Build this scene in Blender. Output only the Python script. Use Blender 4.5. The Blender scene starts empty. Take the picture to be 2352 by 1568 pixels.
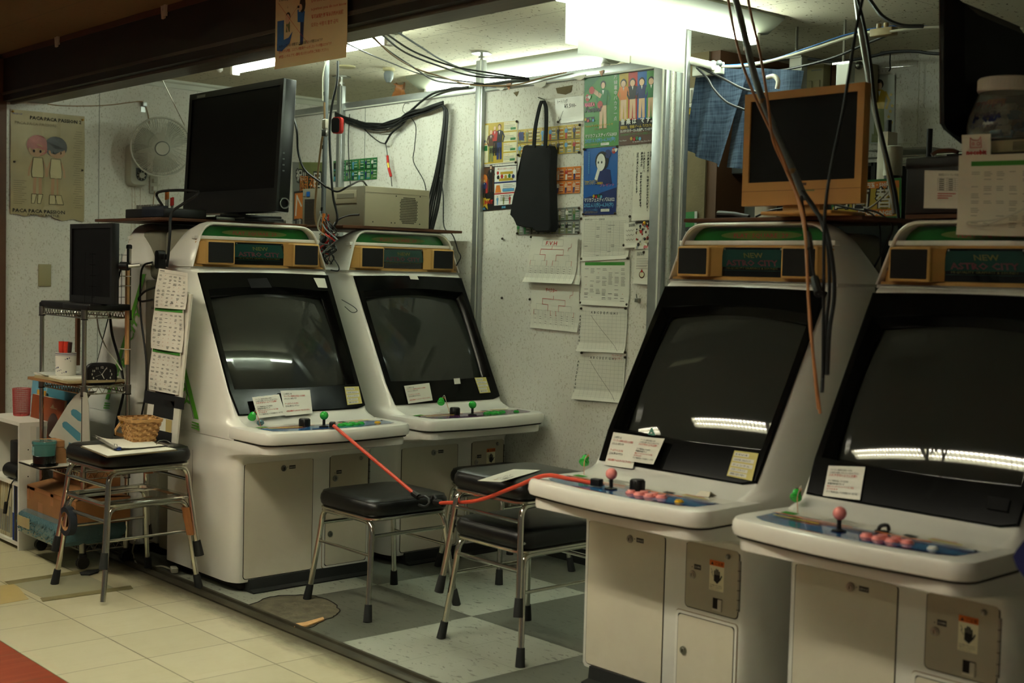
import bpy, bmesh, math, random
from mathutils import Vector, Matrix
PI = math.pi
R = math.radians
scene = bpy.context.scene
COL = scene.collection

# ---------------------------------------------------------------- camera
CAMLOC = Vector((0.0, 0.0, 1.2918))
FPX = 3002.56
CX, CY = 1176.0, 784.0
ROW = ((0.660765949469419, 0.7501681230407677, 0.025221958593033292),
       (-0.05613040754788595, 0.01587650934430437, 0.9982972071480258),
       (-0.7484903054617911, 0.6610565207488175, -0.05259789924686033))
cam_d = bpy.data.cameras.new('camera')
cam = bpy.data.objects.new('camera', cam_d)
COL.objects.link(cam)
rt, up, fw = [Vector(r) for r in ROW]
cam.matrix_world = Matrix(((rt.x, up.x, -fw.x, CAMLOC.x), (rt.y, up.y, -fw.y, CAMLOC.y), (rt.z, up.z, -fw.z, CAMLOC.z), (0, 0, 0, 1)))
cam_d.sensor_fit = 'HORIZONTAL'
cam_d.sensor_width = 36.0
cam_d.lens = 36.0 * FPX / 2352.0
cam_d.clip_start = 0.05
cam_d.clip_end = 60
cam_d.dof.use_dof = True
cam_d.dof.focus_distance = 5.4
cam_d.dof.aperture_fstop = 3.2
scene.camera = cam

# ---------------------------------------------------------------- world, exposure
w = bpy.data.worlds.new('world')
scene.world = w
w.use_nodes = True
w.node_tree.nodes['Background'].inputs[0].default_value = (0.75, 0.72, 0.55, 1)
w.node_tree.nodes['Background'].inputs[1].default_value = 0.03
scene.view_settings.view_transform = 'Standard'
scene.view_settings.look = 'None'
scene.view_settings.gamma = 1.0
scene.view_settings.use_curve_mapping = False
scene.view_settings.exposure = 1.4
TUBE_POWER = 30.0      # emission of the bare tubes in the booth
HALL_POWER = 31.0       # emission of the louvred tubes over the corridor


def ray(px, py):
    return rt * ((px - CX) / FPX) - up * ((py - CY) / FPX) + fw


def on_y(px, py, Y):
    v = ray(px, py); return CAMLOC + v * (Y / v.y)


def on_x(px, py, X):
    v = ray(px, py); return CAMLOC + v * (X / v.x)


def on_z(px, py, Z=0.0):
    v = ray(px, py); return CAMLOC + v * ((Z - CAMLOC.z) / v.z)


# ---------------------------------------------------------------- materials
def lin(c):
    return tuple((x / 12.92 if x <= 0.04045 else ((x + 0.055) / 1.055) ** 2.4) for x in [v / 255.0 for v in c]) + (1.0,)


MATS = {}


def mat(name, rgb, rough=0.5, metal=0.0, spec=0.5, var=0.0, vscale=6.0, bump=0.0, bscale=60.0, coat=0.0, alpha=1.0, trans=0.0, emit=None, estr=0.0, dirt=None, sheen=0.0, ior=1.45):
    if name in MATS:
        return MATS[name]
    m = bpy.data.materials.new(name)
    m.use_nodes = True
    nt = m.node_tree
    b = nt.nodes['Principled BSDF']
    col = lin(rgb)
    b.inputs['Base Color'].default_value = col
    b.inputs['Roughness'].default_value = rough
    b.inputs['Metallic'].default_value = metal
    b.inputs['Specular IOR Level'].default_value = spec
    b.inputs['Coat Weight'].default_value = coat
    b.inputs['Coat Roughness'].default_value = 0.06
    b.inputs['Alpha'].default_value = alpha
    b.inputs['Transmission Weight'].default_value = trans
    b.inputs['IOR'].default_value = ior
    b.inputs['Sheen Weight'].default_value = sheen
    if emit:
        b.inputs['Emission Color'].default_value = lin(emit)
        b.inputs['Emission Strength'].default_value = estr
    L = nt.links
    tc = None

    def coord():
        nonlocal tc
        if tc is None:
            tc = nt.nodes.new('ShaderNodeTexCoord')
        return tc.outputs['Object']
    src = None
    if var > 0:
        n = nt.nodes.new('ShaderNodeTexNoise'); n.inputs['Scale'].default_value = vscale; n.inputs['Detail'].default_value = 5
        L.new(coord(), n.inputs['Vector'])
        r = nt.nodes.new('ShaderNodeValToRGB')
        r.color_ramp.elements[0].position = 0.3; r.color_ramp.elements[1].position = 0.72
        r.color_ramp.elements[0].color = tuple(c * (1 - var) for c in col[:3]) + (1,)
        r.color_ramp.elements[1].color = tuple(min(1, c * (1 + var * 0.5)) for c in col[:3]) + (1,)
        L.new(n.outputs['Fac'], r.inputs['Fac'])
        src = r.outputs['Color']
    if dirt:
        n = nt.nodes.new('ShaderNodeTexNoise'); n.inputs['Scale'].default_value = 2.3; n.inputs['Detail'].default_value = 9; n.inputs['Roughness'].default_value = 0.75
        L.new(coord(), n.inputs['Vector'])
        r = nt.nodes.new('ShaderNodeValToRGB'); r.color_ramp.elements[0].position = 0.5; r.color_ramp.elements[1].position = 0.75
        r.color_ramp.elements[0].color = (0, 0, 0, 1); r.color_ramp.elements[1].color = (0.22, 0.22, 0.22, 1)
        L.new(n.outputs['Fac'], r.inputs['Fac'])
        mx = nt.nodes.new('ShaderNodeMix'); mx.data_type = 'RGBA'
        L.new(r.outputs['Color'], mx.inputs['Factor'])
        if src: L.new(src, mx.inputs['A'])
        else: mx.inputs['A'].default_value = col
        mx.inputs['B'].default_value = lin(dirt)
        src = mx.outputs['Result']
    if src:
        L.new(src, b.inputs['Base Color'])
    if bump > 0:
        n = nt.nodes.new('ShaderNodeTexNoise'); n.inputs['Scale'].default_value = bscale; n.inputs['Detail'].default_value = 4
        L.new(coord(), n.inputs['Vector'])
        bp = nt.nodes.new('ShaderNodeBump'); bp.inputs['Strength'].default_value = bump; bp.inputs['Distance'].default_value = 0.004
        L.new(n.outputs['Fac'], bp.inputs['Height']); L.new(bp.outputs['Normal'], b.inputs['Normal'])
    MATS[name] = m
    return m


def nodes_mat(name, build, rough=0.6, spec=0.4):
    """material whose colour comes out of build(nt, vec) -> colour socket"""
    m = bpy.data.materials.new(name); m.use_nodes = True
    nt = m.node_tree; b = nt.nodes['Principled BSDF']
    b.inputs['Roughness'].default_value = rough
    b.inputs['Specular IOR Level'].default_value = spec
    tc = nt.nodes.new('ShaderNodeTexCoord')
    s = build(nt, tc.outputs['Object'], b)
    if s is not None: nt.links.new(s, b.inputs['Base Color'])
    MATS[name] = m
    return m


def N(nt, kind, **kw):
    n = nt.nodes.new(kind)
    for k, v in kw.items():
        if k in n.inputs: n.inputs[k].default_value = v
        else: setattr(n, k, v)
    return n


def mp(nt, vec, scale=(1, 1, 1), rot=(0, 0, 0), loc=(0, 0, 0)):
    n = nt.nodes.new('ShaderNodeMapping')
    n.inputs['Scale'].default_value = scale; n.inputs['Rotation'].default_value = rot; n.inputs['Location'].default_value = loc
    nt.links.new(vec, n.inputs['Vector']); return n.outputs['Vector']


def ramp(nt, fac, stops, interp='LINEAR'):
    n = nt.nodes.new('ShaderNodeValToRGB'); cr = n.color_ramp; cr.interpolation = interp
    while len(cr.elements) < len(stops): cr.elements.new(0.5)
    for e, (p, c) in zip(cr.elements, stops):
        e.position = p; e.color = c if len(c) == 4 else tuple(c) + (1,)
    nt.links.new(fac, n.inputs['Fac']); return n.outputs['Color']


def mixc(nt, fac, a, b, mode='MIX'):
    n = nt.nodes.new('ShaderNodeMix'); n.data_type = 'RGBA'; n.blend_type = mode
    for s, v in (('Factor', fac), ('A', a), ('B', b)):
        if hasattr(v, 'is_linked') or hasattr(v, 'links'): nt.links.new(v, n.inputs[s])
        else: n.inputs[s].default_value = v
    return n.outputs['Result']


def math_(nt, op, a, b=None, c=None):
    n = nt.nodes.new('ShaderNodeMath'); n.operation = op
    for i, v in enumerate((a, b, c)):
        if v is None: continue
        if hasattr(v, 'links'): nt.links.new(v, n.inputs[i])
        else: n.inputs[i].default_value = v
    return n.outputs[0]


def wallpaper(nt, vec, b):
    base = lin((196, 194, 180)); 
    n = N(nt, 'ShaderNodeTexNoise', Scale=1.6, Detail=4.0); nt.links.new(vec, n.inputs['Vector'])
    c = ramp(nt, n.outputs['Fac'], [(0.3, lin((200, 197, 184))), (0.7, lin((216, 215, 206)))])
    for sc, col, th, sd in (((120, 120, 75), (138, 130, 100), 0.65, 0), ((135, 135, 80), (128, 100, 82), 0.665, 7.3), ((70, 70, 100), (152, 150, 118), 0.67, 3.1)):
        v = N(nt, 'ShaderNodeTexNoise', Scale=1.0, Detail=1.5, Roughness=0.4)
        nt.links.new(mp(nt, vec, sc, (0, 0.5, 0.5), (sd, sd, sd)), v.inputs['Vector'])
        f = ramp(nt, v.outputs['Fac'], [(th, (0, 0, 0)), (th + 0.02, (0.42, 0.42, 0.42))])
        c = mixc(nt, f, c, lin(col))
    return c


def corkspeck(cols, dark, th=0.66, sc=70):
    def f(nt, vec, b):
        n = N(nt, 'ShaderNodeTexNoise', Scale=0.9, Detail=3.0); nt.links.new(vec, n.inputs['Vector'])
        c = ramp(nt, n.outputs['Fac'], [(0.3, lin(cols[0])), (0.7, lin(cols[1]))])
        v = N(nt, 'ShaderNodeTexNoise', Scale=1.0, Detail=2.0); nt.links.new(mp(nt, vec, (sc, sc * 0.55, sc)), v.inputs['Vector'])
        k = ramp(nt, v.outputs['Fac'], [(th, (0, 0, 0)), (th + 0.03, (1, 1, 1))])
        c = mixc(nt, k, c, lin(dark))
        # joints of the boards
        s = N(nt, 'ShaderNodeSeparateXYZ'); nt.links.new(vec, s.inputs[0])
        gx = math_(nt, 'ABSOLUTE', math_(nt, 'SUBTRACT', math_(nt, 'FRACT', math_(nt, 'DIVIDE', s.outputs[0], 0.91)), 0.5))
        gy = math_(nt, 'ABSOLUTE', math_(nt, 'SUBTRACT', math_(nt, 'FRACT', math_(nt, 'DIVIDE', s.outputs[1], 0.455)), 0.5))
        g = math_(nt, 'MAXIMUM', math_(nt, 'GREATER_THAN', gx, 0.4978), math_(nt, 'GREATER_THAN', gy, 0.4955))
        return mixc(nt, math_(nt, 'MULTIPLY', g, 0.55), c, lin((90, 86, 70)))
    return f


S = 0.303
GX, GY = -4.849423663, 1.9184515   # a corner of the beige tiles
HX, HY = -4.323347, 3.116777       # a corner of the checker


def hallfloor(nt, vec, b):
    s = N(nt, 'ShaderNodeSeparateXYZ'); nt.links.new(vec, s.inputs[0])
    tx = math_(nt, 'DIVIDE', math_(nt, 'SUBTRACT', s.outputs[0], GX), S)
    ty = math_(nt, 'DIVIDE', math_(nt, 'SUBTRACT', s.outputs[1], GY), S)
    cmb = N(nt, 'ShaderNodeCombineXYZ')
    nt.links.new(math_(nt, 'FLOOR', tx), cmb.inputs[0]); nt.links.new(math_(nt, 'FLOOR', ty), cmb.inputs[1])
    wn = N(nt, 'ShaderNodeTexWhiteNoise'); nt.links.new(cmb.outputs[0], wn.inputs['Vector'])
    base = ramp(nt, wn.outputs['Value'], [(0.0, lin((190, 185, 156))), (1.0, lin((202, 197, 168)))])
    st = N(nt, 'ShaderNodeTexNoise', Scale=1.0, Detail=5.0); nt.links.new(mp(nt, vec, (40, 3, 1), (0, 0, 0.05)), st.inputs['Vector'])
    c = mixc(nt, ramp(nt, st.outputs['Fac'], [(0.55, (0, 0, 0)), (0.8, (0.22, 0.22, 0.22))]), base, lin((170, 160, 118)))
    dn = N(nt, 'ShaderNodeTexNoise', Scale=1.3, Detail=6.0, Roughness=0.7); nt.links.new(vec, dn.inputs['Vector'])
    c = mixc(nt, ramp(nt, dn.outputs['Fac'], [(0.45, (0, 0, 0)), (0.8, (0.5, 0.5, 0.5))]), c, lin((158, 146, 96)))
    # yellowed, patched tiles deep in the corner
    deep = ramp(nt, math_(nt, 'MULTIPLY', s.outputs[0], -0.1), [(0.455, (0, 0, 0)), (0.56, (0.42, 0.42, 0.42))])
    c = mixc(nt, deep, c, lin((168, 158, 106)))
    # red border strip
    red = math_(nt, 'LESS_THAN', ty, -1.0)
    rc = mixc(nt, ramp(nt, st.outputs['Fac'], [(0.5, (0, 0, 0)), (0.75, (0.5, 0.5, 0.5))]), lin((142, 60, 38)), lin((176, 98, 66)))
    c = mixc(nt, red, c, rc)
    # soot along the threshold
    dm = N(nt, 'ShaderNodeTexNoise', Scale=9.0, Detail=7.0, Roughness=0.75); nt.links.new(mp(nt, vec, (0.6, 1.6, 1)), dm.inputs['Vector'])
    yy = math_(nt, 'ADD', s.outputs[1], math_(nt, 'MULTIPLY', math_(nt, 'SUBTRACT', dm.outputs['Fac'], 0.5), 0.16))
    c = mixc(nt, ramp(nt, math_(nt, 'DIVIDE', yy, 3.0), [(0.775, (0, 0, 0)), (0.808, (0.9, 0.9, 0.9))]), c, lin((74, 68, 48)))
    gx = math_(nt, 'ABSOLUTE', math_(nt, 'SUBTRACT', math_(nt, 'FRACT', tx), 0.5))
    gy = math_(nt, 'ABSOLUTE', math_(nt, 'SUBTRACT', math_(nt, 'FRACT', ty), 0.5))
    g = math_(nt, 'MAXIMUM', math_(nt, 'GREATER_THAN', gx, 0.494), math_(nt, 'GREATER_THAN', gy, 0.493))
    c = mixc(nt, math_(nt, 'MULTIPLY', g, 0.85), c, lin((92, 82, 54)))
    b.inputs['Coat Weight'].default_value = 0.15
    b.inputs['Coat Roughness'].default_value = 0.2
    return c


def checker(nt, vec, b):
    s = N(nt, 'ShaderNodeSeparateXYZ'); nt.links.new(vec, s.inputs[0])
    tx = math_(nt, 'DIVIDE', math_(nt, 'SUBTRACT', s.outputs[0], HX), 2 * S)
    ty = math_(nt, 'DIVIDE', math_(nt, 'SUBTRACT', s.outputs[1], HY), 2 * S)
    par = math_(nt, 'MODULO', math_(nt, 'ADD', math_(nt, 'ADD', math_(nt, 'FLOOR', tx), math_(nt, 'FLOOR', ty)), 40.0), 2.0)
    big = N(nt, 'ShaderNodeTexNoise', Scale=2.0, Detail=4.0); nt.links.new(vec, big.inputs['Vector'])
    light = ramp(nt, big.outputs['Fac'], [(0.3, lin((146, 152, 138))), (0.7, lin((166, 170, 156)))])
    dark = ramp(nt, big.outputs['Fac'], [(0.3, lin((84, 87, 76))), (0.7, lin((103, 106, 95)))])
    c = mixc(nt, math_(nt, 'LESS_THAN', par, 0.5), dark, light)
    # little torn flecks of the marbled vinyl
    wp = N(nt, 'ShaderNodeTexNoise', Scale=14.0, Detail=3.0); nt.links.new(vec, wp.inputs['Vector'])
    add = nt.nodes.new('ShaderNodeVectorMath'); add.operation = 'MULTIPLY_ADD'
    nt.links.new(wp.outputs['Color'], add.inputs[0]); add.inputs[1].default_value = (0.05, 0.05, 0); nt.links.new(vec, add.inputs[2])
    fl = N(nt, 'ShaderNodeTexNoise', Scale=1.0, Detail=3.5, Roughness=0.62); nt.links.new(mp(nt, add.outputs[0], (22, 70, 1), (0, 0, -0.55)), fl.inputs['Vector'])
    k = ramp(nt, fl.outputs['Fac'], [(0.605, (0, 0, 0)), (0.625, (0.6, 0.6, 0.6))])
    c = mixc(nt, k, c, lin((48, 46, 36)))
    ux = math_(nt, 'MULTIPLY', tx, 2.0); uy = math_(nt, 'MULTIPLY', ty, 2.0)
    gx = math_(nt, 'ABSOLUTE', math_(nt, 'SUBTRACT', math_(nt, 'FRACT', ux), 0.5))
    gy = math_(nt, 'ABSOLUTE', math_(nt, 'SUBTRACT', math_(nt, 'FRACT', uy), 0.5))
    g = math_(nt, 'MAXIMUM', math_(nt, 'GREATER_THAN', gx, 0.4955), math_(nt, 'GREATER_THAN', gy, 0.4955))
    c = mixc(nt, math_(nt, 'MULTIPLY', g, 0.4), c, lin((50, 50, 40)))
    dn = N(nt, 'ShaderNodeTexNoise', Scale=3.0, Detail=8.0, Roughness=0.75); nt.links.new(vec, dn.inputs['Vector'])
    yy = math_(nt, 'SUBTRACT', s.outputs[1], math_(nt, 'MULTIPLY', dn.outputs['Fac'], 0.12))
    return c


nodes_mat('wallpaper', wallpaper, 0.75, 0.25)
nodes_mat('booth_ceiling', corkspeck([(190, 184, 160), (206, 200, 178)], (96, 86, 62), 0.655), 0.9, 0.1)
nodes_mat('hall_ceiling', corkspeck([(120, 98, 66), (132, 110, 76)], (96, 76, 48), 0.7, 90), 0.9, 0.1)
nodes_mat('hall_floor', hallfloor, 0.38, 0.5)
nodes_mat('checker_floor', checker, 0.42, 0.45)


def woodgrain(c1, c2, scale=(3, 60, 60), rough=0.5):
    def f(nt, vec, b):
        n = N(nt, 'ShaderNodeTexNoise', Scale=1.0, Detail=6.0, Roughness=0.6, Distortion=0.6); nt.links.new(mp(nt, vec, scale), n.inputs['Vector'])
        return ramp(nt, n.outputs['Fac'], [(0.3, lin(c1)), (0.7, lin(c2))])
    return f


nodes_mat('beam_wood', woodgrain((66, 60, 48), (98, 92, 76), (0.8, 14, 14)), 0.42, 0.4)
nodes_mat('plywood', woodgrain((64, 38, 20), (96, 58, 32), (3, 3, 160)), 0.6, 0.3)
nodes_mat('pale_wood', woodgrain((196, 150, 98), (222, 180, 126), (80, 80, 4)), 0.6, 0.3)


def weave(nt, vec, b):
    n = N(nt, 'ShaderNodeTexNoise', Scale=1.0, Detail=3.0); nt.links.new(mp(nt, vec, (160, 160, 8)), n.inputs['Vector'])
    n2 = N(nt, 'ShaderNodeTexNoise', Scale=1.0, Detail=3.0); nt.links.new(mp(nt, vec, (8, 8, 160)), n2.inputs['Vector'])
    a = ramp(nt, n.outputs['Fac'], [(0.35, lin((36, 48, 64))), (0.65, lin((76, 90, 106)))])
    c = ramp(nt, n2.outputs['Fac'], [(0.35, lin((40, 52, 68))), (0.65, lin((80, 96, 112)))])
    return mixc(nt, 0.5, a, c)


nodes_mat('blue_cloth', weave, 0.9, 0.1)
M = MATS
# plain ones
mat('cab_white', (222, 221, 212), 0.28, spec=0.5, coat=0.3, var=0.03, vscale=2.0, dirt=(196, 188, 158))
mat('door_cream', (206, 200, 180), 0.45, spec=0.4, var=0.05, vscale=4.0, dirt=(160, 148, 114))
mat('cab_grey', (128, 126, 108), 0.5, spec=0.4, var=0.05)
mat('seam_dark', (28, 22, 12), 0.8)
mat('speaker_tan', (188, 148, 84), 0.5, spec=0.35, var=0.08, vscale=3)
mat('grille_black', (12, 12, 11), 0.85, bump=0.4, bscale=900)
mat('bezel_black', (9, 10, 9), 0.12, spec=0.16)
mat('crt_glass', (44, 46, 41), 0.035, spec=0.5)
mat('marquee_green', (26, 104, 36), 0.22, coat=0.4, var=0.25, vscale=8)
mat('marquee_olive', (86, 104, 40), 0.3)
mat('marquee_red', (150, 52, 44), 0.4)
mat('title_glass', (8, 12, 12), 0.12, coat=0.4)
mat('title_teal', (18, 62, 54), 0.25, coat=0.3)
mat('title_yellow', (84, 88, 26), 0.4)
mat('title_red', (84, 36, 46), 0.4)
mat('chrome', (205, 204, 192), 0.2, metal=1.0)
mat('steel', (150, 150, 142), 0.3, metal=1.0)
mat('aluminium', (168, 172, 170), 0.36, metal=0.85, var=0.08, vscale=30)
mat('fixture_cream', (126, 128, 110), 0.5)
mat('white_metal', (196, 198, 184), 0.5, var=0.06)
mat('vinyl_black', (14, 15, 14), 0.34, spec=0.5, bump=0.15, bscale=300)
mat('rubber', (30, 32, 30), 0.75)
mat('plastic_black', (14, 14, 13), 0.42)
mat('matte_black', (9, 9, 8), 0.9)
mat('cloth_black', (8, 9, 9), 0.95, bump=0.3, bscale=400)
mat('cable_black', (16, 18, 17), 0.5)
mat('cable_grey', (92, 98, 98), 0.5)
mat('cable_tan', (134, 108, 72), 0.55)
mat('cable_white', (180, 178, 160), 0.5)
mat('green_plastic', (38, 168, 52), 0.25, coat=0.3)
mat('pink_plastic', (240, 146, 138), 0.25, coat=0.3)
mat('yellow_plastic', (222, 172, 30), 0.3, coat=0.3)
mat('white_plastic', (214, 212, 200), 0.35)
mat('red_hose', (206, 70, 44), 0.45)
mat('paper', (212, 210, 196), 0.8, spec=0.2, var=0.04)
mat('paper_gloss', (206, 204, 190), 0.3, spec=0.5, var=0.04)
mat('paper_old', (166, 152, 112), 0.45, spec=0.4, var=0.18, vscale=5)
mat('paper_grey', (176, 180, 172), 0.85)
mat('ink', (28, 28, 26), 0.8)
mat('ink_grey', (116, 118, 110), 0.8)
mat('ink_red', (176, 42, 34), 0.8)
mat('ink_blue', (28, 58, 128), 0.7)
mat('ink_green', (56, 132, 40), 0.7)
mat('note_yellow', (196, 184, 108), 0.6)
mat('orange', (214, 106, 30), 0.6)
mat('pin', (60, 52, 40), 0.4, metal=0.5)
mat('brass', (170, 130, 50), 0.3, metal=0.9)
mat('cardboard', (150, 108, 66), 0.85, var=0.12)
mat('tape_brown', (166, 108, 62), 0.35, var=0.1)
mat('bubble_wrap', (86, 122, 128), 0.22, alpha=0.9, coat=0.6, bump=1.0, bscale=110)
mat('monitor_ochre', (190, 140, 74), 0.5, var=0.05)
mat('lcd_black', (5, 5, 5), 0.5, spec=0.2)
mat('tv_black', (10, 11, 10), 0.3)
mat('pc_beige', (156, 148, 122), 0.5, metal=0.1, var=0.04)
mat('pc_dark', (118, 112, 92), 0.6)
mat('fan_white', (176, 176, 162), 0.5)
mat('plate_olive', (150, 142, 104), 0.55)
mat('concrete', (110, 106, 86), 0.95, var=0.35, vscale=22, bump=1.0, bscale=60)
mat('threshold', (76, 72, 56), 0.42, metal=0.5, var=0.3, vscale=12)
mat('brown_wood', (88, 58, 34), 0.6, var=0.2)
mat('fascia_brown', (34, 25, 16), 0.5, var=0.15)
mat('back_beige', (112, 100, 72), 0.9, var=0.12, vscale=12, bump=0.5, bscale=90)
mat('dark_shelf', (24, 28, 24), 0.8)
mat('tube', (235, 255, 225), 0.5, emit=(240, 255, 236), estr=TUBE_POWER)
mat('hall_tube', (255, 248, 230), 0.5, emit=(255, 247, 226), estr=HALL_POWER)


def translucent(name, rgb):
    m = bpy.data.materials.new(name); m.use_nodes = True
    nt = m.node_tree; nt.nodes.remove(nt.nodes['Principled BSDF'])
    d = nt.nodes.new('ShaderNodeBsdfDiffuse'); t = nt.nodes.new('ShaderNodeBsdfTranslucent'); mx = nt.nodes.new('ShaderNodeMixShader')
    d.inputs[0].default_value = lin(rgb); t.inputs[0].default_value = lin(rgb); mx.inputs[0].default_value = 0.5
    nt.links.new(d.outputs[0], mx.inputs[1]); nt.links.new(t.outputs[0], mx.inputs[2])
    nt.links.new(mx.outputs[0], nt.nodes['Material Output'].inputs[0]); MATS[name] = m


translucent('thin_paper', (238, 240, 232))


# ---------------------------------------------------------------- mesh builder
class MB:
    def __init__(s):
        s.v = []; s.f = []; s.m = []; s.mats = []

    def mi(s, name):
        if name not in s.mats: s.mats.append(name)
        return s.mats.index(name)

    def add(s, vs, fs, m):
        o = len(s.v); k = s.mi(m)
        s.v += [tuple(v) for v in vs]
        for f in fs: s.f.append([i + o for i in f]); s.m.append(k)

    def box(s, x0, x1, y0, y1, z0, z1, m, T=None, bev=0.0):
        if bev > 0:
            bm = bmesh.new(); bmesh.ops.create_cube(bm, size=1)
            for v in bm.verts: v.co = Vector(((x0 + x1) / 2 + v.co.x * (x1 - x0), (y0 + y1) / 2 + v.co.y * (y1 - y0), (z0 + z1) / 2 + v.co.z * (z1 - z0)))
            bmesh.ops.bevel(bm, geom=bm.edges[:], offset=bev, segments=3, profile=0.5, affect='EDGES')
            bm.verts.index_update()
            vs = [v.co.copy() for v in bm.verts]; fs = [[v.index for v in f.verts] for f in bm.faces]; bm.free()
        else:
            vs = [Vector((x, y, z)) for x in (x0, x1) for y in (y0, y1) for z in (z0, z1)]
            fs = [[0, 1, 3, 2], [4, 6, 7, 5], [0, 4, 5, 1], [2, 3, 7, 6], [0, 2, 6, 4], [1, 5, 7, 3]]
        if T: vs = [T @ v for v in vs]
        s.add(vs, fs, m); return s

    def tube(s, pts, r, m, n=8, smooth=0, closed=False, cap=True):
        pts = [Vector(p) for p in pts]
        if smooth: pts = spline(pts, smooth, closed)
        rs = r if isinstance(r, (list, tuple)) else None
        if rs and len(rs) != len(pts):
            k = len(pts) - 1; rs = [rs[0] + (rs[-1] - rs[0]) * i / k for i in range(len(pts))]
        L = len(pts); vs = []; up_ = None
        for i, p in enumerate(pts):
            a = pts[(i - 1) % L] if (i > 0 or closed) else p
            b = pts[(i + 1) % L] if (i < L - 1 or closed) else p
            t = (b - a)
            t = t.normalized() if t.length > 1e-9 else Vector((0, 0, 1))
            if up_ is None: up_ = t.orthogonal().normalized()
            up_ = (up_ - t * up_.dot(t))
            up_ = up_.normalized() if up_.length > 1e-6 else t.orthogonal().normalized()
            sd = t.cross(up_)
            rr = rs[i] if rs else r
            for k in range(n):
                an = 2 * PI * k / n
                vs.append(p + (up_ * math.cos(an) + sd * math.sin(an)) * rr)
        fs = []
        for i in range(L if closed else L - 1):
            j = (i + 1) % L
            for k in range(n):
                fs.append([i * n + k, i * n + (k + 1) % n, j * n + (k + 1) % n, j * n + k])
        if not closed and cap:
            fs.append(list(range(n))[::-1]); fs.append([(L - 1) * n + k for k in range(n)])
        s.add(vs, fs, m); return s

    def cyl(s, p0, p1, r, m, n=16):
        return s.tube([p0, p1], r, m, n)

    def prism(s, pts, a, b, m, T=None, side=None):
        """polygon pts (x, y) swept from z=a to z=b, through T"""
        n = len(pts)
        vs = [Vector((x, y, a)) for x, y in pts] + [Vector((x, y, b)) for x, y in pts]
        if T: vs = [T @ v for v in vs]
        s.add(vs, [list(range(n))[::-1], list(range(n, 2 * n))] if side is None else [list(range(n, 2 * n)), list(range(n))[::-1]], m)
        fs = [[i, (i + 1) % n, (i + 1) % n + n, i + n] for i in range(n)]
        o = len(s.v) - 2 * n; k = s.mi(side or m)
        for f in fs: s.f.append([i + o for i in f]); s.m.append(k)
        return s

    def loft(s, loops, m, c0=True, c1=True, T=None, closed=True):
        n = len(loops[0]); vs = [Vector(p) for l in loops for p in l]
        if T: vs = [T @ v for v in vs]
        fs = []
        for i in range(len(loops) - 1):
            for k in range(n if closed else n - 1):
                fs.append([i * n + k, i * n + (k + 1) % n, (i + 1) * n + (k + 1) % n, (i + 1) * n + k])
        if c0: fs.append(list(range(n))[::-1])
        if c1: fs.append([(len(loops) - 1) * n + k for k in range(n)])
        s.add(vs, fs, m); return s

    def lathe(s, prof, m, n=24, T=None, axis='z'):
        loops = []
        for r, z in prof:
            loops.append([(r * math.cos(2 * PI * k / n), r * math.sin(2 * PI * k / n), z) for k in range(n)])
        return s.loft(loops, m, True, True, T)

    def sphere(s, c, r, m, n=20, k=12):
        c = Vector(c)
        prof = [(max(1e-5, r * math.sin(PI * i / k)), -r * math.cos(PI * i / k)) for i in range(k + 1)]
        return s.lathe(prof, m, n, Matrix.Translation(c))

    def grid(s, fn, nu, nv, m):
        vs = [Vector(fn(i / nu, j / nv)) for j in range(nv + 1) for i in range(nu + 1)]
        fs = [[j * (nu + 1) + i, j * (nu + 1) + i + 1, (j + 1) * (nu + 1) + i + 1, (j + 1) * (nu + 1) + i] for j in range(nv) for i in range(nu)]
        s.add(vs, fs, m); return s

    def quad(s, a, b, c, d, m):
        s.add([a, b, c, d], [[0, 1, 2, 3]], m); return s

    def mesh(s, name, ang=35.0):
        me = bpy.data.meshes.new(name)
        me.from_pydata(s.v, [], s.f)
        for k in s.mats: me.materials.append(MATS[k])
        me.polygons.foreach_set('material_index', s.m)
        bm = bmesh.new(); bm.from_mesh(me)
        bmesh.ops.recalc_face_normals(bm, faces=bm.faces[:])
        bm.to_mesh(me); bm.free()
        me.polygons.foreach_set('use_smooth', [True] * len(me.polygons))
        me.set_sharp_from_angle(angle=R(ang))
        me.update(); return me

    def obj(s, name, parent=None, ang=35.0, nofix=False, mod=None):
        if nofix:
            me = bpy.data.meshes.new(name); me.from_pydata(s.v, [], s.f)
            for k in s.mats: me.materials.append(MATS[k])
            me.polygons.foreach_set('material_index', s.m)
        else:
            me = s.mesh(name, ang)
        o = bpy.data.objects.new(name, me); COL.objects.link(o)
        if parent: o.parent = parent
        if mod: mod(o)
        return o


def spline(pts, k=6, closed=False):
    out = []; L = len(pts)
    rng = range(L if closed else L - 1)
    for i in rng:
        p1 = pts[i]; p2 = pts[(i + 1) % L]
        p0 = pts[(i - 1) % L] if (i > 0 or closed) else p1 * 2 - p2
        p3 = pts[(i + 2) % L] if (i < L - 2 or closed) else p2 * 2 - p1
        for j in range(k):
            t = j / k
            out.append(0.5 * ((2 * p1) + (p2 - p0) * t + (2 * p0 - 5 * p1 + 4 * p2 - p3) * t * t + (3 * p1 - p0 - 3 * p2 + p3) * t ** 3))
    if not closed: out.append(pts[-1].copy())
    return out


def rrect(x0, x1, y0, y1, r, k=4, rs=None):
    """rounded rectangle, counter-clockwise; rs = radii (bl, br, tr, tl)"""
    rs = rs or (r, r, r, r); out = []
    for (cx, cy, a0), q in zip(((x0, y0, 180), (x1, y0, 270), (x1, y1, 0), (x0, y1, 90)), rs):
        sx = 1 if cx == x0 else -1; sy = 1 if cy == y0 else -1
        for i in range(k + 1):
            a = R(a0 + 90.0 * i / k)
            out.append((cx + sx * q + q * math.cos(a), cy + sy * q + q * math.sin(a)))
    return out


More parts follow.
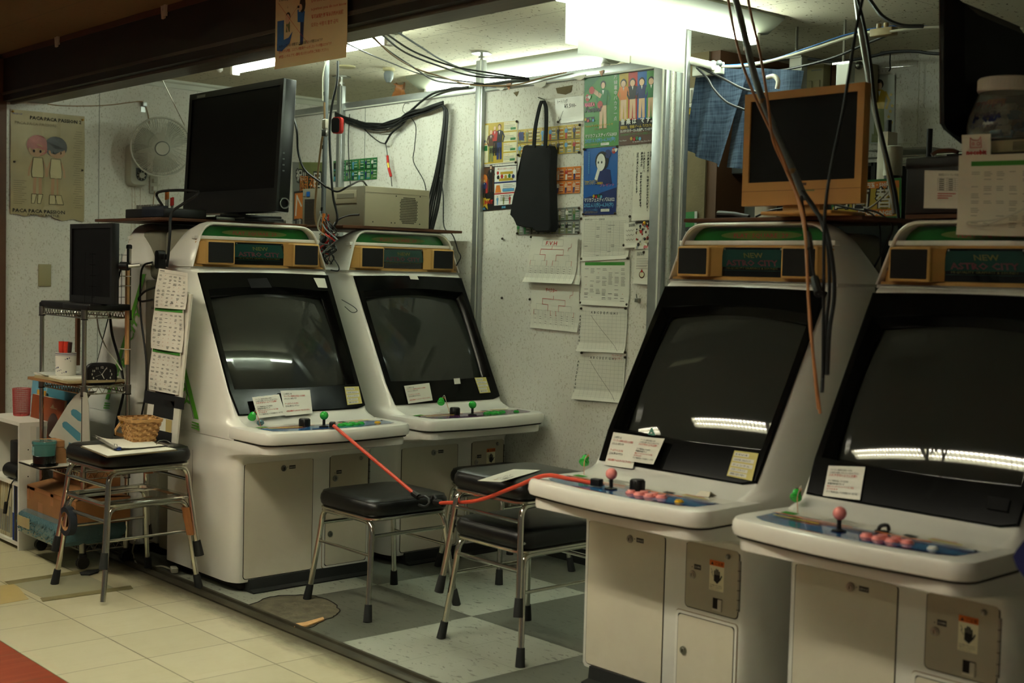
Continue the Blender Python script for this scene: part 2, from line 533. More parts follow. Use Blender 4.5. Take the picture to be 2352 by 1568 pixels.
def tag(o, label=None, cat=None, group=None, kind=None):
    if label: o['label'] = label
    if cat: o['category'] = cat
    if group: o['group'] = group
    if kind: o['kind'] = kind
    return o


def thing(name, label, cat, loc=(0, 0, 0), rz=0.0, group=None, rot=None):
    o = bpy.data.objects.new(name, None); COL.objects.link(o)
    o.empty_display_size = 0.1
    o.location = loc; o.rotation_euler = rot if rot else (0, 0, rz)
    return tag(o, label, cat, group)


def struct(name, mb, **kw):
    o = mb.obj(name, **kw); o['kind'] = 'structure'; return o


def children(o): return [c for c in bpy.data.objects if c.parent == o]


def copy_tree(o, parent=None):
    c = o.copy(); COL.objects.link(c)
    if parent: c.parent = parent
    for ch in children(o): copy_tree(ch, c)
    return c


_tc = {}


def text_geo(body, size, align='LEFT', bold=0.0, res=1):
    """2-D mesh of a line of lettering: (verts, faces)"""
    key = (body, size, align, bold, res)
    if key in _tc: return _tc[key]
    c = bpy.data.curves.new('lettering', 'FONT'); c.body = body; c.size = size; c.align_x = align
    c.resolution_u = res; c.offset = bold * size; c.space_character = 1.0
    c.fill_mode = 'FRONT' if hasattr(c, 'fill_mode') else c.fill_mode
    o = bpy.data.objects.new('lettering', c); m = o.to_mesh()
    vs = [(v.co.x, v.co.y) for v in m.vertices]; fs = [list(p.vertices) for p in m.polygons]
    o.to_mesh_clear(); bpy.data.objects.remove(o); bpy.data.curves.remove(c)
    _tc[key] = (vs, fs); return vs, fs


class Print:
    """things printed on a flat face; local frame: x right, y up, lifted along z in thin layers; warp(x, y) bends it with its sheet"""
    def __init__(s, T=None, warp=None, dz=0.0004):
        s.b = MB(); s.T = T; s.warp = warp; s.z = dz; s.dz = dz

    def _put(s, pts, fs, m, z):
        vs = []
        for x, y in pts:
            p = Vector((x, y, z))
            if s.warp: p = Vector(s.warp(x, y)) + Vector((0, 0, z))
            vs.append(s.T @ p if s.T else p)
        s.b.add(vs, fs, m)

    def poly(s, pts, m, lift=0):
        s._put(pts, [list(range(len(pts)))], m, s.z + lift * s.dz); return s

    def rect(s, x, y, w_, h, m, lift=0, cells=1):
        if s.warp: cells = max(cells, min(14, int(max(w_, h) / 0.02)))
        if s.warp and cells > 1:
            pts = [(x + w_ * i / cells, y + h * j / cells) for j in range(cells + 1) for i in range(cells + 1)]
            fs = [[j * (cells + 1) + i, j * (cells + 1) + i + 1, (j + 1) * (cells + 1) + i + 1, (j + 1) * (cells + 1) + i] for j in range(cells) for i in range(cells)]
            s._put(pts, fs, m, s.z + lift * s.dz); return s
        return s.poly([(x, y), (x + w_, y), (x + w_, y + h), (x, y + h)], m, lift)

    def line(s, pts, wd, m, lift=0):
        for (x0, y0), (x1, y1) in zip(pts, pts[1:]):
            dx, dy = x1 - x0, y1 - y0; L = math.hypot(dx, dy) or 1; nx, ny = -dy / L * wd / 2, dx / L * wd / 2
            ex, ey = dx / L * wd / 2, dy / L * wd / 2
            k = max(1, int(L / 0.03)) if s.warp else 1
            for i in range(k):
                a, c = i / k, (i + 1) / k
                p = (x0 - ex + (dx + 2 * ex) * a, y0 - ey + (dy + 2 * ey) * a); q = (x0 - ex + (dx + 2 * ex) * c, y0 - ey + (dy + 2 * ey) * c)
                s.poly([(p[0] + nx, p[1] + ny), (p[0] - nx, p[1] - ny), (q[0] - nx, q[1] - ny), (q[0] + nx, q[1] + ny)], m, lift)
        return s

    def disc(s, x, y, r, m, lift=0, n=16, ry=None):
        ry = ry or r
        return s.poly([(x + r * math.cos(2 * PI * k / n), y + ry * math.sin(2 * PI * k / n)) for k in range(n)], m, lift)

    def text(s, x, y, size, body, m, lift=1, align='LEFT', rot=0.0, bold=0.0, sx=1.0, shear=0.0, fit=None, res=1):
        vs, fs = text_geo(body, size, align, bold, res)
        if fit and vs:
            wd = max(v[0] for v in vs) - min(v[0] for v in vs); sx = fit / wd if wd > 0 else 1
        c, sn = math.cos(rot), math.sin(rot)
        pts = [(x + (vx * sx + vy * shear) * c - vy * sn, y + (vx * sx + vy * shear) * sn + vy * c) for vx, vy in vs]
        s._put(pts, fs, m, s.z + lift * s.dz); return s

    def obj(s, name='printing', parent=None):
        return s.b.obj(name, parent, nofix=True)
# ================================================================ the setting
WY = 4.08      # booth side of the partition
LX = -7.0      # left wall
CZ = 2.345     # booth ceiling
HZ = 2.373     # hall ceiling
TY = 2.48      # threshold

f = MB(); f.grid(lambda u, v: (-8.2 + 10.2 * u, -3.0 + (TY + 3.0) * v, 0), 2, 2, 'hall_floor'); struct('floor', f)
f = MB(); f.grid(lambda u, v: (-8.2 + 10.2 * u, TY + (7.2 - TY) * v, 0.0), 2, 2, 'checker_floor'); struct('floor.001', f)
c_ = MB(); c_.box(-8.2, 2.0, 2.6, 7.2, CZ, CZ + 0.1, 'booth_ceiling'); struct('ceiling', c_)
c_ = MB(); c_.box(-8.2, 2.0, -3.0, 2.6, HZ, HZ + 0.1, 'hall_ceiling'); struct('ceiling.001', c_)
w_ = MB(); w_.box(LX - 0.1, LX, 2.575, 7.2, 0, CZ, 'wallpaper'); struct('wall_left', w_)
w_ = MB(); w_.box(LX - 0.1, LX + 0.01, 2.50, 2.578, 0, CZ, 'brown_wood'); struct('trim_1', w_)
w_ = MB(); w_.box(-8.2, LX - 0.1, 2.5, 2.66, 0, CZ + 0.03, 'fascia_brown'); struct('wall_corridor', w_)
# the low partition behind the machines, stopping short of the ceiling
w_ = MB(); w_.box(LX, -3.66, WY, WY + 0.04, 0.0, 2.155, 'wallpaper'); struct('wall_back', w_)
w_ = MB(); w_.box(-8.2, 2.0, 6.9, 7.0, 0, CZ, 'wallpaper'); struct('wall_far', w_)
w_ = MB(); w_.box(1.2, 1.3, 2.6, 7.0, 0, CZ, 'wallpaper'); struct('wall_right', w_)
# joints between the wallpapered boards
for i, x in enumerate((-5.86,)):
    j = MB(); j.box(x, x + 0.003, WY - 0.0015, WY, 0, 2.155, 'ink_grey'); struct('trim_%d' % (2 + i), j)
for i, y in enumerate((3.09,)):
    j = MB(); j.box(LX, LX + 0.0015, y, y + 0.003, 0, CZ, 'ink_grey'); struct('trim_%d' % (3 + i), j)
# beam over the threshold: plain dark fascia toward the corridor, stained wood soffit with a groove
bm_ = MB()
bm_.box(-7.1, 2.0, 2.56, 2.60, 2.125, 2.345, 'fascia_brown')
bm_.box(-7.1, 2.0, 2.60, 2.79, 2.134, 2.345, 'beam_wood')
bm_.box(-7.1, 2.0, 2.552, 2.566, 2.155, 2.168, 'beam_wood')
bm_.box(-7.1, 2.0, 2.556, 2.61, 2.345, 2.372, 'brown_wood')
struct('beam', bm_)
bm_ = MB(); bm_.box(-7.0, 2.0, 2.60, 2.616, 2.112, 2.136, 'beam_wood'); struct('trim_4', bm_)
# ceiling moulding on the left wall
m_ = MB(); m_.prism([(0, 0), (0.03, 0), (0.03, -0.012), (0.016, -0.02), (0.016, -0.045), (0, -0.045)], 2.8, 6.9, 'white_metal',
                    Matrix(((1, 0, 0, LX), (0, 0, 1, 0), (0, 1, 0, CZ), (0, 0, 0, 1))))
struct('trim_5', m_)
# threshold rail, slightly proud of both floors
t_ = MB()
t_.prism([(0, 0), (0, 0.006), (0.012, 0.012), (0.03, 0.012), (0.034, 0.004), (0.05, 0.004), (0.054, 0.012), (0.066, 0.012), (0.07, 0.0)], -7.0, 1.2, 'threshold',
         Matrix(((0, 0, 1, 0), (1, 0, 0, TY - 0.035), (0, 1, 0, 0), (0, 0, 0, 1))))
struct('trim_6', t_)
# baseboard of the partition
b_ = MB(); b_.box(LX, -3.66, WY - 0.008, WY, 0, 0.07, 'rubber'); struct('baseboard_back', b_)
# hole worn through the vinyl beside the threshold: bare concrete with a ragged rim
random.seed(4)
hc = [on_z(*q) for q in ((566, 1396), (600, 1380), (640, 1369), (690, 1368), (740, 1374), (775, 1396), (772, 1412), (742, 1424), (712, 1440), (684, 1446), (640, 1430), (600, 1412))]
cen = sum(hc, Vector()) / len(hc)
hp = []
for p in spline(hc, 5, True):
    hp.append(p + (p - cen) * random.uniform(-0.035, 0.035))
h_ = MB()
n_ = len(hp)
h_.add([(p.x, p.y, 0.0012) for p in hp], [list(range(n_))], 'concrete')
h_.add([(p.x, p.y, 0.0015) for p in hp] + [tuple(p + (p - cen) * 0.03 + Vector((0, 0, 0.003))) for p in hp], [[i, (i + 1) % n_, n_ + (i + 1) % n_, n_ + i] for i in range(n_)], 'seam_dark')
o = h_.obj('worn_patch'); tag(o, 'rough patch of bare concrete where the grey vinyl floor tile is worn through', 'floor damage')
for nm, pts in (('floor_splinter', ((672, 1437), (700, 1433), (742, 1421), (745, 1426), (704, 1441), (676, 1443))),):
    s_ = MB(); pp = [on_z(*q) for q in pts]; s_.prism([(p.x, p.y) for p in pp], 0.003, 0.008, 'pale_wood')
    tag(s_.obj(nm), 'splinter of pale wood lying at the rim of the worn floor patch', 'wood scrap')

# taped-down grey repair tile in the beige floor
p_ = MB(); q = [on_z(*a) for a in ((22, 1337), (182, 1312), (262, 1350), (100, 1374))]
p_.prism([(a.x, a.y) for a in q], 0.0004, 0.0012, 'paper_grey'); 
mat('patch_grey', (150, 148, 122), 0.35, var=0.1)
mat('clear_tape', (150, 140, 96), 0.3, var=0.3, vscale=14, alpha=0.75)
p_.mats = ['patch_grey']
tag(p_.obj('floor_patch'), 'greyish replacement tile set in the yellowed beige floor', 'floor tile')
for pts, lab in ((((10, 1336), (230, 1303), (240, 1309), (20, 1343)), 'worn strip of tape along the far edge of the grey repair tile'),
                 (((92, 1374), (300, 1345), (306, 1352), (98, 1382)), 'worn strip of tape along the near edge of the grey repair tile')):
    q = [on_z(*a) for a in pts]; s_ = MB(); s_.prism([(a.x, a.y) for a in q], 0.0013, 0.0018, 'clear_tape')
    tag(s_.obj('floor_tape'), lab, 'tape')
s_ = MB(); q = [on_z(*a) for a in ((0, 1345), (35, 1340), (66, 1376), (0, 1388))]; mat('patch_tan', (184, 164, 106), 0.4, var=0.1)
s_.prism([(a.x, a.y) for a in q], 0.0004, 0.001, 'patch_tan'); tag(s_.obj('floor_patch'), 'tan tile at the left edge beside the grey repair tile', 'floor tile')
s_ = MB(); q = [on_z(*a) for a in ((183, 1317), (200, 1312), (228, 1309), (226, 1315), (205, 1322), (186, 1322))]
s_.prism([(a.x, a.y) for a in q], 0.002, 0.006, 'rubber'); tag(s_.obj('rubber_scrap'), 'black scrap of torn rubber lying on the beige floor under the cart', 'scrap')

# ---------------------------------------------------------------- posts and rails of the partition
def alu_post(x, top, label, y=WY - 0.0135, wd=0.04, jack=True, group=None, base=0.0, pr_=0.05):
    t = thing('aluminium_post', label, 'post', (x, y, base))
    b = MB()
    h = top - base
    b.box(-wd / 2, wd / 2, -0.013, 0.013, 0, h, 'aluminium', bev=0.003)
    b.box(-wd / 2 - 0.001, -wd / 2 + 0.004, -0.004, 0.004, 0, h, 'steel')
    b.box(wd * 0.18, wd * 0.3, -0.0145, -0.012, 0, h, 'white_metal')
    b.obj('shaft', t)
    if jack:
        j = MB(); z = CZ - base
        j.cyl((0, 0, h), (0, 0, z - 0.004), 0.008, 'steel', 10)
        j.cyl((0, 0, h + 0.01), (0, 0, h + 0.02), 0.015, 'steel', 6)
        j.obj('jack_screw', t)
        p = MB(); p.lathe([(pr_, z - 0.008), (pr_, z - 0.003), (0.02, z - 0.0005)], 'steel', 6)
        p.obj('ceiling_plate', t)
    return t


xp = on_y(1092, 400, WY - 0.035).x
alu_post(xp, 2.305, 'silver aluminium post jacked against the ceiling, left of the pinned flyers', wd=0.052)
alu_post(on_y(775, 300, WY - 0.035).x, 2.29, 'silver aluminium post behind the bundled cables, jacked against the ceiling', wd=0.05)
alu_post(-3.70, 2.305, 'thick silver aluminium post at the right end of the poster wall', wd=0.075, y=WY - 0.02, pr_=0.034)
alu_post(-3.62, 2.30, 'slimmer silver aluminium post beside the opening to the back room', wd=0.055, y=WY + 0.02, pr_=0.034)
for x0, x1, lab in ((LX + 0.01, xp - 0.03, 'aluminium top rail of the partition behind the cable bundle'), (xp + 0.03, -3.745, 'aluminium top rail above the poster wall with torn tape scraps')):
    r_ = MB(); r_.box(x0, x1, WY - 0.012, WY + 0.05, 2.155, 2.196, 'aluminium', bev=0.002)
    r_.box(x0, x1, WY - 0.014, WY - 0.011, 2.158, 2.164, 'white_metal')
    tag(r_.obj('top_rail'), lab, 'rail')

# ---------------------------------------------------------------- light fittings
def batten(loc, rz, length, label, tubes=((0, 0),), power='tube', wing=0.1, mat_h='fixture_cream', group=None):
    """reflector batten with bare tubes; local x = its length, z=0 is the ceiling"""
    t = thing('fluorescent_fixture', label, 'ceiling light', loc, rz, group)
    h = length / 2; b = MB()
    prof = [(-wing, 0), (wing, 0), (wing, -0.01), (0.028, -0.062), (-0.028, -0.062), (-wing, -0.01)]
    b.prism(prof, -h - 0.05, h + 0.05, mat_h, Matrix(((0, 0, 1, 0), (1, 0, 0, 0), (0, 1, 0, 0), (0, 0, 0, 1))))
    b.obj('reflector', t)
    for k, (ty, tz) in enumerate(tubes):
        u = MB(); u.cyl((-h + 0.012, ty, -0.085 + tz), (h - 0.012, ty, -0.085 + tz), 0.0155, power, 16); u.obj('fluorescent_tube', t)
        for s in (-1, 1):
            e = MB(); e.box(s * h - 0.012, s * h + 0.012, ty - 0.022, ty + 0.022, -0.11 + tz, -0.015, 'white_plastic', bev=0.005)
            e.obj('tube_socket', t)
    return t


batten((-3.385, 3.68, CZ), PI / 2, 1.16, 'bright fluorescent batten with white paper sheets hung on it', wing=0.11)
batten((-5.2, 3.285, CZ), 0, 1.3, 'bare fluorescent tube on the ceiling behind the black television', wing=0.045)
batten((-5.07, 4.42, CZ), 0, 1.36, 'winged fluorescent batten glowing over the top of the partition', wing=0.12)
batten((-1.2, 4.9, CZ), 0, 1.1, 'fluorescent batten on the back room ceiling, right of the orange monitor', wing=0.06) if False else None


def louvre_light(loc, length, label, n=22):
    t = thing('louvred_fixture', label, 'ceiling light', loc)
    h = length / 2; b = MB()
    b.box(-h, h, -0.12, 0.12, -0.012, 0, 'white_metal')
    for s in (-1, 1):
        b.box(-h, h, s * 0.12 - 0.004, s * 0.12 + 0.004, -0.07, 0, 'white_metal')
        b.box(s * h - 0.004, s * h + 0.004, -0.12, 0.12, -0.07, 0, 'white_metal')
    b.obj('housing', t)
    for y in (-0.055, 0.055):
        u = MB(); u.cyl((-h + 0.02, y, -0.035), (h - 0.02, y, -0.035), 0.0155, 'hall_tube', 12); u.obj('fluorescent_tube', t)
    l = MB(); l.box(-h, h, -0.003, 0.003, -0.07, -0.02, 'white_metal')
    for i in range(1, n):
        x = -h + length * i / n; l.box(x - 0.002, x + 0.002, -0.118, 0.118, -0.07, -0.05, 'white_metal')
    l.obj('louvre', t)
    return t


louvre_light((-3.95, 1.2, HZ), 1.25, 'louvred twin-tube light over the corridor, mirrored in the left of the right-hand screens')
louvre_light((-2.65, 1.2, HZ), 1.25, 'louvred twin-tube light over the corridor, mirrored in the far right screen')
louvre_light((-6.2, 1.0, HZ), 1.25, 'louvred twin-tube corridor light over the far left')
louvre_light((-1.0, -0.9, HZ), 1.25, 'unseen louvred twin-tube light nearest the camera, added to brighten the near floor')  # out-of-view fitting, added to light the floor at the near end

# sheets of white paper hung under the bright batten
for (x0, x1, px, lab) in ((3.235, 3.505, (1320, 1441), 'white paper sheet hanging under the bright tube, the left of two'), (3.507, 3.805, (1443, 1573), 'white paper sheet hanging under the bright tube, the right of two')):
    p = MB()
    p.grid(lambda u, v: (-3.352 + 0.006 * math.sin(u * 5) * (1 - v), x0 + (x1 - x0) * u, 2.068 + (2.262 - 2.068) * v), 8, 8, 'thin_paper')
    p.grid(lambda u, v: (-3.352 - 0.066 * (0.5 - 0.5 * math.cos(PI * v)), x0 + (x1 - x0) * u, 2.262 + 0.010 * math.sin(PI * v)), 8, 6, 'thin_paper')
    p.grid(lambda u, v: (-3.418, x0 + (x1 - x0) * u, 2.11 + 0.152 * v), 8, 8, 'thin_paper')
    tag(p.obj('paper_sheet', nofix=True), lab, 'paper')

# smoke detector and sprinkler things on the booth ceiling
t = thing('pendant_socket', 'small cream ceiling socket with a caged dark lamp end', 'ceiling fitting', on_z(893, 156, CZ))
b = MB(); b.lathe([(0.032, 0), (0.032, -0.012), (0.022, -0.018)], 'plate_olive', 20); b.obj('base_ring', t)
b = MB(); b.lathe([(0.02, -0.015), (0.026, -0.03), (0.024, -0.055), (0.012, -0.075)], 'cable_grey', 14); b.obj('lamp_cage', t)
t = on_z(795, 152, CZ)
b = MB(); b.lathe([(0.05, 0), (0.05, -0.004), (0.045, -0.008)], 'plate_olive', 24, Matrix.Translation(t)); tag(b.obj('ceiling_cap'), 'flat round cream cap on the ceiling above the cable pole', 'ceiling fitting')
b = MB(); b.lathe([(0.03, 0), (0.03, -0.03), (0.024, -0.045), (0.01, -0.05)], 'plate_olive', 20, Matrix.Translation(on_z(884, 78, CZ))); tag(b.obj('ceiling_fitting'), 'small cream cylinder at the near end of the ceiling tube', 'ceiling fitting')
b = MB(); b.lathe([(0.016, 0), (0.016, -0.02), (0.006, -0.03)], 'white_plastic', 16, Matrix.Translation(on_z(505, 153, CZ))); tag(b.obj('ceiling_hook'), 'small white knob on the ceiling left of the tube end', 'ceiling fitting')
# crumpled brown tape hanging above the partition
random.seed(3)
p0 = on_z(915, 190, CZ) + Vector((0, 0, -0.052))
b = MB(); b.grid(lambda u, v: (p0.x - 0.05 + 0.10 * u + 0.02 * math.sin(v * 4), p0.y + 0.02 * math.sin(u * 9 + v * 6), p0.z + 0.05 - 0.11 * v + 0.012 * math.sin(u * 7)), 9, 9, 'tape_brown')
tag(b.obj('tape_scrap'), 'crumpled shiny brown packing tape dangling above the partition rail', 'tape')

# photographing rules sign hung from the beam, and the cream clips on it
for (px, py, lab) in ((132, 88, 'cream plastic poster clip on the dark beam, the far left one'), (378, 20, 'cream plastic poster clip on the dark beam, nearest the hanging sign')):
    c = on_y(px, py, 2.553)
    t = thing('poster_clip', lab, 'clip', (c.x, 2.56, c.z))
    T = Matrix.Rotation(R(-8), 4, 'Y')
    b = MB(); b.box(-0.026, -0.004, -0.012, -0.001, -0.038, 0.022, 'note_cream' if 0 else 'door_cream', T, 0.002); b.obj('clip_jaw', t)
    b = MB(); b.box(0.004, 0.02, -0.016, -0.001, -0.03, 0.022, 'door_cream', Matrix.Rotation(R(6), 4, 'Y'), 0.002); b.box(-0.006, 0.008, -0.013, -0.006, -0.008, 0.0, 'steel'); b.obj('clip_lever', t)
# ================================================================ arcade cabinets
def overlay(name, a, b_, c, d):
    def f(nt, vec, bs):
        n = N(nt, 'ShaderNodeTexNoise', Scale=1.0, Detail=3.0, Distortion=1.2); nt.links.new(mp(nt, vec, (14, 2.2, 1), (0, 0, 0.35)), n.inputs['Vector'])
        bs.inputs['Coat Weight'].default_value = 0.6
        return ramp(nt, n.outputs['Fac'], [(0.30, lin(a)), (0.45, lin(b_)), (0.56, lin(c)), (0.62, lin(b_)), (0.72, lin(d))])
    nodes_mat(name, f, 0.25, 0.5)


overlay('overlay_blue', (16, 22, 60), (24, 48, 112), (52, 132, 176), (178, 96, 40))
overlay('overlay_purple', (40, 24, 52), (92, 36, 70), (40, 40, 96), (120, 60, 84))
mat('overlay_yellow', (206, 180, 44), 0.3)
mat('decal_green', (92, 176, 38), 0.35)
mat('stain', (132, 104, 60), 0.6)
mat('coin_beige', (176, 168, 146), 0.45, var=0.05)
mat('sticker_dark', (34, 32, 28), 0.5)


def ell(fb, ff, hw, rf, ru, z, rb=0.03, k=6, dent=0.0):
    """horizontal slice of the shell: x = front/back, y = across"""
    out = []
    for cx, cy, a0, ra, rb_ in ((fb, -hw, 180, rb, rb), (ff, -hw, 270, rf, ru), (ff, hw, 0, rf, ru), (fb, hw, 90, rb, rb)):
        sx = 1 if cx == fb else -1; sy = 1 if cy < 0 else -1
        for i in range(k + 1):
            a = R(a0 + 90.0 * i / k)
            out.append((cx + sx * ra + ra * math.cos(a), cy + sy * rb_ + rb_ * math.sin(a), z))
        if cx == ff and cy < 0:
            e = hw - ru - 0.002
            e = min(e, 0.303)
            out += [(ff, -e, z), (ff - dent, -e, z), (ff - dent, e, z), (ff, e, z)]
    return out


def arch(f_, hwb, hwt, z0, z1, r, k=6, shear=0.12):
    pts = [(-hwb, z0), (hwb, z0)]
    for s in (1, -1):
        c = Vector((s * hwt, z1)); d = Vector((s * hwb, z0)) - c; L = d.length; d = d / L; rr = min(r, L * 0.8)
        a = c + d * rr; b = Vector((s * (hwt - rr), z1))
        P = []
        for i in range(k + 1):
            t = i / k; P.append(a * (1 - t) ** 2 + c * 2 * t * (1 - t) + b * t * t)
        if s < 0: P = P[::-1]
        pts += [tuple(p) for p in P]
    return [(f_ - (z - 1.282) * shear, u, z) for u, z in pts]


BZ0 = Vector((-0.039, 0, 0.70)); BZ1 = Vector((-0.348, 0, 1.258))
BV = (BZ1 - BZ0).normalized(); BL = (BZ1 - BZ0).length
BN = Vector((0, 1, 0)).cross(BV).normalized()
BEZ = Matrix(((0, BV.x, BN.x, BZ0.x), (1, BV.y, BN.y, BZ0.y), (0, BV.z, BN.z, BZ0.z), (0, 0, 0, 1)))
FRONT = Matrix(((0, 0, 1, 0), (1, 0, 0, 0), (0, 1, 0, 0), (0, 0, 0, 1)))
PANEL_Z = 0.663


def sheared(T, f0): return T


def make_cab(name, label, pose, ball='green_plastic', deco='overlay_blue', start='yellow_plastic', caution=True, knob='left', detail=True, buttons=True, group=None):
    t = thing(name, label, 'arcade machine', (pose[0], pose[1], 0), R(pose[2]), group)
    # --- lower body with the overhanging shelf
    b = MB()
    HW = 0.338
    L = [ell(-0.57, 0.0, HW, 0.09, 0.04, 0.040), ell(-0.57, 0.004, HW, 0.09, 0.035, 0.052), ell(-0.57, 0.004, HW, 0.09, 0.035, 0.5),
         ell(-0.57, 0.006, HW, 0.09, 0.035, 0.525), ell(-0.57, 0.016, HW + 0.002, 0.09, 0.04, 0.538), ell(-0.57, 0.05, HW + 0.003, 0.09, 0.035, 0.548), ell(-0.57, 0.13, HW + 0.003, 0.09, 0.04, 0.56),
         ell(-0.57, 0.212, HW + 0.004, 0.09, 0.05, 0.570), ell(-0.57, 0.238, HW + 0.004, 0.08, 0.06, 0.577), ell(-0.57, 0.240, HW + 0.004, 0.08, 0.06, 0.596), ell(-0.57, 0.238, HW + 0.003, 0.08, 0.06, 0.607), ell(-0.57, 0.20, HW, 0.08, 0.06, 0.609)]
    b.loft(L, 'cab_white')
    b.obj('lower_body', t)
    p = MB(); p.box(-0.52, -0.02, -0.30, 0.30, 0.012, 0.042, 'seam_dark')
    p.prism([(-0.03, 0.0), (0.045, 0.0), (0.047, 0.006), (0.016, 0.012), (0.012, 0.05), (-0.03, 0.05)], -0.272, 0.30, 'rubber', Matrix(((1, 0, 0, 0), (0, 0, 1, 0), (0, 1, 0, 0), (0, 0, 0, 1))))
    p.box(-0.52, 0.0, -0.27, 0.28, 0.0, 0.014, 'rubber')
    p.obj('plinth', t)
    # --- screen shell
    b = MB()
    sl = lambda z: -0.043 - (z - 0.70) * 0.309 / 0.558
    L = [ell(-0.57, 0.06, 0.343, 0.10, 0.06, 0.609), ell(-0.57, 0.045, 0.346, 0.11, 0.05, 0.655), ell(-0.57, 0.02, 0.346, 0.12, 0.045, 0.668), ell(-0.58, -0.012, 0.345, 0.13, 0.042, 0.678), ell(-0.58, -0.032, 0.344, 0.14, 0.04, 0.690), ell(-0.58, sl(0.7), 0.343, 0.15, 0.036, 0.703)]
    for z, dn in ((0.740, 0), (0.742, 0.09), (0.85, 0.09), (0.95, 0.09), (1.05, 0.09), (1.15, 0.09), (1.2, 0.09), (1.232, 0.09), (1.234, 0), (1.255, 0)):
        L.append(ell(-0.60, sl(z), 0.343 - (z - 0.7) * 0.010, 0.15, 0.034, z, dent=dn))
    L += [ell(-0.60, -0.352, 0.337, 0.13, 0.03, 1.262), ell(-0.60, -0.362, 0.336, 0.12, 0.03, 1.272), ell(-0.60, -0.372, 0.333, 0.12, 0.03, 1.276)]
    b.loft(L, 'cab_white'); b.obj('screen_shell', t)
    rc = MB(); rc.box(-0.70, -0.56, -0.30, 0.30, 0.06, 0.60, 'cab_grey', bev=0.01); rc.box(-0.71, -0.58, -0.31, 0.31, 0.60, 1.22, 'cab_grey', bev=0.012)
    rc.box(-0.70, -0.5, -0.29, 0.29, 1.22, 1.44, 'cab_grey', bev=0.03)
    for s in (-1, 1):
        for z in (1.10, 1.29, 0.95, 0.7): rc.cyl((-0.66, s * 0.309, z), (-0.66, s * 0.3135, z), 0.006, 'steel', 10)
    rc.obj('rear_cover', t)
    # --- header hood
    b = MB()
    z0 = 1.284
    L = [arch(-0.655, 0.325, 0.315, z0, 1.30, 0.01, shear=0), arch(-0.60, 0.336, 0.30, z0, 1.375, 0.05, shear=0), arch(-0.53, 0.338, 0.283, z0, 1.45, 0.07, shear=0), arch(-0.47, 0.338, 0.276, z0, 1.470, 0.07, shear=0), arch(-0.42, 0.336, 0.275, z0, 1.474, 0.07),
         arch(-0.388, 0.333, 0.272, z0, 1.472, 0.07), arch(-0.376, 0.330, 0.270, z0, 1.470, 0.066), arch(-0.373, 0.3265, 0.2665, z0, 1.466, 0.064), arch(-0.376, 0.3235, 0.263, z0, 1.4615, 0.062), arch(-0.40, 0.322, 0.262, z0, 1.460, 0.06), arch(-0.432, 0.321, 0.26, z0, 1.459, 0.06)]
    b.loft(L, 'cab_white')
    b.box(-0.60, -0.385, -0.33, 0.33, 1.274, 1.286, 'cab_white')
    b.obj('header_hood', t)
    b = MB(); b.box(-0.43, -0.398, -0.306, 0.306, 1.398, 1.413, 'cab_white', bev=0.003); b.obj('header_ledge', t)
    g = MB(); FT = lambda f_: Matrix(((0, 0, 1, f_), (1, 0, 0, 0), (0, 1, 0, 0), (0, 0, 0, 1)))
    q = [(-0.290, 1.411), (0.290, 1.411), (0.282, 1.432), (0.268, 1.448), (0.245, 1.455), (-0.245, 1.455), (-0.268, 1.448), (-0.282, 1.432)]
    g.prism(q, 0, 0.004, 'marquee_green', FT(-0.4415)); mq = g.obj('marquee_strip', t)
    pr = Print(FT(-0.4375)); pr.disc(0, 1.431, 0.16, 'marquee_olive', 0, 28, 0.014)
    pr.text(0, 1.4235, 0.019, 'FLAT  SQUARE  29', 'marquee_red', 1, 'CENTER', bold=0.012, fit=0.215, shear=-0.0)
    pr.obj('marquee_lettering', mq)
    # --- tan speaker unit
    b = MB()
    b.prism([(-0.3165, 1.287), (0.3165, 1.287), (0.297, 1.398), (-0.297, 1.398)], -0.43, -0.402, 'speaker_tan', FT(0))
    b.prism([(-0.318, 1.285), (0.318, 1.285), (0.316, 1.293), (-0.316, 1.293)], -0.40, -0.384, 'speaker_tan', FT(0))
    for s in (-1, 1):
        b.box(-0.41, -0.354, s * 0.209 - 0.067, s * 0.209 + 0.067, 1.294, 1.3935, 'speaker_tan', bev=0.007)
        b.prism([(-0.356, s * 0.272), (-0.402, s * 0.302), (-0.402, s * 0.27)], 1.296, 1.388, 'speaker_tan')
        b.prism([(-0.36, s * 0.146), (-0.402, s * 0.118), (-0.402, s * 0.15)], 1.296, 1.39, 'speaker_tan')
        b.cyl((-0.403, s * 0.305, 1.33), (-0.3985, s * 0.305, 1.33), 0.0045, 'steel', 10)
    su = b.obj('speaker_unit', t)
    for s in (-1, 1):
        gr = MB(); gr.prism(rrect(s * 0.209 - 0.0585, s * 0.209 + 0.0585, 1.3025, 1.3865, 0.003), -0.356, -0.3525, 'grille_black', FT(0)); gr.obj('speaker_grille', su)
    gl = MB(); gl.prism([(-0.146, 1.298), (0.146, 1.298), (0.116, 1.3905), (-0.116, 1.3905)], -0.402, -0.3985, 'title_glass', FT(0)); go = gl.obj('title_glass', su)
    pr = Print(FT(-0.3982))
    pr.poly([(-0.132, 1.328), (0.128, 1.328), (0.108, 1.384), (-0.115, 1.384)], 'title_teal')
    for x in (-0.111, 0.111): pr.disc(x, 1.3855, 0.003, 'steel', 1, 8)
    for x in (-0.139, 0.139): pr.disc(x, 1.302, 0.003, 'steel', 1, 8)
    pr.text(0.005, 1.358, 0.022, 'NEW', 'title_yellow', 2, 'CENTER', bold=0.02, fit=0.075, shear=-0.25)
    pr.text(0.0, 1.333, 0.025, 'ASTRO CITY', 'title_red', 2, 'CENTER', bold=0.03, fit=0.205, shear=-0.2)
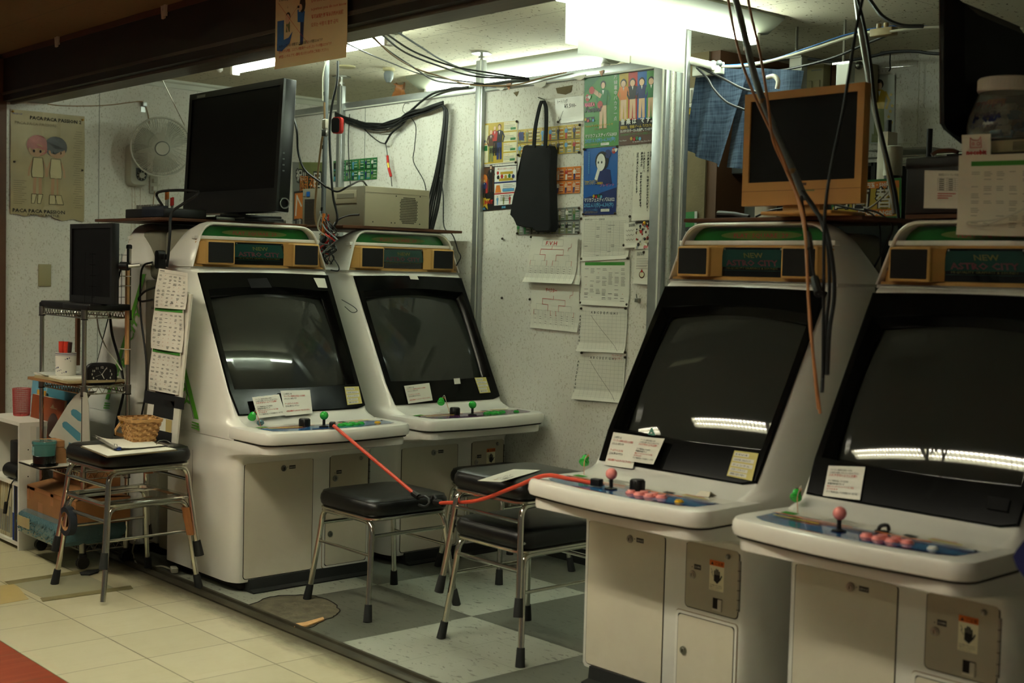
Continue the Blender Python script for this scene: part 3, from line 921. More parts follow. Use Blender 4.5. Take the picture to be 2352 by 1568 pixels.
    pr.text(0.0, 1.3215, 0.0085, 'HI-QUALITY GRAPHICS & SOUNDS', 'title_yellow', 2, 'CENTER', fit=0.2)
    pr.rect(-0.12, 1.3165, 0.25, 0.001, 'title_teal', 1)
    pr.obj('title_lettering', go)
    # --- bezel with its recessed screen
    b = MB()
    W0, W1 = 0.314, 0.318
    V0, V1 = 0.112, 0.560          # opening
    def ring(e, d, top, arc):       # opening outline, e = inset, d = depth
        out = []; K = 14
        x0, x1 = -(0.292 - e), 0.292 - e; y0, y1 = V0 + e * 0.8, V1 - e
        for i in range(K): u = i / K; out.append((x0 + (x1 - x0) * u, y0 - arc * 0.4 * math.sin(PI * u), -d))
        for i in range(6): u = i / 6; out.append((x1 + 0.003 * math.sin(PI * u), y0 + (y1 - y0) * u, -d))
        for i in range(K): u = i / K; out.append((x1 + (x0 - x1) * u, y1 + arc * math.sin(PI * u), -d))
        for i in range(6): u = i / 6; out.append((x0 - 0.003 * math.sin(PI * u), y1 + (y0 - y1) * u, -d))
        return out
    def outer(z, e=0):
        out = []; K = 14; r = 0.012
        x0, x1 = -W0 + e, W0 - e; xt0, xt1 = -W1 + e, W1 - e
        for i in range(K): u = i / K; out.append((x0 + r * (i == 0) + (x1 - x0 - r * (i == 0)) * u, 0 + e, z))
        for i in range(6): u = i / 6; out.append((x1 + (xt1 - x1) * u, (r if i == 0 else 0) + e + (BL - 2 * e) * u, z))
        for i in range(K): u = i / K; out.append((xt1 + (xt0 - xt1) * u, BL - e + 0.006 * math.sin(PI * u), z))
        for i in range(6): u = i / 6; out.append((xt0 + (x0 - xt0) * u, BL - e + (e * 2 - BL) * u, z))
        return out
    b.loft([outer(-0.004), outer(0.003), outer(0.005, 0.004), ring(0, -0.005, 0, 0.016), ring(0.004, 0.002, 0, 0.016), ring(0.014, 0.022, 0, 0.017), ring(0.02, 0.03, 0, 0.018)], 'bezel_black', False, False, BEZ)
    bz = b.obj('bezel', t, ang=22)
    s_ = MB()
    def crt(u, v):
        a = u * 2 - 1; c = v * 2 - 1
        x = 0.282 * a; y = (V0 + V1) / 2 + (V1 - V0 + 0.012) / 2 * c
        return BEZ @ Vector((x, y, -0.014 - 0.020 * a * a - 0.017 * c * c))
    s_.grid(crt, 24, 20, 'crt_glass'); s_.obj('crt_screen', bz)
    # --- control panel
    b = MB()
    def plan(hw, ff, z, r=0.055, bow=0.026):
        pts = [(-0.036, -hw * 0.985, z)]
        for i in range(7):
            a = R(270 + 90 * i / 6) ; pts.append((ff - r + r * math.cos(a), -hw + r + r * math.sin(a), z)) if 0 else None
        P = []
        for i in range(8):
            a = PI / 2 * i / 7
            P.append((ff - r + r * math.sin(a), -hw + r - r * math.cos(a)))
        K = 8
        Q = [(ff + bow * math.sin(PI * i / K), (-hw + r) + (2 * hw - 2 * r) * i / K) for i in range(1, K)]
        full = P + Q + [(x, -y) for x, y in P[::-1]]
        return [(-0.036, -hw * 0.985, z)] + [(x, y, z) for x, y in full] + [(-0.036, hw * 0.985, z)]
    b.loft([plan(0.343, 0.243, 0.613), plan(0.348, 0.252, 0.617), plan(0.351, 0.256, 0.630), plan(0.350, 0.254, 0.650), plan(0.347, 0.249, 0.659), plan(0.340, 0.240, 0.663)], 'cab_white')
    cp = b.obj('control_panel', t)
    TOP = Matrix(((0, -1, 0, 0), (1, 0, 0, 0), (0, 0, 1, PANEL_Z), (0, 0, 0, 1)))   # print x = across, print y = away from the player
    pr = Print(TOP)
    ov = [(-0.300, -0.105), (0.302, -0.105), (0.29, -0.198), (0.25, -0.222), (0.1, -0.244), (-0.1, -0.244), (-0.25, -0.222), (-0.29, -0.198)]
    pr.rect(-0.305, -0.103, 0.612, 0.078, 'white_plastic')
    pr.poly(ov, deco, 1)
    pr.line([(-0.31, -0.104), (0.31, -0.104)], 0.0025, 'ink_grey', 2)
    pr.obj('panel_overlay', cp)
    pr = Print(TOP, dz=0.0012)
    pr.line([(-0.27, -0.142), (-0.2, -0.146), (-0.13, -0.15)], 0.010, 'overlay_yellow', 2)
    pr.text(-0.272, -0.157, 0.022, 'PLAY & BATTLE', 'overlay_yellow', 2, fit=0.15) if 0 else None
    pr.line([(0.02, -0.112), (0.12, -0.116), (0.17, -0.114)], 0.008, 'orange', 2)
    pr.line([(-0.29, -0.112), (-0.19, -0.117), (-0.05, -0.115)], 0.006, 'orange', 2)
    pr.rect(-0.24, -0.095, 0.075, 0.05, 'paper_gloss', 1); pr.rect(-0.155, -0.095, 0.10, 0.055, 'paper_gloss', 1)
    pr.rect(-0.29, -0.095, 0.045, 0.028, 'ink_green', 1)
    for k in range(6): pr.rect(-0.15, -0.09 + k * 0.008, 0.085 - (k % 3) * 0.014, 0.003, 'ink_grey', 2)
    pr.rect(0.13, -0.098, 0.12, 0.04, 'paper_gloss', 1); pr.rect(0.15, -0.09, 0.09, 0.012, 'note_yellow', 2); pr.rect(0.15, -0.073, 0.07, 0.005, 'ink_red', 2)
    pr.rect(0.085, -0.098, 0.035, 0.022, 'sticker_dark', 2)
    pr.obj('panel_printing', cp)
    for x, z in ((-0.285, 0), (0.288, 0)):
        sc = MB(); sc.cyl((0.11, x, PANEL_Z), (0.11, x, PANEL_Z + 0.003), 0.004, 'steel', 10); sc.obj('screw', cp)
    # joystick, buttons, knob
    js = MB(); bx, by = 0.178, -0.044
    js.lathe([(0.019, 0.0015), (0.019, 0.004), (0.009, 0.0065), (0.0058, 0.008), (0.0058, 0.036)], 'plastic_black', 20, Matrix.Translation((bx, by, PANEL_Z)))
    jo = js.obj('joystick', cp)
    bb = MB(); bb.sphere((bx, by, PANEL_Z + 0.046), 0.0172, ball); bb.obj('ball_top', jo)
    if buttons:
        for (dx, dy) in ((-0.008, 0.038), (0.012, 0.070), (-0.013, 0.074), (0.014, 0.106), (-0.011, 0.110), (0.006, 0.142)):
            k = MB(); T = Matrix.Translation((0.172 - dx, 0.0 + dy, PANEL_Z))
            k.lathe([(0.0165, 0.001), (0.0165, 0.004), (0.0155, 0.0055), (0.0128, 0.0055), (0.0125, 0.0085), (0.0115, 0.0098), (0.0001, 0.0104)], ball, 22, T)
            k.obj('push_button', cp)
    k = MB(); k.lathe([(0.0135, 0.001), (0.0135, 0.004), (0.0105, 0.005), (0.0100, 0.008), (0.0001, 0.009)], start, 20, Matrix.Translation((0.178, 0.218, PANEL_Z))); k.obj('start_button', cp)
    if knob:
        ky = {'left': -0.10, 'right': 0.012}[knob]
        k = MB(); k.lathe([(0.0215, 0.0), (0.0225, 0.004), (0.0215, 0.029), (0.019, 0.0325), (0.0001, 0.0335)], 'plastic_black', 28, Matrix.Translation((0.125, ky, PANEL_Z)))
        for i in range(14):
            a = 2 * PI * i / 14; k.cyl((0.125 + 0.0218 * math.cos(a), ky + 0.0218 * math.sin(a), PANEL_Z + 0.003), (0.125 + 0.0212 * math.cos(a), ky + 0.0212 * math.sin(a), PANEL_Z + 0.029), 0.0016, 'plastic_black', 5)
        k.obj('spinner_knob', cp)
    # seams between the mouldings
    sm = MB()
    sm.loft([plan(0.3435, 0.2435, 0.6085), plan(0.3435, 0.2435, 0.6135)], 'seam_dark'); sm.obj('seam', cp)
    # --- doors
    def door(nm, x0, x1, z0_, z1_, f_=0.004, frame=False, dm='door_cream'):
        d = MB()
        d.prism(rrect(x0 - 0.003, x1 + 0.003, z0_ - 0.003, z1_ + 0.003, 0.014), f_ - 0.002, f_ + 0.0008, 'seam_dark', FT(0))
        if frame:
            d.prism(rrect(x0 - 0.014, x1 + 0.012, z0_ - 0.012, z1_ + 0.012, 0.012), f_ - 0.002, f_ + 0.0006, 'stain', FT(0))
            d.prism(rrect(x0 - 0.012, x1 + 0.010, z0_ - 0.010, z1_ + 0.010, 0.011), f_ - 0.001, f_ + 0.004, 'cab_white', FT(0))
            d.prism(rrect(x0 - 0.002, x1 + 0.002, z0_ - 0.002, z1_ + 0.002, 0.008), f_ + 0.003, f_ + 0.0046, 'seam_dark', FT(0)); f_ += 0.003
        d.prism(rrect(x0, x1, z0_, z1_, 0.012), f_, f_ + 0.0025, dm, FT(0))
        return d.obj(nm, t), f_ + 0.0025
    def lock(par, f_, x, z, r=0.0125):
        k = MB(); T = Matrix(((0, 0, 1, f_), (1, 0, 0, x), (0, 1, 0, z), (0, 0, 0, 1)))
        k.lathe([(r, 0), (r, 0.002), (r * 0.92, 0.004), (r * 0.66, 0.004), (r * 0.62, 0.0065), (0.0001, 0.0068)], 'steel', 22, T)
        k.box(-0.0012, 0.0012, -0.0045, 0.0045, 0.0066, 0.0076, 'seam_dark', T); k.obj('lock', par)
    bd, fd = door('service_door', -0.295, 0.022, 0.055, 0.514)
    lock(bd, fd, -0.118, 0.483)
    pr = Print(FT(fd)); pr.rect(-0.092, 0.478, 0.03, 0.014, 'sticker_dark'); pr.disc(-0.099, 0.486, 0.0018, 'seam_dark', 0, 8)
    pr.text(-0.0905, 0.4815, 0.0085, 'SERVICE', 'paper', 1, fit=0.026); pr.obj('door_sticker', bd)
    cd, fc = door('coin_door', 0.108, 0.300, 0.323, 0.516, dm='coin_beige')
    lock(cd, fc, 0.133, 0.42)
    k = MB(); k.lathe([(0.008, 0), (0.0075, 0.004), (0.005, 0.008), (0.0001, 0.009)], 'steel', 14, Matrix(((0, 0, 1, fc), (1, 0, 0, 0.262), (0, 1, 0, 0.496), (0, 0, 0, 1)))); k.obj('reject_button', cd)
    hg = MB(); hg.box(0.003, 0.011, 0.302, 0.307, 0.345, 0.49, 'steel')
    for i in range(5): hg.box(0.004, 0.0125, 0.3015, 0.3075, 0.35 + i * 0.028, 0.3515 + i * 0.028, 'seam_dark')
    hg.obj('hinge', cd)
    pr = Print(FT(fc)); pr.rect(0.138, 0.438, 0.026, 0.015, 'sticker_dark'); pr.text(0.14, 0.4425, 0.008, 'COIN', 'paper', 1, fit=0.02); pr.disc(0.131, 0.443, 0.0018, 'seam_dark', 0, 8)
    if caution:
        pr.rect(0.196, 0.389, 0.053, 0.088, 'note_cream' if 'note_cream' in MATS else 'paper'); pr.rect(0.196, 0.461, 0.053, 0.016, 'orange', 1)
        pr.poly([(0.201, 0.464), (0.211, 0.464), (0.206, 0.473)], 'ink', 2); pr.text(0.214, 0.4645, 0.0105, 'ご注意', 'ink', 2, fit=0.03)
        # hand with spread fingers and a bolt
        pr.poly([(0.213, 0.418), (0.226, 0.410), (0.235, 0.420), (0.235, 0.436), (0.213, 0.436)], 'ink', 2)
        for i, (x, hgt) in enumerate(((0.2145, 0.014), (0.220, 0.019), (0.2255, 0.018), (0.231, 0.013))): pr.rect(x - 0.001, 0.434, 0.0042, hgt, 'ink', 2)
        pr.line([(0.236, 0.424), (0.241, 0.434)], 0.004, 'ink', 2); pr.line([(0.203, 0.452), (0.208, 0.442), (0.204, 0.441), (0.211, 0.430)], 0.0012, 'ink', 3)
        for k_ in range(3): pr.text(0.199, 0.403 - k_ * 0.006, 0.005, ('中の部品に手をふれると', '感電することがあります', 'ふれないで下さい')[k_], 'ink', 2, fit=0.044 - 0.008 * (k_ == 2))
    pr.obj('door_sticker', cd)
    if caution and detail:
        k = MB(); k.box(0.004, 0.0075, 0.212, 0.246, 0.332, 0.368, 'seam_dark'); k.box(0.0065, 0.012, 0.233, 0.246, 0.332, 0.366, 'door_cream'); k.box(0.006, 0.010, 0.212, 0.233, 0.332, 0.337, 'door_cream'); k.obj('coin_return', cd)
    sd, fs_ = door('storage_door', 0.086, 0.292, 0.060, 0.296, frame=True)
    lock(sd, fs_, 0.110, 0.190)
    # --- side decals
    for s in (-1, 1):
        T = Matrix(((1, 0, 0, 0), (0, 0, -1, -0.3405), (0, 1, 0, 0), (0, 0, 0, 1))) if s < 0 else Matrix(((-1, 0, 0, 0), (0, 0, 1, 0.3405), (0, 1, 0, 0), (0, 0, 0, 1)))
        k = -s; pr = Print(T, dz=0.0008)
        fx = lambda z: (-0.257 - (z - 0.626) * 0.60)
        T_ = lambda f_: (f_ if s < 0 else -f_)
        warp = lambda x, y: (x, y, (0.343 - (y - 0.7) * 0.010 if y > 0.7 else 0.343 + (0.7 - y) * 0.08) - 0.3405 + 0.0008)
        pr.warp = warp
        zs = (0.665, 0.8, 0.95, 1.1, 1.245)
        for a_, c_ in zip(zs, zs[1:]): pr.poly([(T_(fx(a_) - 0.026), a_), (T_(fx(a_) + 0.008), a_), (T_(fx(c_) + 0.008), c_), (T_(fx(c_) - 0.026), c_)], 'decal_green'); pr.line([(T_(fx(a_) - 0.032), a_), (T_(fx(c_) - 0.032), c_)], 0.003, 'seam_dark', 1)
        for i in range(3): pr.poly([(T_(fx(0.66) - 0.05), 0.652 - i * 0.011), (T_(fx(0.66) + 0.008 + i * 0.004), 0.650 - i * 0.011), (T_(fx(0.66) + 0.009 + i * 0.004), 0.643 - i * 0.011), (T_(fx(0.66) - 0.05), 0.648 - i * 0.011)], 'decal_green')
        ang = math.atan2(1, -0.6)
        if s < 0:   # reads downwards beside the stripe
            z = 1.08; pr.text(fx(z) - 0.085, z, 0.06, 'ASTRO CITY', 'decal_green', 1, rot=ang - PI, bold=0.03, fit=0.45)
        else:
            z = 0.70; pr.text(-fx(z) + 0.085, z, 0.06, 'ASTRO CITY', 'decal_green', 1, rot=PI - ang, bold=0.03, fit=0.45)
        pr.obj('side_decal', t)
        pr = Print(T); pr.warp = lambda x, y: (x, y, -0.0015)
        pr.line([(T_(-0.334), 0.045), (T_(-0.334), 0.608)], 0.002, 'seam_dark'); pr.line([(T_(-0.56), 0.612), (T_(-0.03), 0.61)], 0.003, 'seam_dark')
        pr.obj('panel_joint', t)
    return t


POSE = [(-4.524, 2.898, 0.74), (-4.569, 3.697, 1.0), (-2.619, 2.931, -89.2), (-1.846, 2.960, -90.1)]
G = None
mat('note_cream', (228, 222, 188), 0.6)
cabA = make_cab('arcade_cabinet', 'white arcade machine with green joystick nearest the corridor, under the black television', POSE[0], 'green_plastic', 'overlay_blue', 'yellow_plastic', False, 'left')
cabB = make_cab('arcade_cabinet', 'white arcade machine with green joystick and purple-tinted panel against the poster wall', POSE[1], 'green_plastic', 'overlay_purple', 'green_plastic', True, 'left')
cabC = make_cab('arcade_cabinet', 'white arcade machine with pink joystick and yellow start button, under the orange monitor', POSE[2], 'pink_plastic', 'overlay_blue', 'yellow_plastic', True, 'right')
cabD = make_cab('arcade_cabinet', 'white arcade machine with pink joystick and white start button at the right edge', POSE[3], 'pink_plastic', 'overlay_blue', 'white_plastic', True, None)
cabE = copy_tree(cabA); cabE['label'] = 'shaded arcade machine standing back to back behind the cart, facing the fan wall'
cabE.location = (-5.985, 2.91, 0); cabE.rotation_euler = (0, 0, PI)
# ================================================================ stools
def leg_path(sx, sy):
    return [(sx * 0.203, sy * 0.208, 0.012), (sx * 0.190, sy * 0.196, 0.10), (sx * 0.172, sy * 0.176, 0.27), (sx * 0.166, sy * 0.171, 0.325), (sx * 0.150, sy * 0.168, 0.350), (sx * 0.115, sy * 0.167, 0.357), (0, sy * 0.167, 0.358)]


def make_stool(label, loc, rz=0, seat=True, group=None, bare_foot=False, lying=None):
    t = thing('stacking_stool', label, 'stool', loc, R(rz), group)
    for sx in (-1, 1):
        for sy in (-1, 1):
            b = MB(); P = [Vector(p) for p in leg_path(sx, sy)]
            b.tube(P, 0.0108, 'chrome', 12, smooth=5); lo = b.obj('leg', t)
            if not (bare_foot and (sx, sy) == (-1, -1)):
                c = MB(); a = P[0]; d = (P[1] - P[0]).normalized()
                c.tube([a - d * 0.012, a + d * 0.004, a + d * 0.05], [0.0165, 0.0160, 0.0135], 'rubber', 14); c.obj('rubber_foot', lo)
    for sy in (-1, 1):
        b = MB(); b.tube([(-0.176, sy * 0.180, 0.235), (0.176, sy * 0.180, 0.235)], 0.0058, 'chrome', 10); b.obj('lower_stretcher', t)
    for sx in (-1, 1):
        b = MB(); b.tube([(sx * 0.169, -0.172, 0.305), (sx * 0.169, 0.172, 0.305)], 0.0075, 'chrome', 10); b.obj('side_stretcher', t)
    r = MB()
    o = rrect(-0.182, 0.182, -0.182, 0.182, 0.05, 6); i_ = rrect(-0.16, 0.16, -0.16, 0.16, 0.035, 6)
    r.loft([[(x, y, 0.362) for x, y in o], [(x * 1.02, y * 1.02, 0.366) for x, y in o], [(x * 1.02, y * 1.02, 0.372) for x, y in o], [(x, y, 0.375) for x, y in o], [(x, y, 0.374) for x, y in i_], [(x, y, 0.363) for x, y in i_], [(x, y, 0.362) for x, y in o]], 'chrome', False, False)
    r.obj('seat_rim', t)
    if seat:
        c = MB(); L = []
        for k_, z in ((0.90, 0.372), (0.975, 0.376), (1.015, 0.386), (1.03, 0.402), (1.02, 0.418), (0.985, 0.4305), (0.97, 0.4325), (0.93, 0.437), (0.78, 0.441), (0.4, 0.444), (0.05, 0.445)):
            L.append([(x * k_, y * k_, z) for x, y in rrect(-0.185, 0.185, -0.185, 0.185, 0.052, 7)])
        c.loft(L, 'vinyl_black'); so = c.obj('seat_cushion', t, ang=60)
        p = MB(); p.tube([(x * 0.99, y * 0.99, 0.4312) for x, y in rrect(-0.183, 0.183, -0.183, 0.183, 0.05, 6)], 0.0018, 'vinyl_black', 6, closed=True); p.obj('piping', so)
    else:
        b = MB()
        for s in (-1, 1): b.box(-0.175, 0.175, s * 0.09 - 0.012, s * 0.09 + 0.012, 0.364, 0.370, 'chrome')
        b.obj('seat_bracket', t)
    return t


ST = make_stool('black-seated chrome stool in front of the left machine, the red cord hooked at its seat', (-4.085, 2.965, 0), 0)
make_stool('lower stool of the pair standing by the right-hand machines', (-3.345, 3.045, 0), 90)
make_stool('upper stool of the pair by the right-hand machines, a paper strip on its seat', (-3.350, 3.035, 0.165), 90)
make_stool('black-seated chrome stool at the back before the poster wall, mostly hidden by the stacked pair', (-4.24, 3.735, 0), 0)
make_stool('lower stool of the left stack, a bare frame without a seat', (-4.873, 2.283, 0), 92, seat=False, bare_foot=True)
make_stool('upper stool of the left stack, clipboard and basket on its black seat', (-4.875, 2.285, 0.135), 92)
# brown tape wound on the frame, black tape roll hanging off the corner
random.seed(8)
b = MB()
for k, (p, q) in enumerate((((-4.705, 2.448, 0.33), (-4.692, 2.466, 0.22)), ((-5.035, 2.448, 0.50), (-5.045, 2.458, 0.42)))):
    L = []
    for i in range(7):
        c = Vector(p).lerp(Vector(q), i / 6); L.append([tuple(c + Vector((math.cos(2 * PI * j / 12), math.sin(2 * PI * j / 12), 0)) * (0.0155 + random.uniform(-0.002, 0.003) + (0.006 if i in (1, 2) and 3 < j < 7 else 0))) for j in range(12)])
    if k == 0: b.loft(L, 'tape_brown')
    else:
        b2 = MB(); b2.loft(L, 'tape_brown'); tag(b2.obj('tape_wrap'), 'brown tape wound round the far leg joint of the left stack', 'tape')
tag(b.obj('tape_wrap'), 'torn brown packing tape wound round the near right leg of the left stack', 'tape')
tc_ = on_z(246, 1178, 0.30)
t = thing('tape_roll', 'dark tape roll hanging on the lower frame of the left stack', 'tape roll', (-5.015, 2.10, 0.262))
b = MB(); b.lathe([(0.038, -0.014), (0.058, -0.014), (0.058, 0.014), (0.038, 0.014), (0.038, -0.014)], 'ink_navy' if 'ink_navy' in MATS else 'plastic_black', 30, Matrix.Rotation(R(90), 4, 'X'))
mat('tape_navy', (22, 30, 40), 0.6); b.mats = ['tape_navy']
b.obj('tape_ring', t)
b = MB(); b.lathe([(0.0365, -0.014), (0.0378, -0.014), (0.0378, 0.014), (0.0365, 0.014), (0.0365, -0.014)], 'cardboard', 30, Matrix.Rotation(R(90), 4, 'X')); b.obj('core', t)
# paper strip on the upper stool of the pair
pr0 = MB(); SZ = 0.165 + 0.446
qs = [on_z(*a, SZ) for a in ((1097, 1104), (1150, 1107), (1242, 1080), (1180, 1078))]
pr0.add([tuple(p) for p in qs] + [tuple(p + Vector((0, 0, 0.0015))) for p in qs], [[0, 1, 2, 3], [4, 5, 6, 7], [0, 1, 5, 4], [1, 2, 6, 5], [2, 3, 7, 6], [3, 0, 4, 7]], 'paper_gloss')
po = tag(pr0.obj('paper_strip'), 'laminated white price strip lying on the upper stool of the pair', 'paper')
u = (qs[2] - qs[1]).normalized(); v_ = Vector((0, 0, 1)).cross(u)
T = Matrix(((u.x, v_.x, 0, qs[1].x), (u.y, v_.y, 0, qs[1].y), (0, 0, 1, SZ + 0.0015), (0, 0, 0, 1)))
pr = Print(T); pr.text(0.05, 0.028, 0.018, 'フリープレイ', 'ink', 1, fit=0.10); pr.text(0.03, 0.008, 0.018, '1 時間 500', 'ink', 1, fit=0.09); pr.rect(0.015, 0.03, 0.03, 0.006, 'brass')
pr.obj('printing', po)

# ================================================================ clipboard, papers, basket on the left stack
SZ = 0.135 + 0.446
t = thing('clipboard', 'clipboard with white sheets lying on the left stack under the basket', 'clipboard', (0, 0, 0))
qs = [on_z(*a, SZ + 0.004) for a in ((185, 1025), (246, 1049), (408, 1033), (330, 1015))]
def slab(b, qs, h, m, dz=0):
    b.add([tuple(p + Vector((0, 0, dz))) for p in qs] + [tuple(p + Vector((0, 0, h + dz))) for p in qs], [[3, 2, 1, 0], [4, 5, 6, 7], [0, 1, 5, 4], [1, 2, 6, 5], [2, 3, 7, 6], [3, 0, 4, 7]], m)
b = MB(); slab(b, qs, 0.003, 'back_beige', -0.003); b.obj('board', t)
b = MB(); slab(b, [p + (sum(qs, Vector()) / 4 - p) * 0.03 for p in qs], 0.0025, 'paper', 0.001); b.obj('sheet', t)
d = (qs[3] - qs[2])
b = MB(); c = qs[2] * 0.6 + qs[3] * 0.4
b.box(-0.01, 0.012, -0.055, 0.055, 0.004, 0.012, 'steel', Matrix.Translation(c) @ Matrix.Rotation(math.atan2(d.y, d.x) - PI / 2, 4, 'Z'), 0.002)
b.tube([c + Vector((0, -0.03, 0.012)), c + Vector((-0.012, -0.015, 0.022)), c + Vector((-0.012, 0.015, 0.022)), c + Vector((0, 0.03, 0.012))], 0.002, 'steel', 8, smooth=4)
b.obj('clip', t)
# sheaf of curling printouts
qs = [on_z(*a, SZ + 0.008) for a in ((196, 1012), (262, 1036), (372, 1026), (322, 1010))]
t = thing('paper_sheaf', 'sheaf of printouts curling up at its left edge, held by a blue clip', 'paper', (0, 0, 0))
b = MB()
def curl(u, v):
    p = (qs[1] * (1 - u) + qs[2] * u) * (1 - v) + (qs[0] * (1 - u) + qs[3] * u) * v
    return p + Vector((0, 0, 0.032 * max(0, 1 - u * 2.2) ** 2 * (0.3 + 0.7 * v) + 0.001))
for k in range(4): b.grid(lambda u, v, k=k: curl(u, v) + Vector((0.002 * k, 0.003 * k, 0.0015 * k)), 12, 4, 'paper')
b.obj('sheet', t, nofix=True)
b = MB(); c = on_z(269, 1033, SZ + 0.01)
b.box(-0.016, 0.016, -0.006, 0.01, 0.0, 0.012, 'ink_blue', Matrix.Translation(c), 0.002); b.tube([c + Vector((-0.01, -0.004, 0.01)), c + Vector((-0.012, -0.006, 0.022)), c + Vector((0.012, -0.006, 0.022)), c + Vector((0.01, -0.004, 0.01))], 0.0012, 'steel', 6); b.obj('binder_clip', t)
# woven basket
bc = on_z(305, 1012, SZ + 0.012)
mat('splint', (196, 150, 92), 0.55, var=0.2, vscale=40)
mat('splint_dark', (172, 124, 70), 0.55, var=0.2, vscale=40)
t = thing('woven_basket', 'small woven wood-splint basket with its handle folded down', 'basket', (bc.x, bc.y + 0.03, SZ + 0.012), R(-8))
Hh = 0.085; A0, B0 = 0.060, 0.046; A1, B1 = 0.080, 0.064
def wall_pt(s, z, off=0.0):
    """s in 0..4 walks round the basket"""
    k = z / Hh; a = A0 + (A1 - A0) * k; b_ = B0 + (B1 - B0) * k
    pts = rrect(-a - off, a + off, -b_ - off, b_ + off, 0.014, 5)
    n = len(pts); f_ = (s % 1.0) * n; i = int(f_) % n; fr = f_ - int(f_)
    p, q = pts[i], pts[(i + 1) % n]; return Vector((p[0] + (q[0] - p[0]) * fr, p[1] + (q[1] - p[1]) * fr, z))
# arc-length parameter
def per(z):
    P = [wall_pt(i / 240, z) for i in range(241)]; L = [0]
    for a, c in zip(P, P[1:]): L.append(L[-1] + (c - a).length)
    return L
PL = per(Hh / 2)
def arc(s):
    s = s % 1.0; tgt = s * PL[-1]
    for i in range(240):
        if PL[i + 1] >= tgt: return (i + (tgt - PL[i]) / (PL[i + 1] - PL[i] + 1e-9)) / 240
    return 1.0
b = MB(); NS = 26; NR = 8
for r_ in range(NR):
    z0_, z1_ = Hh * (r_ + 0.08) / NR, Hh * (r_ + 0.92) / NR; lo = []; hi = []
    K = NS * 4
    for i in range(K):
        off = 0.0022 * math.cos(PI * (i / 4) + (r_ % 2) * PI)
        lo.append(wall_pt(arc(i / K), z0_, off)); hi.append(wall_pt(arc(i / K), z1_, off))
    lo2 = [p * 1.0 for p in lo]; n = K
    b.add([tuple(p) for p in lo + hi], [[i, (i + 1) % n, n + (i + 1) % n, n + i] for i in range(n)], 'splint' if r_ % 2 else 'splint_dark')
b.obj('weavers', t, nofix=True)
b = MB()
for i in range(NS):
    c0, c1 = (i + 0.18) / NS, (i + 0.82) / NS; n_seg = NR * 2
    P = []
    for j in range(n_seg + 1):
        z = Hh * j / n_seg * 1.06; off = -0.0026 * math.cos(PI * (j / 2.0 - 0.5) + i * PI) * 1.0
        P.append((wall_pt(arc(c0), min(z, Hh * 1.06), off), wall_pt(arc(c1), min(z, Hh * 1.06), off)))
    vs = [tuple(p) for pr_ in P for p in pr_]; b.add(vs, [[2 * j, 2 * j + 1, 2 * j + 3, 2 * j + 2] for j in range(n_seg)], 'splint')
b.obj('stakes', t, nofix=True)
b = MB(); b.add([tuple(wall_pt(i / 24, 0.002)) for i in range(24)], [list(range(24))], 'splint_dark'); b.obj('basket_bottom', t)
b = MB(); lo = [wall_pt(arc(i / 48), Hh * 0.93, 0.004) for i in range(48)]; hi = [wall_pt(arc(i / 48), Hh * 1.07, 0.004) for i in range(48)]; li = [wall_pt(arc(i / 48), Hh * 1.07, -0.003) for i in range(48)]
b.loft([lo, hi, li], 'splint', False, False); b.obj('rim_band', t)
b = MB()
P = [Vector((A1 * 0.0 + 0.0, 0, 0))]
hp = [(-0.006, -B1 - 0.008, Hh * 0.86), (-0.04, -B1 - 0.014, Hh * 0.60), (-0.075, -B1 - 0.012, Hh * 0.30), (-0.098, -0.04, Hh * 0.12), (-0.10, 0.0, Hh * 0.10), (-0.098, 0.04, Hh * 0.14), (-0.075, B1 + 0.012, Hh * 0.3), (-0.006, B1 + 0.008, Hh * 0.86)]
hs = spline([Vector(p) for p in hp], 5)
vs = []
for i, p in enumerate(hs):
    tg = (hs[min(i + 1, len(hs) - 1)] - hs[max(i - 1, 0)]).normalized(); nrm = Vector((0, 1, 0)) if abs(tg.y) < 0.6 else Vector((-1, 0, 0))
    sd = tg.cross(nrm).normalized() * 0.007; nn = sd.cross(tg).normalized() * 0.0012
    vs += [tuple(p + sd + nn), tuple(p - sd + nn), tuple(p - sd - nn), tuple(p + sd - nn)]
n = len(hs); b.add(vs, [[4 * i + k, 4 * i + (k + 1) % 4, 4 * i + 4 + (k + 1) % 4, 4 * i + 4 + k] for i in range(n - 1) for k in range(4)], 'splint'); ho = b.obj('handle', t)
b = MB(); b.cyl((-0.008, -B1 - 0.012, Hh * 0.86), (-0.008, -B1 - 0.002, Hh * 0.86), 0.005, 'brass', 12); b.obj('rivet', t)

# ================================================================ the wire cart
CXa, CXb, CYa, CYb = -5.72, -5.27, 2.27, 2.465
t = thing('wire_cart', 'chrome wire-shelf cart on casters, carrying a small monitor on top', 'wire shelf', (CXa, CYa, 0))
Wd, Dp = CXb - CXa, CYb - CYa
for (x, y, h) in ((0, 0, 1.10), (Wd, 0, 1.105), (Wd, Dp, 1.36), (0, Dp, 1.36)):
    b = MB(); b.cyl((x, y, 0.075), (x, y, h), 0.0095 if h < 1.2 else 0.0095, 'chrome', 12)
    b.lathe([(0.0125, h - 0.008), (0.0125, h + 0.006), (0.008, h + 0.01)], 'plastic_black', 12, Matrix.Translation((x, y, 0)))
    po = b.obj('post', t)
    c = MB(); c.cyl((x - 0.012, y, 0.026), (x - 0.001, y, 0.026), 0.026, 'plastic_black', 20); c.cyl((x + 0.002, y, 0.026), (x + 0.013, y, 0.026), 0.026, 'plastic_black', 20)
    c.box(x - 0.009, x + 0.009, y - 0.018, y + 0.018, 0.035, 0.062, 'plastic_black', bev=0.005); c.cyl((x, y, 0.05), (x, y, 0.08), 0.006, 'chrome', 8); c.obj('caster', po)
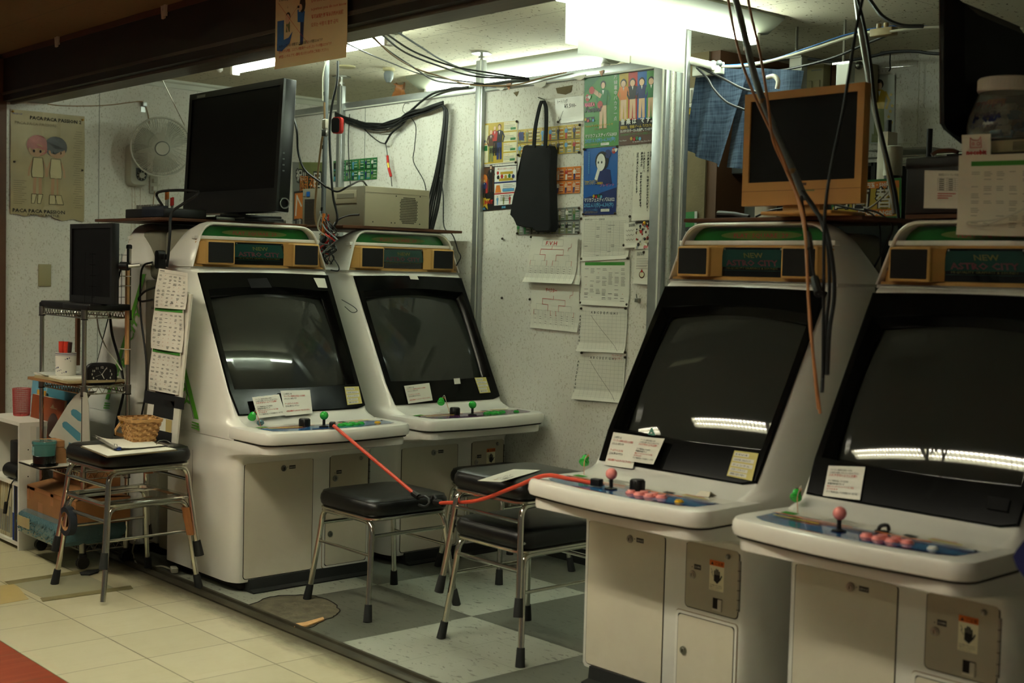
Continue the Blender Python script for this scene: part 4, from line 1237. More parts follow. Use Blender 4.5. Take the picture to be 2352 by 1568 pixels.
for z in (1.085, 0.765, 0.405, 0.10):
    b = MB()
    for dz in (0, -0.028):
        b.tube([(0, 0, z + dz), (Wd, 0, z + dz), (Wd, Dp, z + dz), (0, Dp, z + dz)], 0.0035, 'chrome', 6, closed=True)
    for (x0, y0, x1, y1) in ((0, 0, Wd, 0), (Wd, 0, Wd, Dp), (Wd, Dp, 0, Dp), (0, Dp, 0, 0)):
        L_ = math.hypot(x1 - x0, y1 - y0); k = max(4, int(L_ / 0.028)); P = []
        for i in range(k * 2 + 1): P.append((x0 + (x1 - x0) * i / (2 * k), y0 + (y1 - y0) * i / (2 * k), z - (0.028 if i % 2 else 0)))
        b.tube(P, 0.0018, 'chrome', 5)
    for i in range(1, 14): b.tube([(Wd * i / 14, 0, z + 0.003), (Wd * i / 14, Dp, z + 0.003)], 0.0018, 'chrome', 5)
    for (x, y) in ((0, 0), (Wd, 0), (Wd, Dp), (0, Dp)):
        b.cyl((x, y, z - 0.034), (x, y, z + 0.006), 0.0135, 'steel', 14); b.cyl((x, y, z - 0.036), (x, y, z - 0.032), 0.0145, 'plastic_black', 14)
    b.obj('wire_shelf', t)
# wire back panel beside the monitor
b = MB()
for i in range(7): b.tube([(Wd + 0.0, Dp * i / 6, 1.09), (Wd + 0.0, Dp * i / 6, 1.33)], 0.0012, 'plastic_black', 4)
for i in range(6): b.tube([(Wd, 0.02, 1.10 + i * 0.045), (Wd, Dp, 1.10 + i * 0.045)], 0.0012, 'plastic_black', 4)
b.obj('wire_guard', t)
# wooden sticks tied to the post
t = thing('chopstick_bundle', 'pale wooden sticks zip-tied upright to the cart post', 'stick', (CXb + 0.02, CYb - 0.02, 0))
b = MB()
for (dx, dy) in ((0.0, 0.0), (0.009, 0.001)):
    b.box(dx, dx + 0.0085, dy - 0.006, dy + 0.006, 0.86, 1.262, 'pale_wood', bev=0.001)
b.obj('sticks', t)
for z in (1.235, 1.195, 0.925):
    b = MB(); b.tube([(-0.034, 0.032, z), (-0.034, -0.012, z), (0.02, -0.012, z), (0.02, 0.012, z)], 0.0018, 'white_plastic', 6, closed=True); b.obj('cable_tie', t)
b = MB(); b.box(-5.49, -5.472, 2.43, 2.436, 0.80, 1.06, 'brown_wood')
b = MB(); p1 = on_y(184, 722, 2.46); p2 = on_y(183, 838, 2.46)
b.box(p1.x - 0.008, p1.x + 0.016, 2.44, 2.455, p2.z, p1.z, 'brown_wood'); tag(b.obj('wood_stick'), 'brown wooden stick hanging down inside the cart behind the front post', 'stick')

# monitor on the cart
def flat_monitor(name, label, cat, loc, rz, W_, H_, D_, body, bez=0.018, bot=None, tilt=0, screen='lcd_black', stand=None, group=None, back=True):
    """faces local -y; loc is the middle of its bottom edge"""
    t = thing(name, label, cat, loc, R(rz), group)
    Tt = Matrix.Rotation(R(tilt), 4, 'X'); bot = bez if bot is None else bot
    b = MB(); b.box(-W_ / 2, W_ / 2, 0.006, D_, 0, H_, body, Tt, 0.003)
    if back: b.box(-W_ * 0.3, W_ * 0.3, D_ - 0.01, D_ + 0.03, H_ * 0.12, H_ * 0.82, body, Tt, 0.015)
    b.obj('housing', t)
    f_ = MB(); ox = [(-W_ / 2, 0), (W_ / 2, 0), (W_ / 2, H_), (-W_ / 2, H_)]; ix = [(-W_ / 2 + bez, bot), (W_ / 2 - bez, bot), (W_ / 2 - bez, H_ - bez), (-W_ / 2 + bez, H_ - bez)]
    f_.loft([[(x, 0.008, z) for x, z in ox], [(x * 0.998, -0.003, z * 0.998 + 0.0005) for x, z in ox], [(x, -0.003, z) for x, z in ix], [(x, 0.004, z) for x, z in ix]], body, False, False, Tt)
    f_.obj('bezel', t)
    s = MB(); s.quad(*[Tt @ Vector((x, 0.0025, z)) for x, z in ix], screen); s.obj('screen', t, nofix=False)
    return t, Tt


t, Tt = flat_monitor('small_monitor', 'small black monitor standing on top of the wire cart', 'monitor', (-5.312, 2.315, 1.118), 0, 0.425, 0.335, 0.028, 'plastic_black', 0.02, 0.03)
b = MB(); b.cyl((0.222, 0.03, 0.16), (0.25, 0.05, 0.16), 0.018, 'plastic_black', 12); b.cyl((0.25, 0.05, 0.16), (0.27, 0.09, 0.165), 0.008, 'steel', 8); b.obj('mount_arm', t)
b = MB(); b.box(-5.72, -5.20, 2.262, 2.44, 1.091, 1.117, 'plastic_black', bev=0.005); b.box(-5.47, -5.21, 2.258, 2.30, 1.092, 1.112, 'plastic_black', bev=0.003)
tag(b.obj('flat_player'), 'flat black device lying on the cart top under the small monitor', 'device')

# things on the middle shelf
t = thing('paper_stack', 'stack of papers and brown envelopes on the cart middle shelf', 'papers', (-5.5, 2.37, 0.77))
for k, (dx, dy, w_, d_, h0, h1, m_) in enumerate(((-0.02, -0.03, 0.38, 0.26, 0.0, 0.012, 'cardboard'), (0.03, -0.035, 0.36, 0.25, 0.012, 0.022, 'paper_old'), (-0.03, -0.02, 0.37, 0.25, 0.022, 0.028, 'paper'), (-0.1, -0.045, 0.16, 0.2, 0.028, 0.031, 'paper_grey'))):
    b = MB(); b.box(-w_ / 2, w_ / 2, -d_ / 2, d_ / 2, h0, h1, m_, Matrix.Translation((dx, dy, 0)) @ Matrix.Rotation(R(3 - 3 * k), 4, 'Z')); b.obj(('envelope', 'envelope', 'sheet', 'sheet')[k], t)
# pen cup
cpos = on_y(151, 862, 2.30)
t = thing('pen_cup', 'white cup with blue stars holding red markers on the cart middle shelf', 'cup', (cpos.x, 2.30, 0.798))
b = MB(); b.lathe([(0.040, 0), (0.043, 0.003), (0.044, 0.098), (0.0425, 0.099), (0.0395, 0.098), (0.0385, 0.006)], 'white_plastic', 30)
o = b.obj('cup_body', t)
mat('navy', (24, 34, 84), 0.4)
b = MB()
for z, h in ((0.093, 0.003), (0.087, 0.0015)): b.lathe([(0.0444, z), (0.0444, z + h)], 'navy', 30)
random.seed(5)
def star(b, th, z, r, m):
    P = []
    for k in range(10):
        rr = r if k % 2 == 0 else r * 0.42; a = PI / 2 + PI * k / 5
        dx = rr * math.cos(a); P.append((0.0446 * math.cos(th + dx / 0.044), 0.0446 * math.sin(th + dx / 0.044), z + rr * math.sin(a)))
    b.add(P, [list(range(10))], m)
for k in range(26): star(b, -PI / 2 + (k * 0.618 % 1 - 0.5) * 3.4, 0.01 + 0.07 * ((k * 0.37) % 1), random.choice((0.004, 0.0055, 0.003)), 'navy')
b.obj('star_pattern', t, nofix=True)
mat('marker_red', (196, 54, 34), 0.4); mat('marker_dark', (56, 34, 30), 0.4)
for k, (dx, dy, lx, m_, r) in enumerate(((-0.02, -0.01, -0.16, 'marker_red', 0.011), (0.0, 0.0, 0.03, 'marker_red', 0.011), (0.022, 0.0, 0.28, 'marker_dark', 0.008))):
    b = MB(); a = Vector((dx, dy, 0.02)); d = Vector((lx * 0.5, 0.02, 1)).normalized()
    b.cyl(a, a + d * 0.125, r, m_, 14); b.cyl(a + d * 0.085, a + d * 0.126, r * 1.12, m_, 14)
    tag(b.obj('marker'), ('red marker leaning left in the star cup', 'red marker standing in the middle of the star cup', 'dark pencil bundle leaning right in the star cup')[k], 'pen', None)
    bpy.context.view_layer.update(); bpy.data.objects[-1] if 0 else None
for o in [o for o in COL.objects if o.name.startswith('marker')]: o.location = (cpos.x, 2.30, 0.798)
# alarm clock
kp = on_x(236, 862, -5.30)
t = thing('alarm_clock', 'black rounded alarm clock with pale numerals showing about five past five', 'clock', (-5.31, kp.y, 0.768), R(76))
def sq(a, b_, y, k=6, p=4.0):
    return [(math.copysign(abs(math.cos(2 * PI * i / 48)) ** (2 / p), math.cos(2 * PI * i / 48)) * a, y, b_ + math.copysign(abs(math.sin(2 * PI * i / 48)) ** (2 / p), math.sin(2 * PI * i / 48)) * b_ * 1.0) for i in range(48)]
b = MB(); b.loft([sq(0.054, 0.040, 0.045), sq(0.0605, 0.0465, 0.04), sq(0.064, 0.0485, 0.02), sq(0.064, 0.0485, 0.0), sq(0.0615, 0.0465, -0.006), sq(0.0565, 0.0420, -0.007), sq(0.0555, 0.041, -0.003)], 'plastic_black')
for l in []: pass
b.obj('case', t)
CK = Matrix(((1, 0, 0, 0), (0, 0, -1, -0.0042), (0, 1, 0, 0.0475), (0, 0, 0, 1)))
# sq() bodies rest on z=0; recentre
pr = Print(CK)
for k in range(1, 13):
    a = PI / 2 - 2 * PI * k / 12; x = 0.040 * math.cos(a); y = 0.030 * math.sin(a)
    pr.text(x, y - 0.0042, 0.0135, str(k), 'paper', 1, 'CENTER', bold=0.025)
pr.obj('dial', t)
pr = Print(CK)
for ang, L_, wd in ((90 - 360 * 5.08 / 12, 0.019, 0.0032), (90 - 6 * 5.5, 0.030, 0.0026), (90 - 6 * 42, 0.027, 0.0008), (90 + 40, 0.018, 0.0006)):
    pr.line([(0, 0), (L_ * math.cos(R(ang)), L_ * math.sin(R(ang)))], wd, 'paper', 2)
pr.disc(0, 0, 0.0028, 'paper', 3); pr.obj('hands', t)

# board, box, tub and books on the cart's third shelf
b = MB(); b.box(-5.63, -5.385, 2.135, 2.46, 0.414, 0.419, 'plastic_black'); b.box(-5.627, -5.387, 2.138, 2.455, 0.419, 0.424, 'paper', Matrix.Identity(4)); b.box(-5.60, -5.375, 2.13, 2.44, 0.424, 0.426, 'paper')
o = b.obj('paper_board'); tag(o, 'black-edged board covered in white sheets sticking out of the third cart shelf', 'board')
t = thing('kraft_box', 'small kraft cardboard box with a lid behind the teal tub', 'box', (-5.50, 2.235, 0.426), R(-4))
b = MB(); b.box(-0.05, 0.05, -0.04, 0.04, 0, 0.088, 'cardboard'); b.obj('box_base', t)
b = MB(); b.box(-0.0525, 0.0525, -0.0425, 0.0425, 0.07, 0.098, 'cardboard', bev=0.001); b.box(-0.02, 0.02, -0.0432, 0.043, 0.0985, 0.0988, 'tape_brown'); b.obj('box_lid', t)
mat('teal_clear', (70, 140, 134), 0.15, coat=0.5, alpha=0.75); mat('tub_dark', (14, 22, 22), 0.25)
t = thing('plastic_tub', 'clear teal plastic tub half full of dark contents on the sheets', 'tub', (-5.428, 2.168, 0.427), R(0))
b = MB(); b.lathe([(0.0445, 0), (0.046, 0.004), (0.047, 0.042), (0.045, 0.044)], 'tub_dark', 28); b.obj('contents', t)
b = MB(); b.lathe([(0.046, 0.043), (0.049, 0.09), (0.051, 0.092), (0.051, 0.100), (0.049, 0.104), (0.02, 0.105)], 'teal_clear', 28); b.obj('tub_wall', t)
b = MB(); b.lathe([(0.056, -0.0005), (0.056, 0.006), (0.046, 0.004)], 'tub_dark', 24); b.obj('saucer', t)
pr = Print(Matrix(((1, 0, 0, -0.012), (0, 0, -1, -0.0485), (0, 1, 0, 0.066), (0, 0, 0, 1))))
pr.warp = lambda x, y: (x, y, -8.0 * (x - 0.012) ** 2)
mat('label_teal', (132, 178, 176), 0.5); pr.rect(-0.022, -0.02, 0.044, 0.036, 'label_teal', 0, 6); pr.text(-0.018, -0.008, 0.012, 'くまべ', 'ink_blue', 2, fit=0.034); pr.obj('tub_label', t)

mat('book_blue', (96, 152, 172), 0.5, var=0.05); mat('book_brown', (136, 66, 30), 0.45, var=0.3, vscale=14); mat('book_cyan', (66, 128, 144), 0.5); mat('book_yellow', (190, 140, 40), 0.5)
def book(label, px0, px1, py0, py1, Y, th, m_, lean=0, extra=None, name='book', cat='book', rx=-6):
    a = on_y(px0, py1, Y); c = on_y(px1, py0, Y); w_ = c.x - a.x; h = c.z - a.z
    t = thing(name, label, cat, (a.x, Y, 0.427 if a.z > 0.36 and a.z < 0.48 else a.z), 0, None, (R(rx), R(lean), 0))
    b = MB(); b.box(0, w_, 0, th, 0, h, m_, bev=0.0015); b.obj('cover', t)
    b = MB(); b.box(0.002, w_ + 0.0005, 0.0015, th - 0.0015, 0.0015, h - 0.0012, 'paper_old'); b.box(0.004, w_ - 0.002, 0.0018, th - 0.0018, h - 0.003, h + 0.0004, 'paper'); b.obj('pages', t)
    if extra: pr = Print(Matrix(((1, 0, 0, 0), (0, 0, -1, 0), (0, 1, 0, 0), (0, 0, 0, 1)))); extra(pr, w_, h); pr.obj('cover_printing', t)
    return t


def x_blue(pr, w_, h):
    pr.rect(w_ * 0.42, h * 0.80, w_ * 0.36, 0.016, 'paper'); pr.text(w_ * 0.44, h * 0.80 + 0.003, 0.013, 'ICEBORNES', 'book_blue', 2, fit=w_ * 0.32)
    pr.rect(0.005, h * 0.3, 0.006, h * 0.5, 'paper')
def x_cyan(pr, w_, h): pr.rect(0, 0, w_ * 0.0 + 0.004, h, 'paper')
def x_brown(pr, w_, h):
    pr.rect(w_ * 0.28, h * 0.25, 0.03, h * 0.66, 'marker_dark', 0)
    for k, ch in enumerate('碁にはっくに'): pr.text(w_ * 0.28 + 0.004, h * 0.80 - k * 0.026, 0.023, ch, 'ink', 2)
    pr.poly([(w_ * 0.62, h * 0.84), (w_ * 0.72, h * 0.84), (w_ * 0.67, h * 0.9)], 'paper_old', 1); pr.rect(w_ * 0.6, h * 0.82, w_ * 0.2, 0.004, 'paper_old', 1)
    pr.disc(w_ * 0.72, h * 0.50, w_ * 0.17, 'marker_dark', 1); pr.poly([(w_ * 0.08, 0.01), (w_ * 0.2, 0.01), (w_ * 0.16, h * 0.38), (w_ * 0.1, h * 0.4)], 'note_yellow', 1)
    pr.rect(w_ * 0.09, h * 0.4, 0.02, 0.018, 'paper_old', 1)
book('large pale blue book at the back of the group on the third cart shelf', 61, 182, 895, 1052, 2.38, 0.014, 'book_blue', extra=x_blue, rx=-4)
book('yellow-and-black booklet peeking above the brown book', 75, 95, 922, 1050, 2.335, 0.005, 'book_yellow', rx=-4, extra=lambda pr, w_, h: pr.rect(w_ * 0.45, h * 0.72, w_ * 0.5, h * 0.16, 'ink'))
book('teal booklet with a white spine between blue and brown books', 97, 170, 916, 1050, 2.35, 0.006, 'book_cyan', extra=x_cyan, rx=-4)
book('brown book with vertical brushed title leaning in front', 63, 137, 944, 1052, 2.30, 0.012, 'book_brown', extra=x_brown, rx=-5)
# white slotted magazine file leaning on the cart post
t = thing('magazine_file', 'white curved plastic magazine file with oval slots beside the books', 'magazine file', (0, 0, 0))
P = [on_y(*q, 2.262) for q in ((112, 1000), (118, 990), (135, 962), (155, 930), (172, 908), (187, 899), (198, 902), (203, 930), (205, 1000), (206, 1052), (178, 1055), (150, 1030))]
b = MB(); b.add([tuple(p) for p in P] + [tuple(p + Vector((0, 0.003, 0))) for p in P], [list(range(12))[::-1], list(range(12, 24))] + [[i, (i + 1) % 12, 12 + (i + 1) % 12, 12 + i] for i in range(12)], 'fan_white'); b.obj('side_wall', t)
b = MB(); b.add([tuple(P[i] + Vector((0, k * 0.07, 0))) for k in (0, 1) for i in range(6)], [[i, i + 1, 7 + i, 6 + i] for i in range(5)], 'fan_white'); b.obj('spine', t, nofix=True)
pr = Print(Matrix(((1, 0, 0, 0), (0, 0, -1, 2.262), (0, 1, 0, 0), (0, 0, 0, 1))))
for pts in (((143, 972), (147, 968), (153, 968), (185, 995), (185, 1012), (178, 1012), (144, 980)), ((163, 943), (168, 939), (176, 941), (187, 950), (187, 968), (180, 966), (164, 952)), ((158, 1015), (165, 1018), (186, 1032), (186, 1045), (160, 1030))):
    q = [on_y(*a, 2.262) for a in pts]; pr.poly([(p.x, p.z) for p in q], 'book_cyan')
pr.obj('slots', t)

# boxes and bundles low in the cart
mat('carton', (150, 104, 60), 0.85, var=0.15)
t = thing('cardboard_box', 'taped brown cardboard carton with loose flaps in the bottom of the cart', 'box', (-5.70, 2.20, 0.2))
b = MB(); b.box(0, 0.52, 0, 0.24, 0.0, 0.105, 'carton'); b.obj('carton_body', t)
for k, (pts) in enumerate((((0.0, 0, 0.105), (0.26, 0, 0.105), (0.27, 0.10, 0.125), (0.02, 0.11, 0.128)), ((0.26, 0.0, 0.106), (0.52, 0.0, 0.106), (0.50, 0.13, 0.15), (0.25, 0.12, 0.14)), ((0, 0.24, 0.106), (0.52, 0.24, 0.106), (0.5, 0.12, 0.118), (0.02, 0.12, 0.12)))):
    b = MB(); b.add(pts, [[0, 1, 2, 3]], 'carton'); b.obj('flap', t, nofix=True)
pr = Print(Matrix(((1, 0, 0, 0), (0, 0, -1, 0), (0, 1, 0, 0), (0, 0, 0, 1))))
pr.rect(0.0, 0.088, 0.52, 0.014, 'tape_brown'); pr.rect(0.125, 0.0, 0.05, 0.045, 'tape_brown'); pr.rect(0.0, 0.04, 0.02, 0.06, 'tape_brown'); pr.rect(0.26, 0.05, 0.03, 0.05, 'tape_brown'); pr.poly([(0.02, 0.1), (0.09, 0.1), (0.06, 0.04)], 'tape_brown'); pr.obj('tape', t)
t = thing('cardboard_box', 'dark cardboard box behind the taped carton, at the back of the cart', 'box', (-5.66, 2.30, 0.31), 0)
b = MB(); b.box(0, 0.36, 0, 0.15, 0, 0.085, 'carton', bev=0.001); b.obj('carton_body', t)
pr = Print(Matrix(((1, 0, 0, 0), (0, 0, -1, 0), (0, 1, 0, 0), (0, 0, 0, 1)))); pr.rect(0.14, 0.04, 0.09, 0.035, 'sticker_dark'); pr.obj('label', t)
random.seed(2)
t = thing('bubble_wrap_bundle', 'bundle in blue-green bubble wrap filling the cart bottom', 'parcel', (-5.49, 2.30, 0.103))
b = MB(); L = []
for z, k in ((0, 0.93), (0.02, 1.0), (0.05, 1.03), (0.085, 1.0), (0.098, 0.95), (0.1, 0.6)):
    L.append([(x * k + 0.02 + random.uniform(-0.004, 0.004), y * k + random.uniform(-0.004, 0.004), z) for x, y in rrect(-0.22, 0.22, -0.15, 0.16, 0.04, 5)])
b.loft(L, 'bubble_wrap'); 
for k in range(140):
    x = -0.195 + 0.43 * random.random(); z = 0.012 + 0.07 * random.random(); b.sphere((x * 0.98, -0.154, z), 0.0035, 'bubble_wrap', 6, 4)
b.obj('wrap', t)
b = MB(); b.box(-0.17, -0.04, -0.158, -0.154, 0.035, 0.08, 'paper_old'); b.obj('label', t)

# ================================================================ white shelf unit at the far left
WX0, WX1, WY0, WY1, WZ = -6.16, -5.755, 2.185, 2.50, 0.572
t = thing('shelf_unit', 'low white open shelf unit at the far left edge', 'shelf', (WX0, WY0, 0))
sw, sd_ = WX1 - WX0, WY1 - WY0; k = 0.016
b = MB(); b.box(0, k, 0, sd_, 0, WZ, 'white_plastic'); b.obj('side_board', t)
b = MB(); b.box(sw - k, sw, 0, sd_, 0, WZ, 'white_plastic')
for z in (0.08, 0.2, 0.33, 0.45): b.cyl((sw, 0.04, z), (sw + 0.0006, 0.04, z), 0.003, 'seam_dark', 8)
b.obj('side_board', t)
for z in (0.018, 0.285, WZ - k): 
    b = MB(); b.box(k, sw - k, 0.002, sd_, z, z + k, 'white_plastic'); b.obj('shelf_board', t)
b = MB(); b.box(k, sw - k, sd_ - 0.005, sd_, 0.02, WZ - k, 'white_plastic'); b.obj('back_board', t)
# poster stuck on the side of the shelf unit
pr0 = MB(); pr0.box(-5.7545, -5.753, 2.235, 2.45, 0.18, 0.555, 'paper_gloss')
o = tag(pr0.obj('shelf_poster'), 'pale poster with red kana stuck on the side of the white shelf unit', 'poster')
pr = Print(Matrix(((0, 0, 1, -5.7528), (1, 0, 0, 2.235), (0, 1, 0, 0.18), (0, 0, 0, 1))))
pr.text(0.05, 0.065, 0.04, 'A7', 'ink', 1, bold=0.04, shear=0.2); pr.text(0.018, 0.03, 0.022, 'これを知って', 'ink_red', 1, fit=0.14); pr.text(0.09, 0.008, 0.012, 'CLIPPER', 'ink_red', 1)
pr.rect(0.025, 0.09, 0.09, 0.28, 'paper_grey', 0); pr.rect(0.04, 0.20, 0.05, 0.12, 'book_cyan', 1); pr.rect(0.04, 0.11, 0.06, 0.09, 'ink_grey', 1)
pr.obj('printing', o)
# red mesh cup and tissue on top
mat('red_mesh', (176, 70, 66), 0.5)
t = thing('mesh_cup', 'red plastic mesh pen cup on the white shelf unit', 'cup', (on_y(57, 950, 2.30).x - 0.04, 2.30, WZ))
b = MB(); b.lathe([(0.034, 0), (0.036, 0.002), (0.036, 0.008)], 'red_mesh', 24); b.tube([(0.0405 * math.cos(2 * PI * i / 24), 0.0405 * math.sin(2 * PI * i / 24), 0.125) for i in range(24)], 0.0022, 'red_mesh', 6, closed=True)
for i in range(30):
    a = 2 * PI * i / 30; b.tube([(0.036 * math.cos(a), 0.036 * math.sin(a), 0.004), (0.040 * math.cos(a), 0.040 * math.sin(a), 0.125)], 0.0012, 'red_mesh', 4)
for j in range(1, 14): r = 0.036 + 0.004 * j / 14; b.tube([(r * math.cos(2 * PI * i / 24), r * math.sin(2 * PI * i / 24), 0.125 * j / 14) for i in range(24)], 0.001, 'red_mesh', 4, closed=True)
b.obj('mesh_wall', t)
b = MB(); random.seed(9); pz = on_y(74, 900, 2.42)
L = []
for z, r in ((0, 0.02), (0.03, 0.034), (0.055, 0.03), (0.075, 0.014), (0.085, 0.004)): L.append([(r * (1 + random.uniform(-0.3, 0.3)) * math.cos(2 * PI * i / 12), r * (1 + random.uniform(-0.3, 0.3)) * math.sin(2 * PI * i / 12), z) for i in range(12)])
b.loft(L, 'paper', T=Matrix.Translation((-5.90, 2.40, WZ + 0.06))); b.box(-5.94, -5.86, 2.37, 2.44, WZ, WZ + 0.064, 'paper'); tag(b.obj('tissue'), 'crumpled white tissue rising from a box beside the red mesh cup', 'tissue')
# camera-like black thing on the upper shelf, magazines and books below
t = thing('black_gadget', 'black barrel-shaped gadget with a dangling cable in the white shelf unit', 'device', (-5.87, 2.25, 0.302))
b = MB(); b.box(-0.09, 0.06, -0.03, 0.06, 0.04, 0.17, 'plastic_black', bev=0.006); b.obj('case', t)
b = MB(); b.cyl((-0.09, -0.03, 0.035), (0.07, -0.03, 0.035), 0.034, 'plastic_black', 24); b.obj('barrel', t)
b = MB(); b.tube([(0.06, -0.05, 0.02), (0.05, -0.075, -0.01), (0.02, -0.08, -0.09), (0.0, -0.08, -0.11)], 0.003, 'cable_black', 8, smooth=4); b.cyl((0.003, -0.08, -0.10), (-0.012, -0.08, -0.15), 0.009, 'plastic_black', 10); b.obj('cable', t)
mat('mag_pale', (176, 168, 136), 0.7, var=0.15, vscale=10)
random.seed(6)
for k in range(9):
    x = WX0 + 0.03 + k * 0.026; h = 0.235 + random.uniform(-0.012, 0.02)
    t_ = 0.021 + random.uniform(-0.004, 0.003)
    b = MB(); b.box(0, t_, 0, 0.2, 0, h, 'mag_pale' if k % 3 else 'paper_old', bev=0.001)
    b.box(0.002, t_ - 0.002, -0.001, 0.001, 0.02, 0.06 + 0.1 * random.random(), 'ink_grey')
    o = b.obj('magazine'); o.location = (x, 2.20, 0.036); o.rotation_euler = (0, R(4), 0)
    tag(o, 'pale magazine leaning in the bottom of the white shelf unit', 'magazine', 'pale magazines in the white shelf unit')
for k, (x, th, h, m_, lab) in enumerate(((-5.845, 0.018, 0.25, 'ink_blue', 'blue-and-white folder upright in the white shelf unit'), (-5.822, 0.022, 0.245, 'plastic_black', 'thick black book upright in the white shelf unit'), (-5.796, 0.018, 0.255, 'navy', 'navy book against the right board of the white shelf unit'))):
    b = MB(); b.box(x, x + th, 2.19, 2.40, 0.035, 0.035 + h, m_, bev=0.001); 
    if k == 0: b.box(x + 0.001, x + th - 0.001, 2.1885, 2.1905, 0.16, 0.035 + h - 0.002, 'paper')
    tag(b.obj('book'), lab, 'book')

# ================================================================ left wall: poster, plate, fan, cable
def wall_x(): return Matrix(((0, 0, 1, LX + 0.001), (1, 0, 0, 0), (0, 1, 0, 0), (0, 0, 0, 1)))   # print x -> +y, y -> z, faces +x


yA, zA = 2.60, 1.548; PW, PH = 0.405, 0.575
def pw(x, y): return (x, y, 0.003 + 0.004 * math.sin(x * 17 + y * 9) * math.sin(y * 13) + (0.012 * max(0, 0.06 - y) / 0.06 if 0.18 < x < 0.27 else 0.003))
T = Matrix(((0, 0, 1, LX + 0.002), (1, 0, 0, yA), (0, 1, 0, zA - 0.035), (0, 0, 0, 1)))
b = MB()
def pg(u, v):
    x, y = u * PW, v * PH
    if v == 0: y = (0.02 if x < 0.17 else 0.004) + 0.006 * math.sin(x * 60) + (0.018 if 0.17 < x < 0.22 else 0)
    return T @ Vector(pw(x, y))
b.grid(pg, 24, 24, 'paper_old'); po = b.obj('poster', nofix=True)
tag(po, 'yellowed torn poster with two cartoon figures on the left wall', 'poster')
mat('fade_pink', (168, 98, 88), 0.45, var=0.25, vscale=20); mat('fade_dark', (58, 58, 56), 0.45, var=0.3, vscale=20); mat('fade_skin', (172, 134, 98), 0.5); mat('fade_cream', (184, 172, 128), 0.5); mat('fade_blue', (92, 104, 108), 0.5); mat('fade_text', (126, 114, 84), 0.6)
pr = Print(T, pw, 0.0012)
pr.text(0.10, PH - 0.044, 0.026, 'PACA PACA PASSION 2', 'ink', 1, fit=0.285, bold=0.02); pr.text(0.02, PH - 0.075, 0.022, 'PACA PACA PASSION', 'fade_text', 1, fit=0.22)
pr.text(0.01, 0.035, 0.026, 'PACA PACA PASSION', 'ink', 1, fit=0.285, bold=0.02); pr.text(0.09, 0.018, 0.016, 'PASSION BATTLE', 'ink', 1, fit=0.17); pr.text(0.01, PH - 0.026, 0.014, 'PRODUCE!', 'ink_blue', 1, fit=0.05)
for k in range(34): pr.rect(0.355 - (k % 4) * 0.005, PH - 0.09 - k * 0.0125, 0.035 + (k % 3) * 0.004, 0.003, 'fade_text', 0)
for k in range(12): pr.rect(0.015, 0.20 - k * 0.011, 0.07 - (k % 3) * 0.012, 0.003, 'fade_text', 0)
# two generic child figures side by side, plain shapes
def fig(ox, hair, s):
    pr.disc(ox, 0.395, 0.062, hair, 1, 24, 0.056); pr.disc(ox + s * 0.006, 0.368, 0.046, 'fade_skin', 2, 20, 0.034)
    pr.poly([(ox - 0.055, 0.385), (ox - 0.03, 0.372), (ox, 0.382), (ox + 0.03, 0.372), (ox + 0.055, 0.385), (ox + 0.05, 0.42), (ox - 0.05, 0.42)], hair, 3)
    for e in (-0.017, 0.019): pr.disc(ox + e + s * 0.006, 0.364, 0.006, 'ink', 3, 10, 0.008)
    pr.poly([(ox - 0.026, 0.33), (ox + 0.026, 0.33), (ox + 0.034, 0.255), (ox + 0.03, 0.225), (ox - 0.03, 0.225), (ox - 0.034, 0.255)], 'fade_cream', 1)
    pr.line([(ox - 0.026, 0.33), (ox + 0.026, 0.33), (ox + 0.034, 0.255), (ox + 0.03, 0.225), (ox - 0.03, 0.225), (ox - 0.034, 0.255), (ox - 0.026, 0.33)], 0.002, 'ink', 2)
    for e in (-1, 1):
        pr.line([(ox + e * 0.03, 0.31), (ox + e * 0.045, 0.27), (ox + e * 0.048, 0.235)], 0.010, 'fade_skin', 0)
        pr.line([(ox + e * 0.014, 0.225), (ox + e * 0.017, 0.13)], 0.017, 'fade_skin', 0)
        pr.poly([(ox + e * 0.017 - 0.015, 0.135), (ox + e * 0.017 + 0.013, 0.135), (ox + e * 0.017 + 0.013 + s * 0.014, 0.085), (ox + e * 0.017 - 0.017, 0.085)], 'fade_cream', 1)
        pr.line([(ox + e * 0.017 - 0.015, 0.135), (ox + e * 0.017 + 0.013, 0.135), (ox + e * 0.017 + 0.013 + s * 0.014, 0.085), (ox + e * 0.017 - 0.017, 0.085), (ox + e * 0.017 - 0.015, 0.135)], 0.002, 'ink', 2)
fig(0.145, 'fade_pink', -1); fig(0.245, 'fade_dark', 1)
pr.obj('printing', po)
for k, (y, z) in enumerate(((0.012, PH - 0.012), (PW - 0.012, PH - 0.02), (0.02, 0.30), (PW - 0.012, 0.28))):
    b = MB(); b.lathe([(0.006, 0), (0.005, 0.006), (0.0001, 0.008)], 'brass' if k < 2 else 'pin', 12, T @ Matrix.Translation((y, z, 0.005))); tag(b.obj('push_pin'), ('brass pin at the top left corner of the cartoon poster', 'brass pin at the top right corner of the cartoon poster', 'dark pin on the left edge of the cartoon poster', 'dark pin on the right edge of the cartoon poster')[k], 'pin')
# blank plate
a = on_x(102, 632, LX); 
t = thing('blank_plate', 'beige blank cover plate on the wall left of the small monitor', 'wall plate', (LX, a.y, a.z))
b = MB(); b.box(0.0, 0.008, -0.035, 0.035, -0.06, 0.06, 'plate_olive', bev=0.003); b.obj('plate', t)
b = MB(); b.box(0.006, 0.0095, -0.031, 0.031, -0.052, 0.052, 'plate_olive', bev=0.001); b.obj('insert', t)
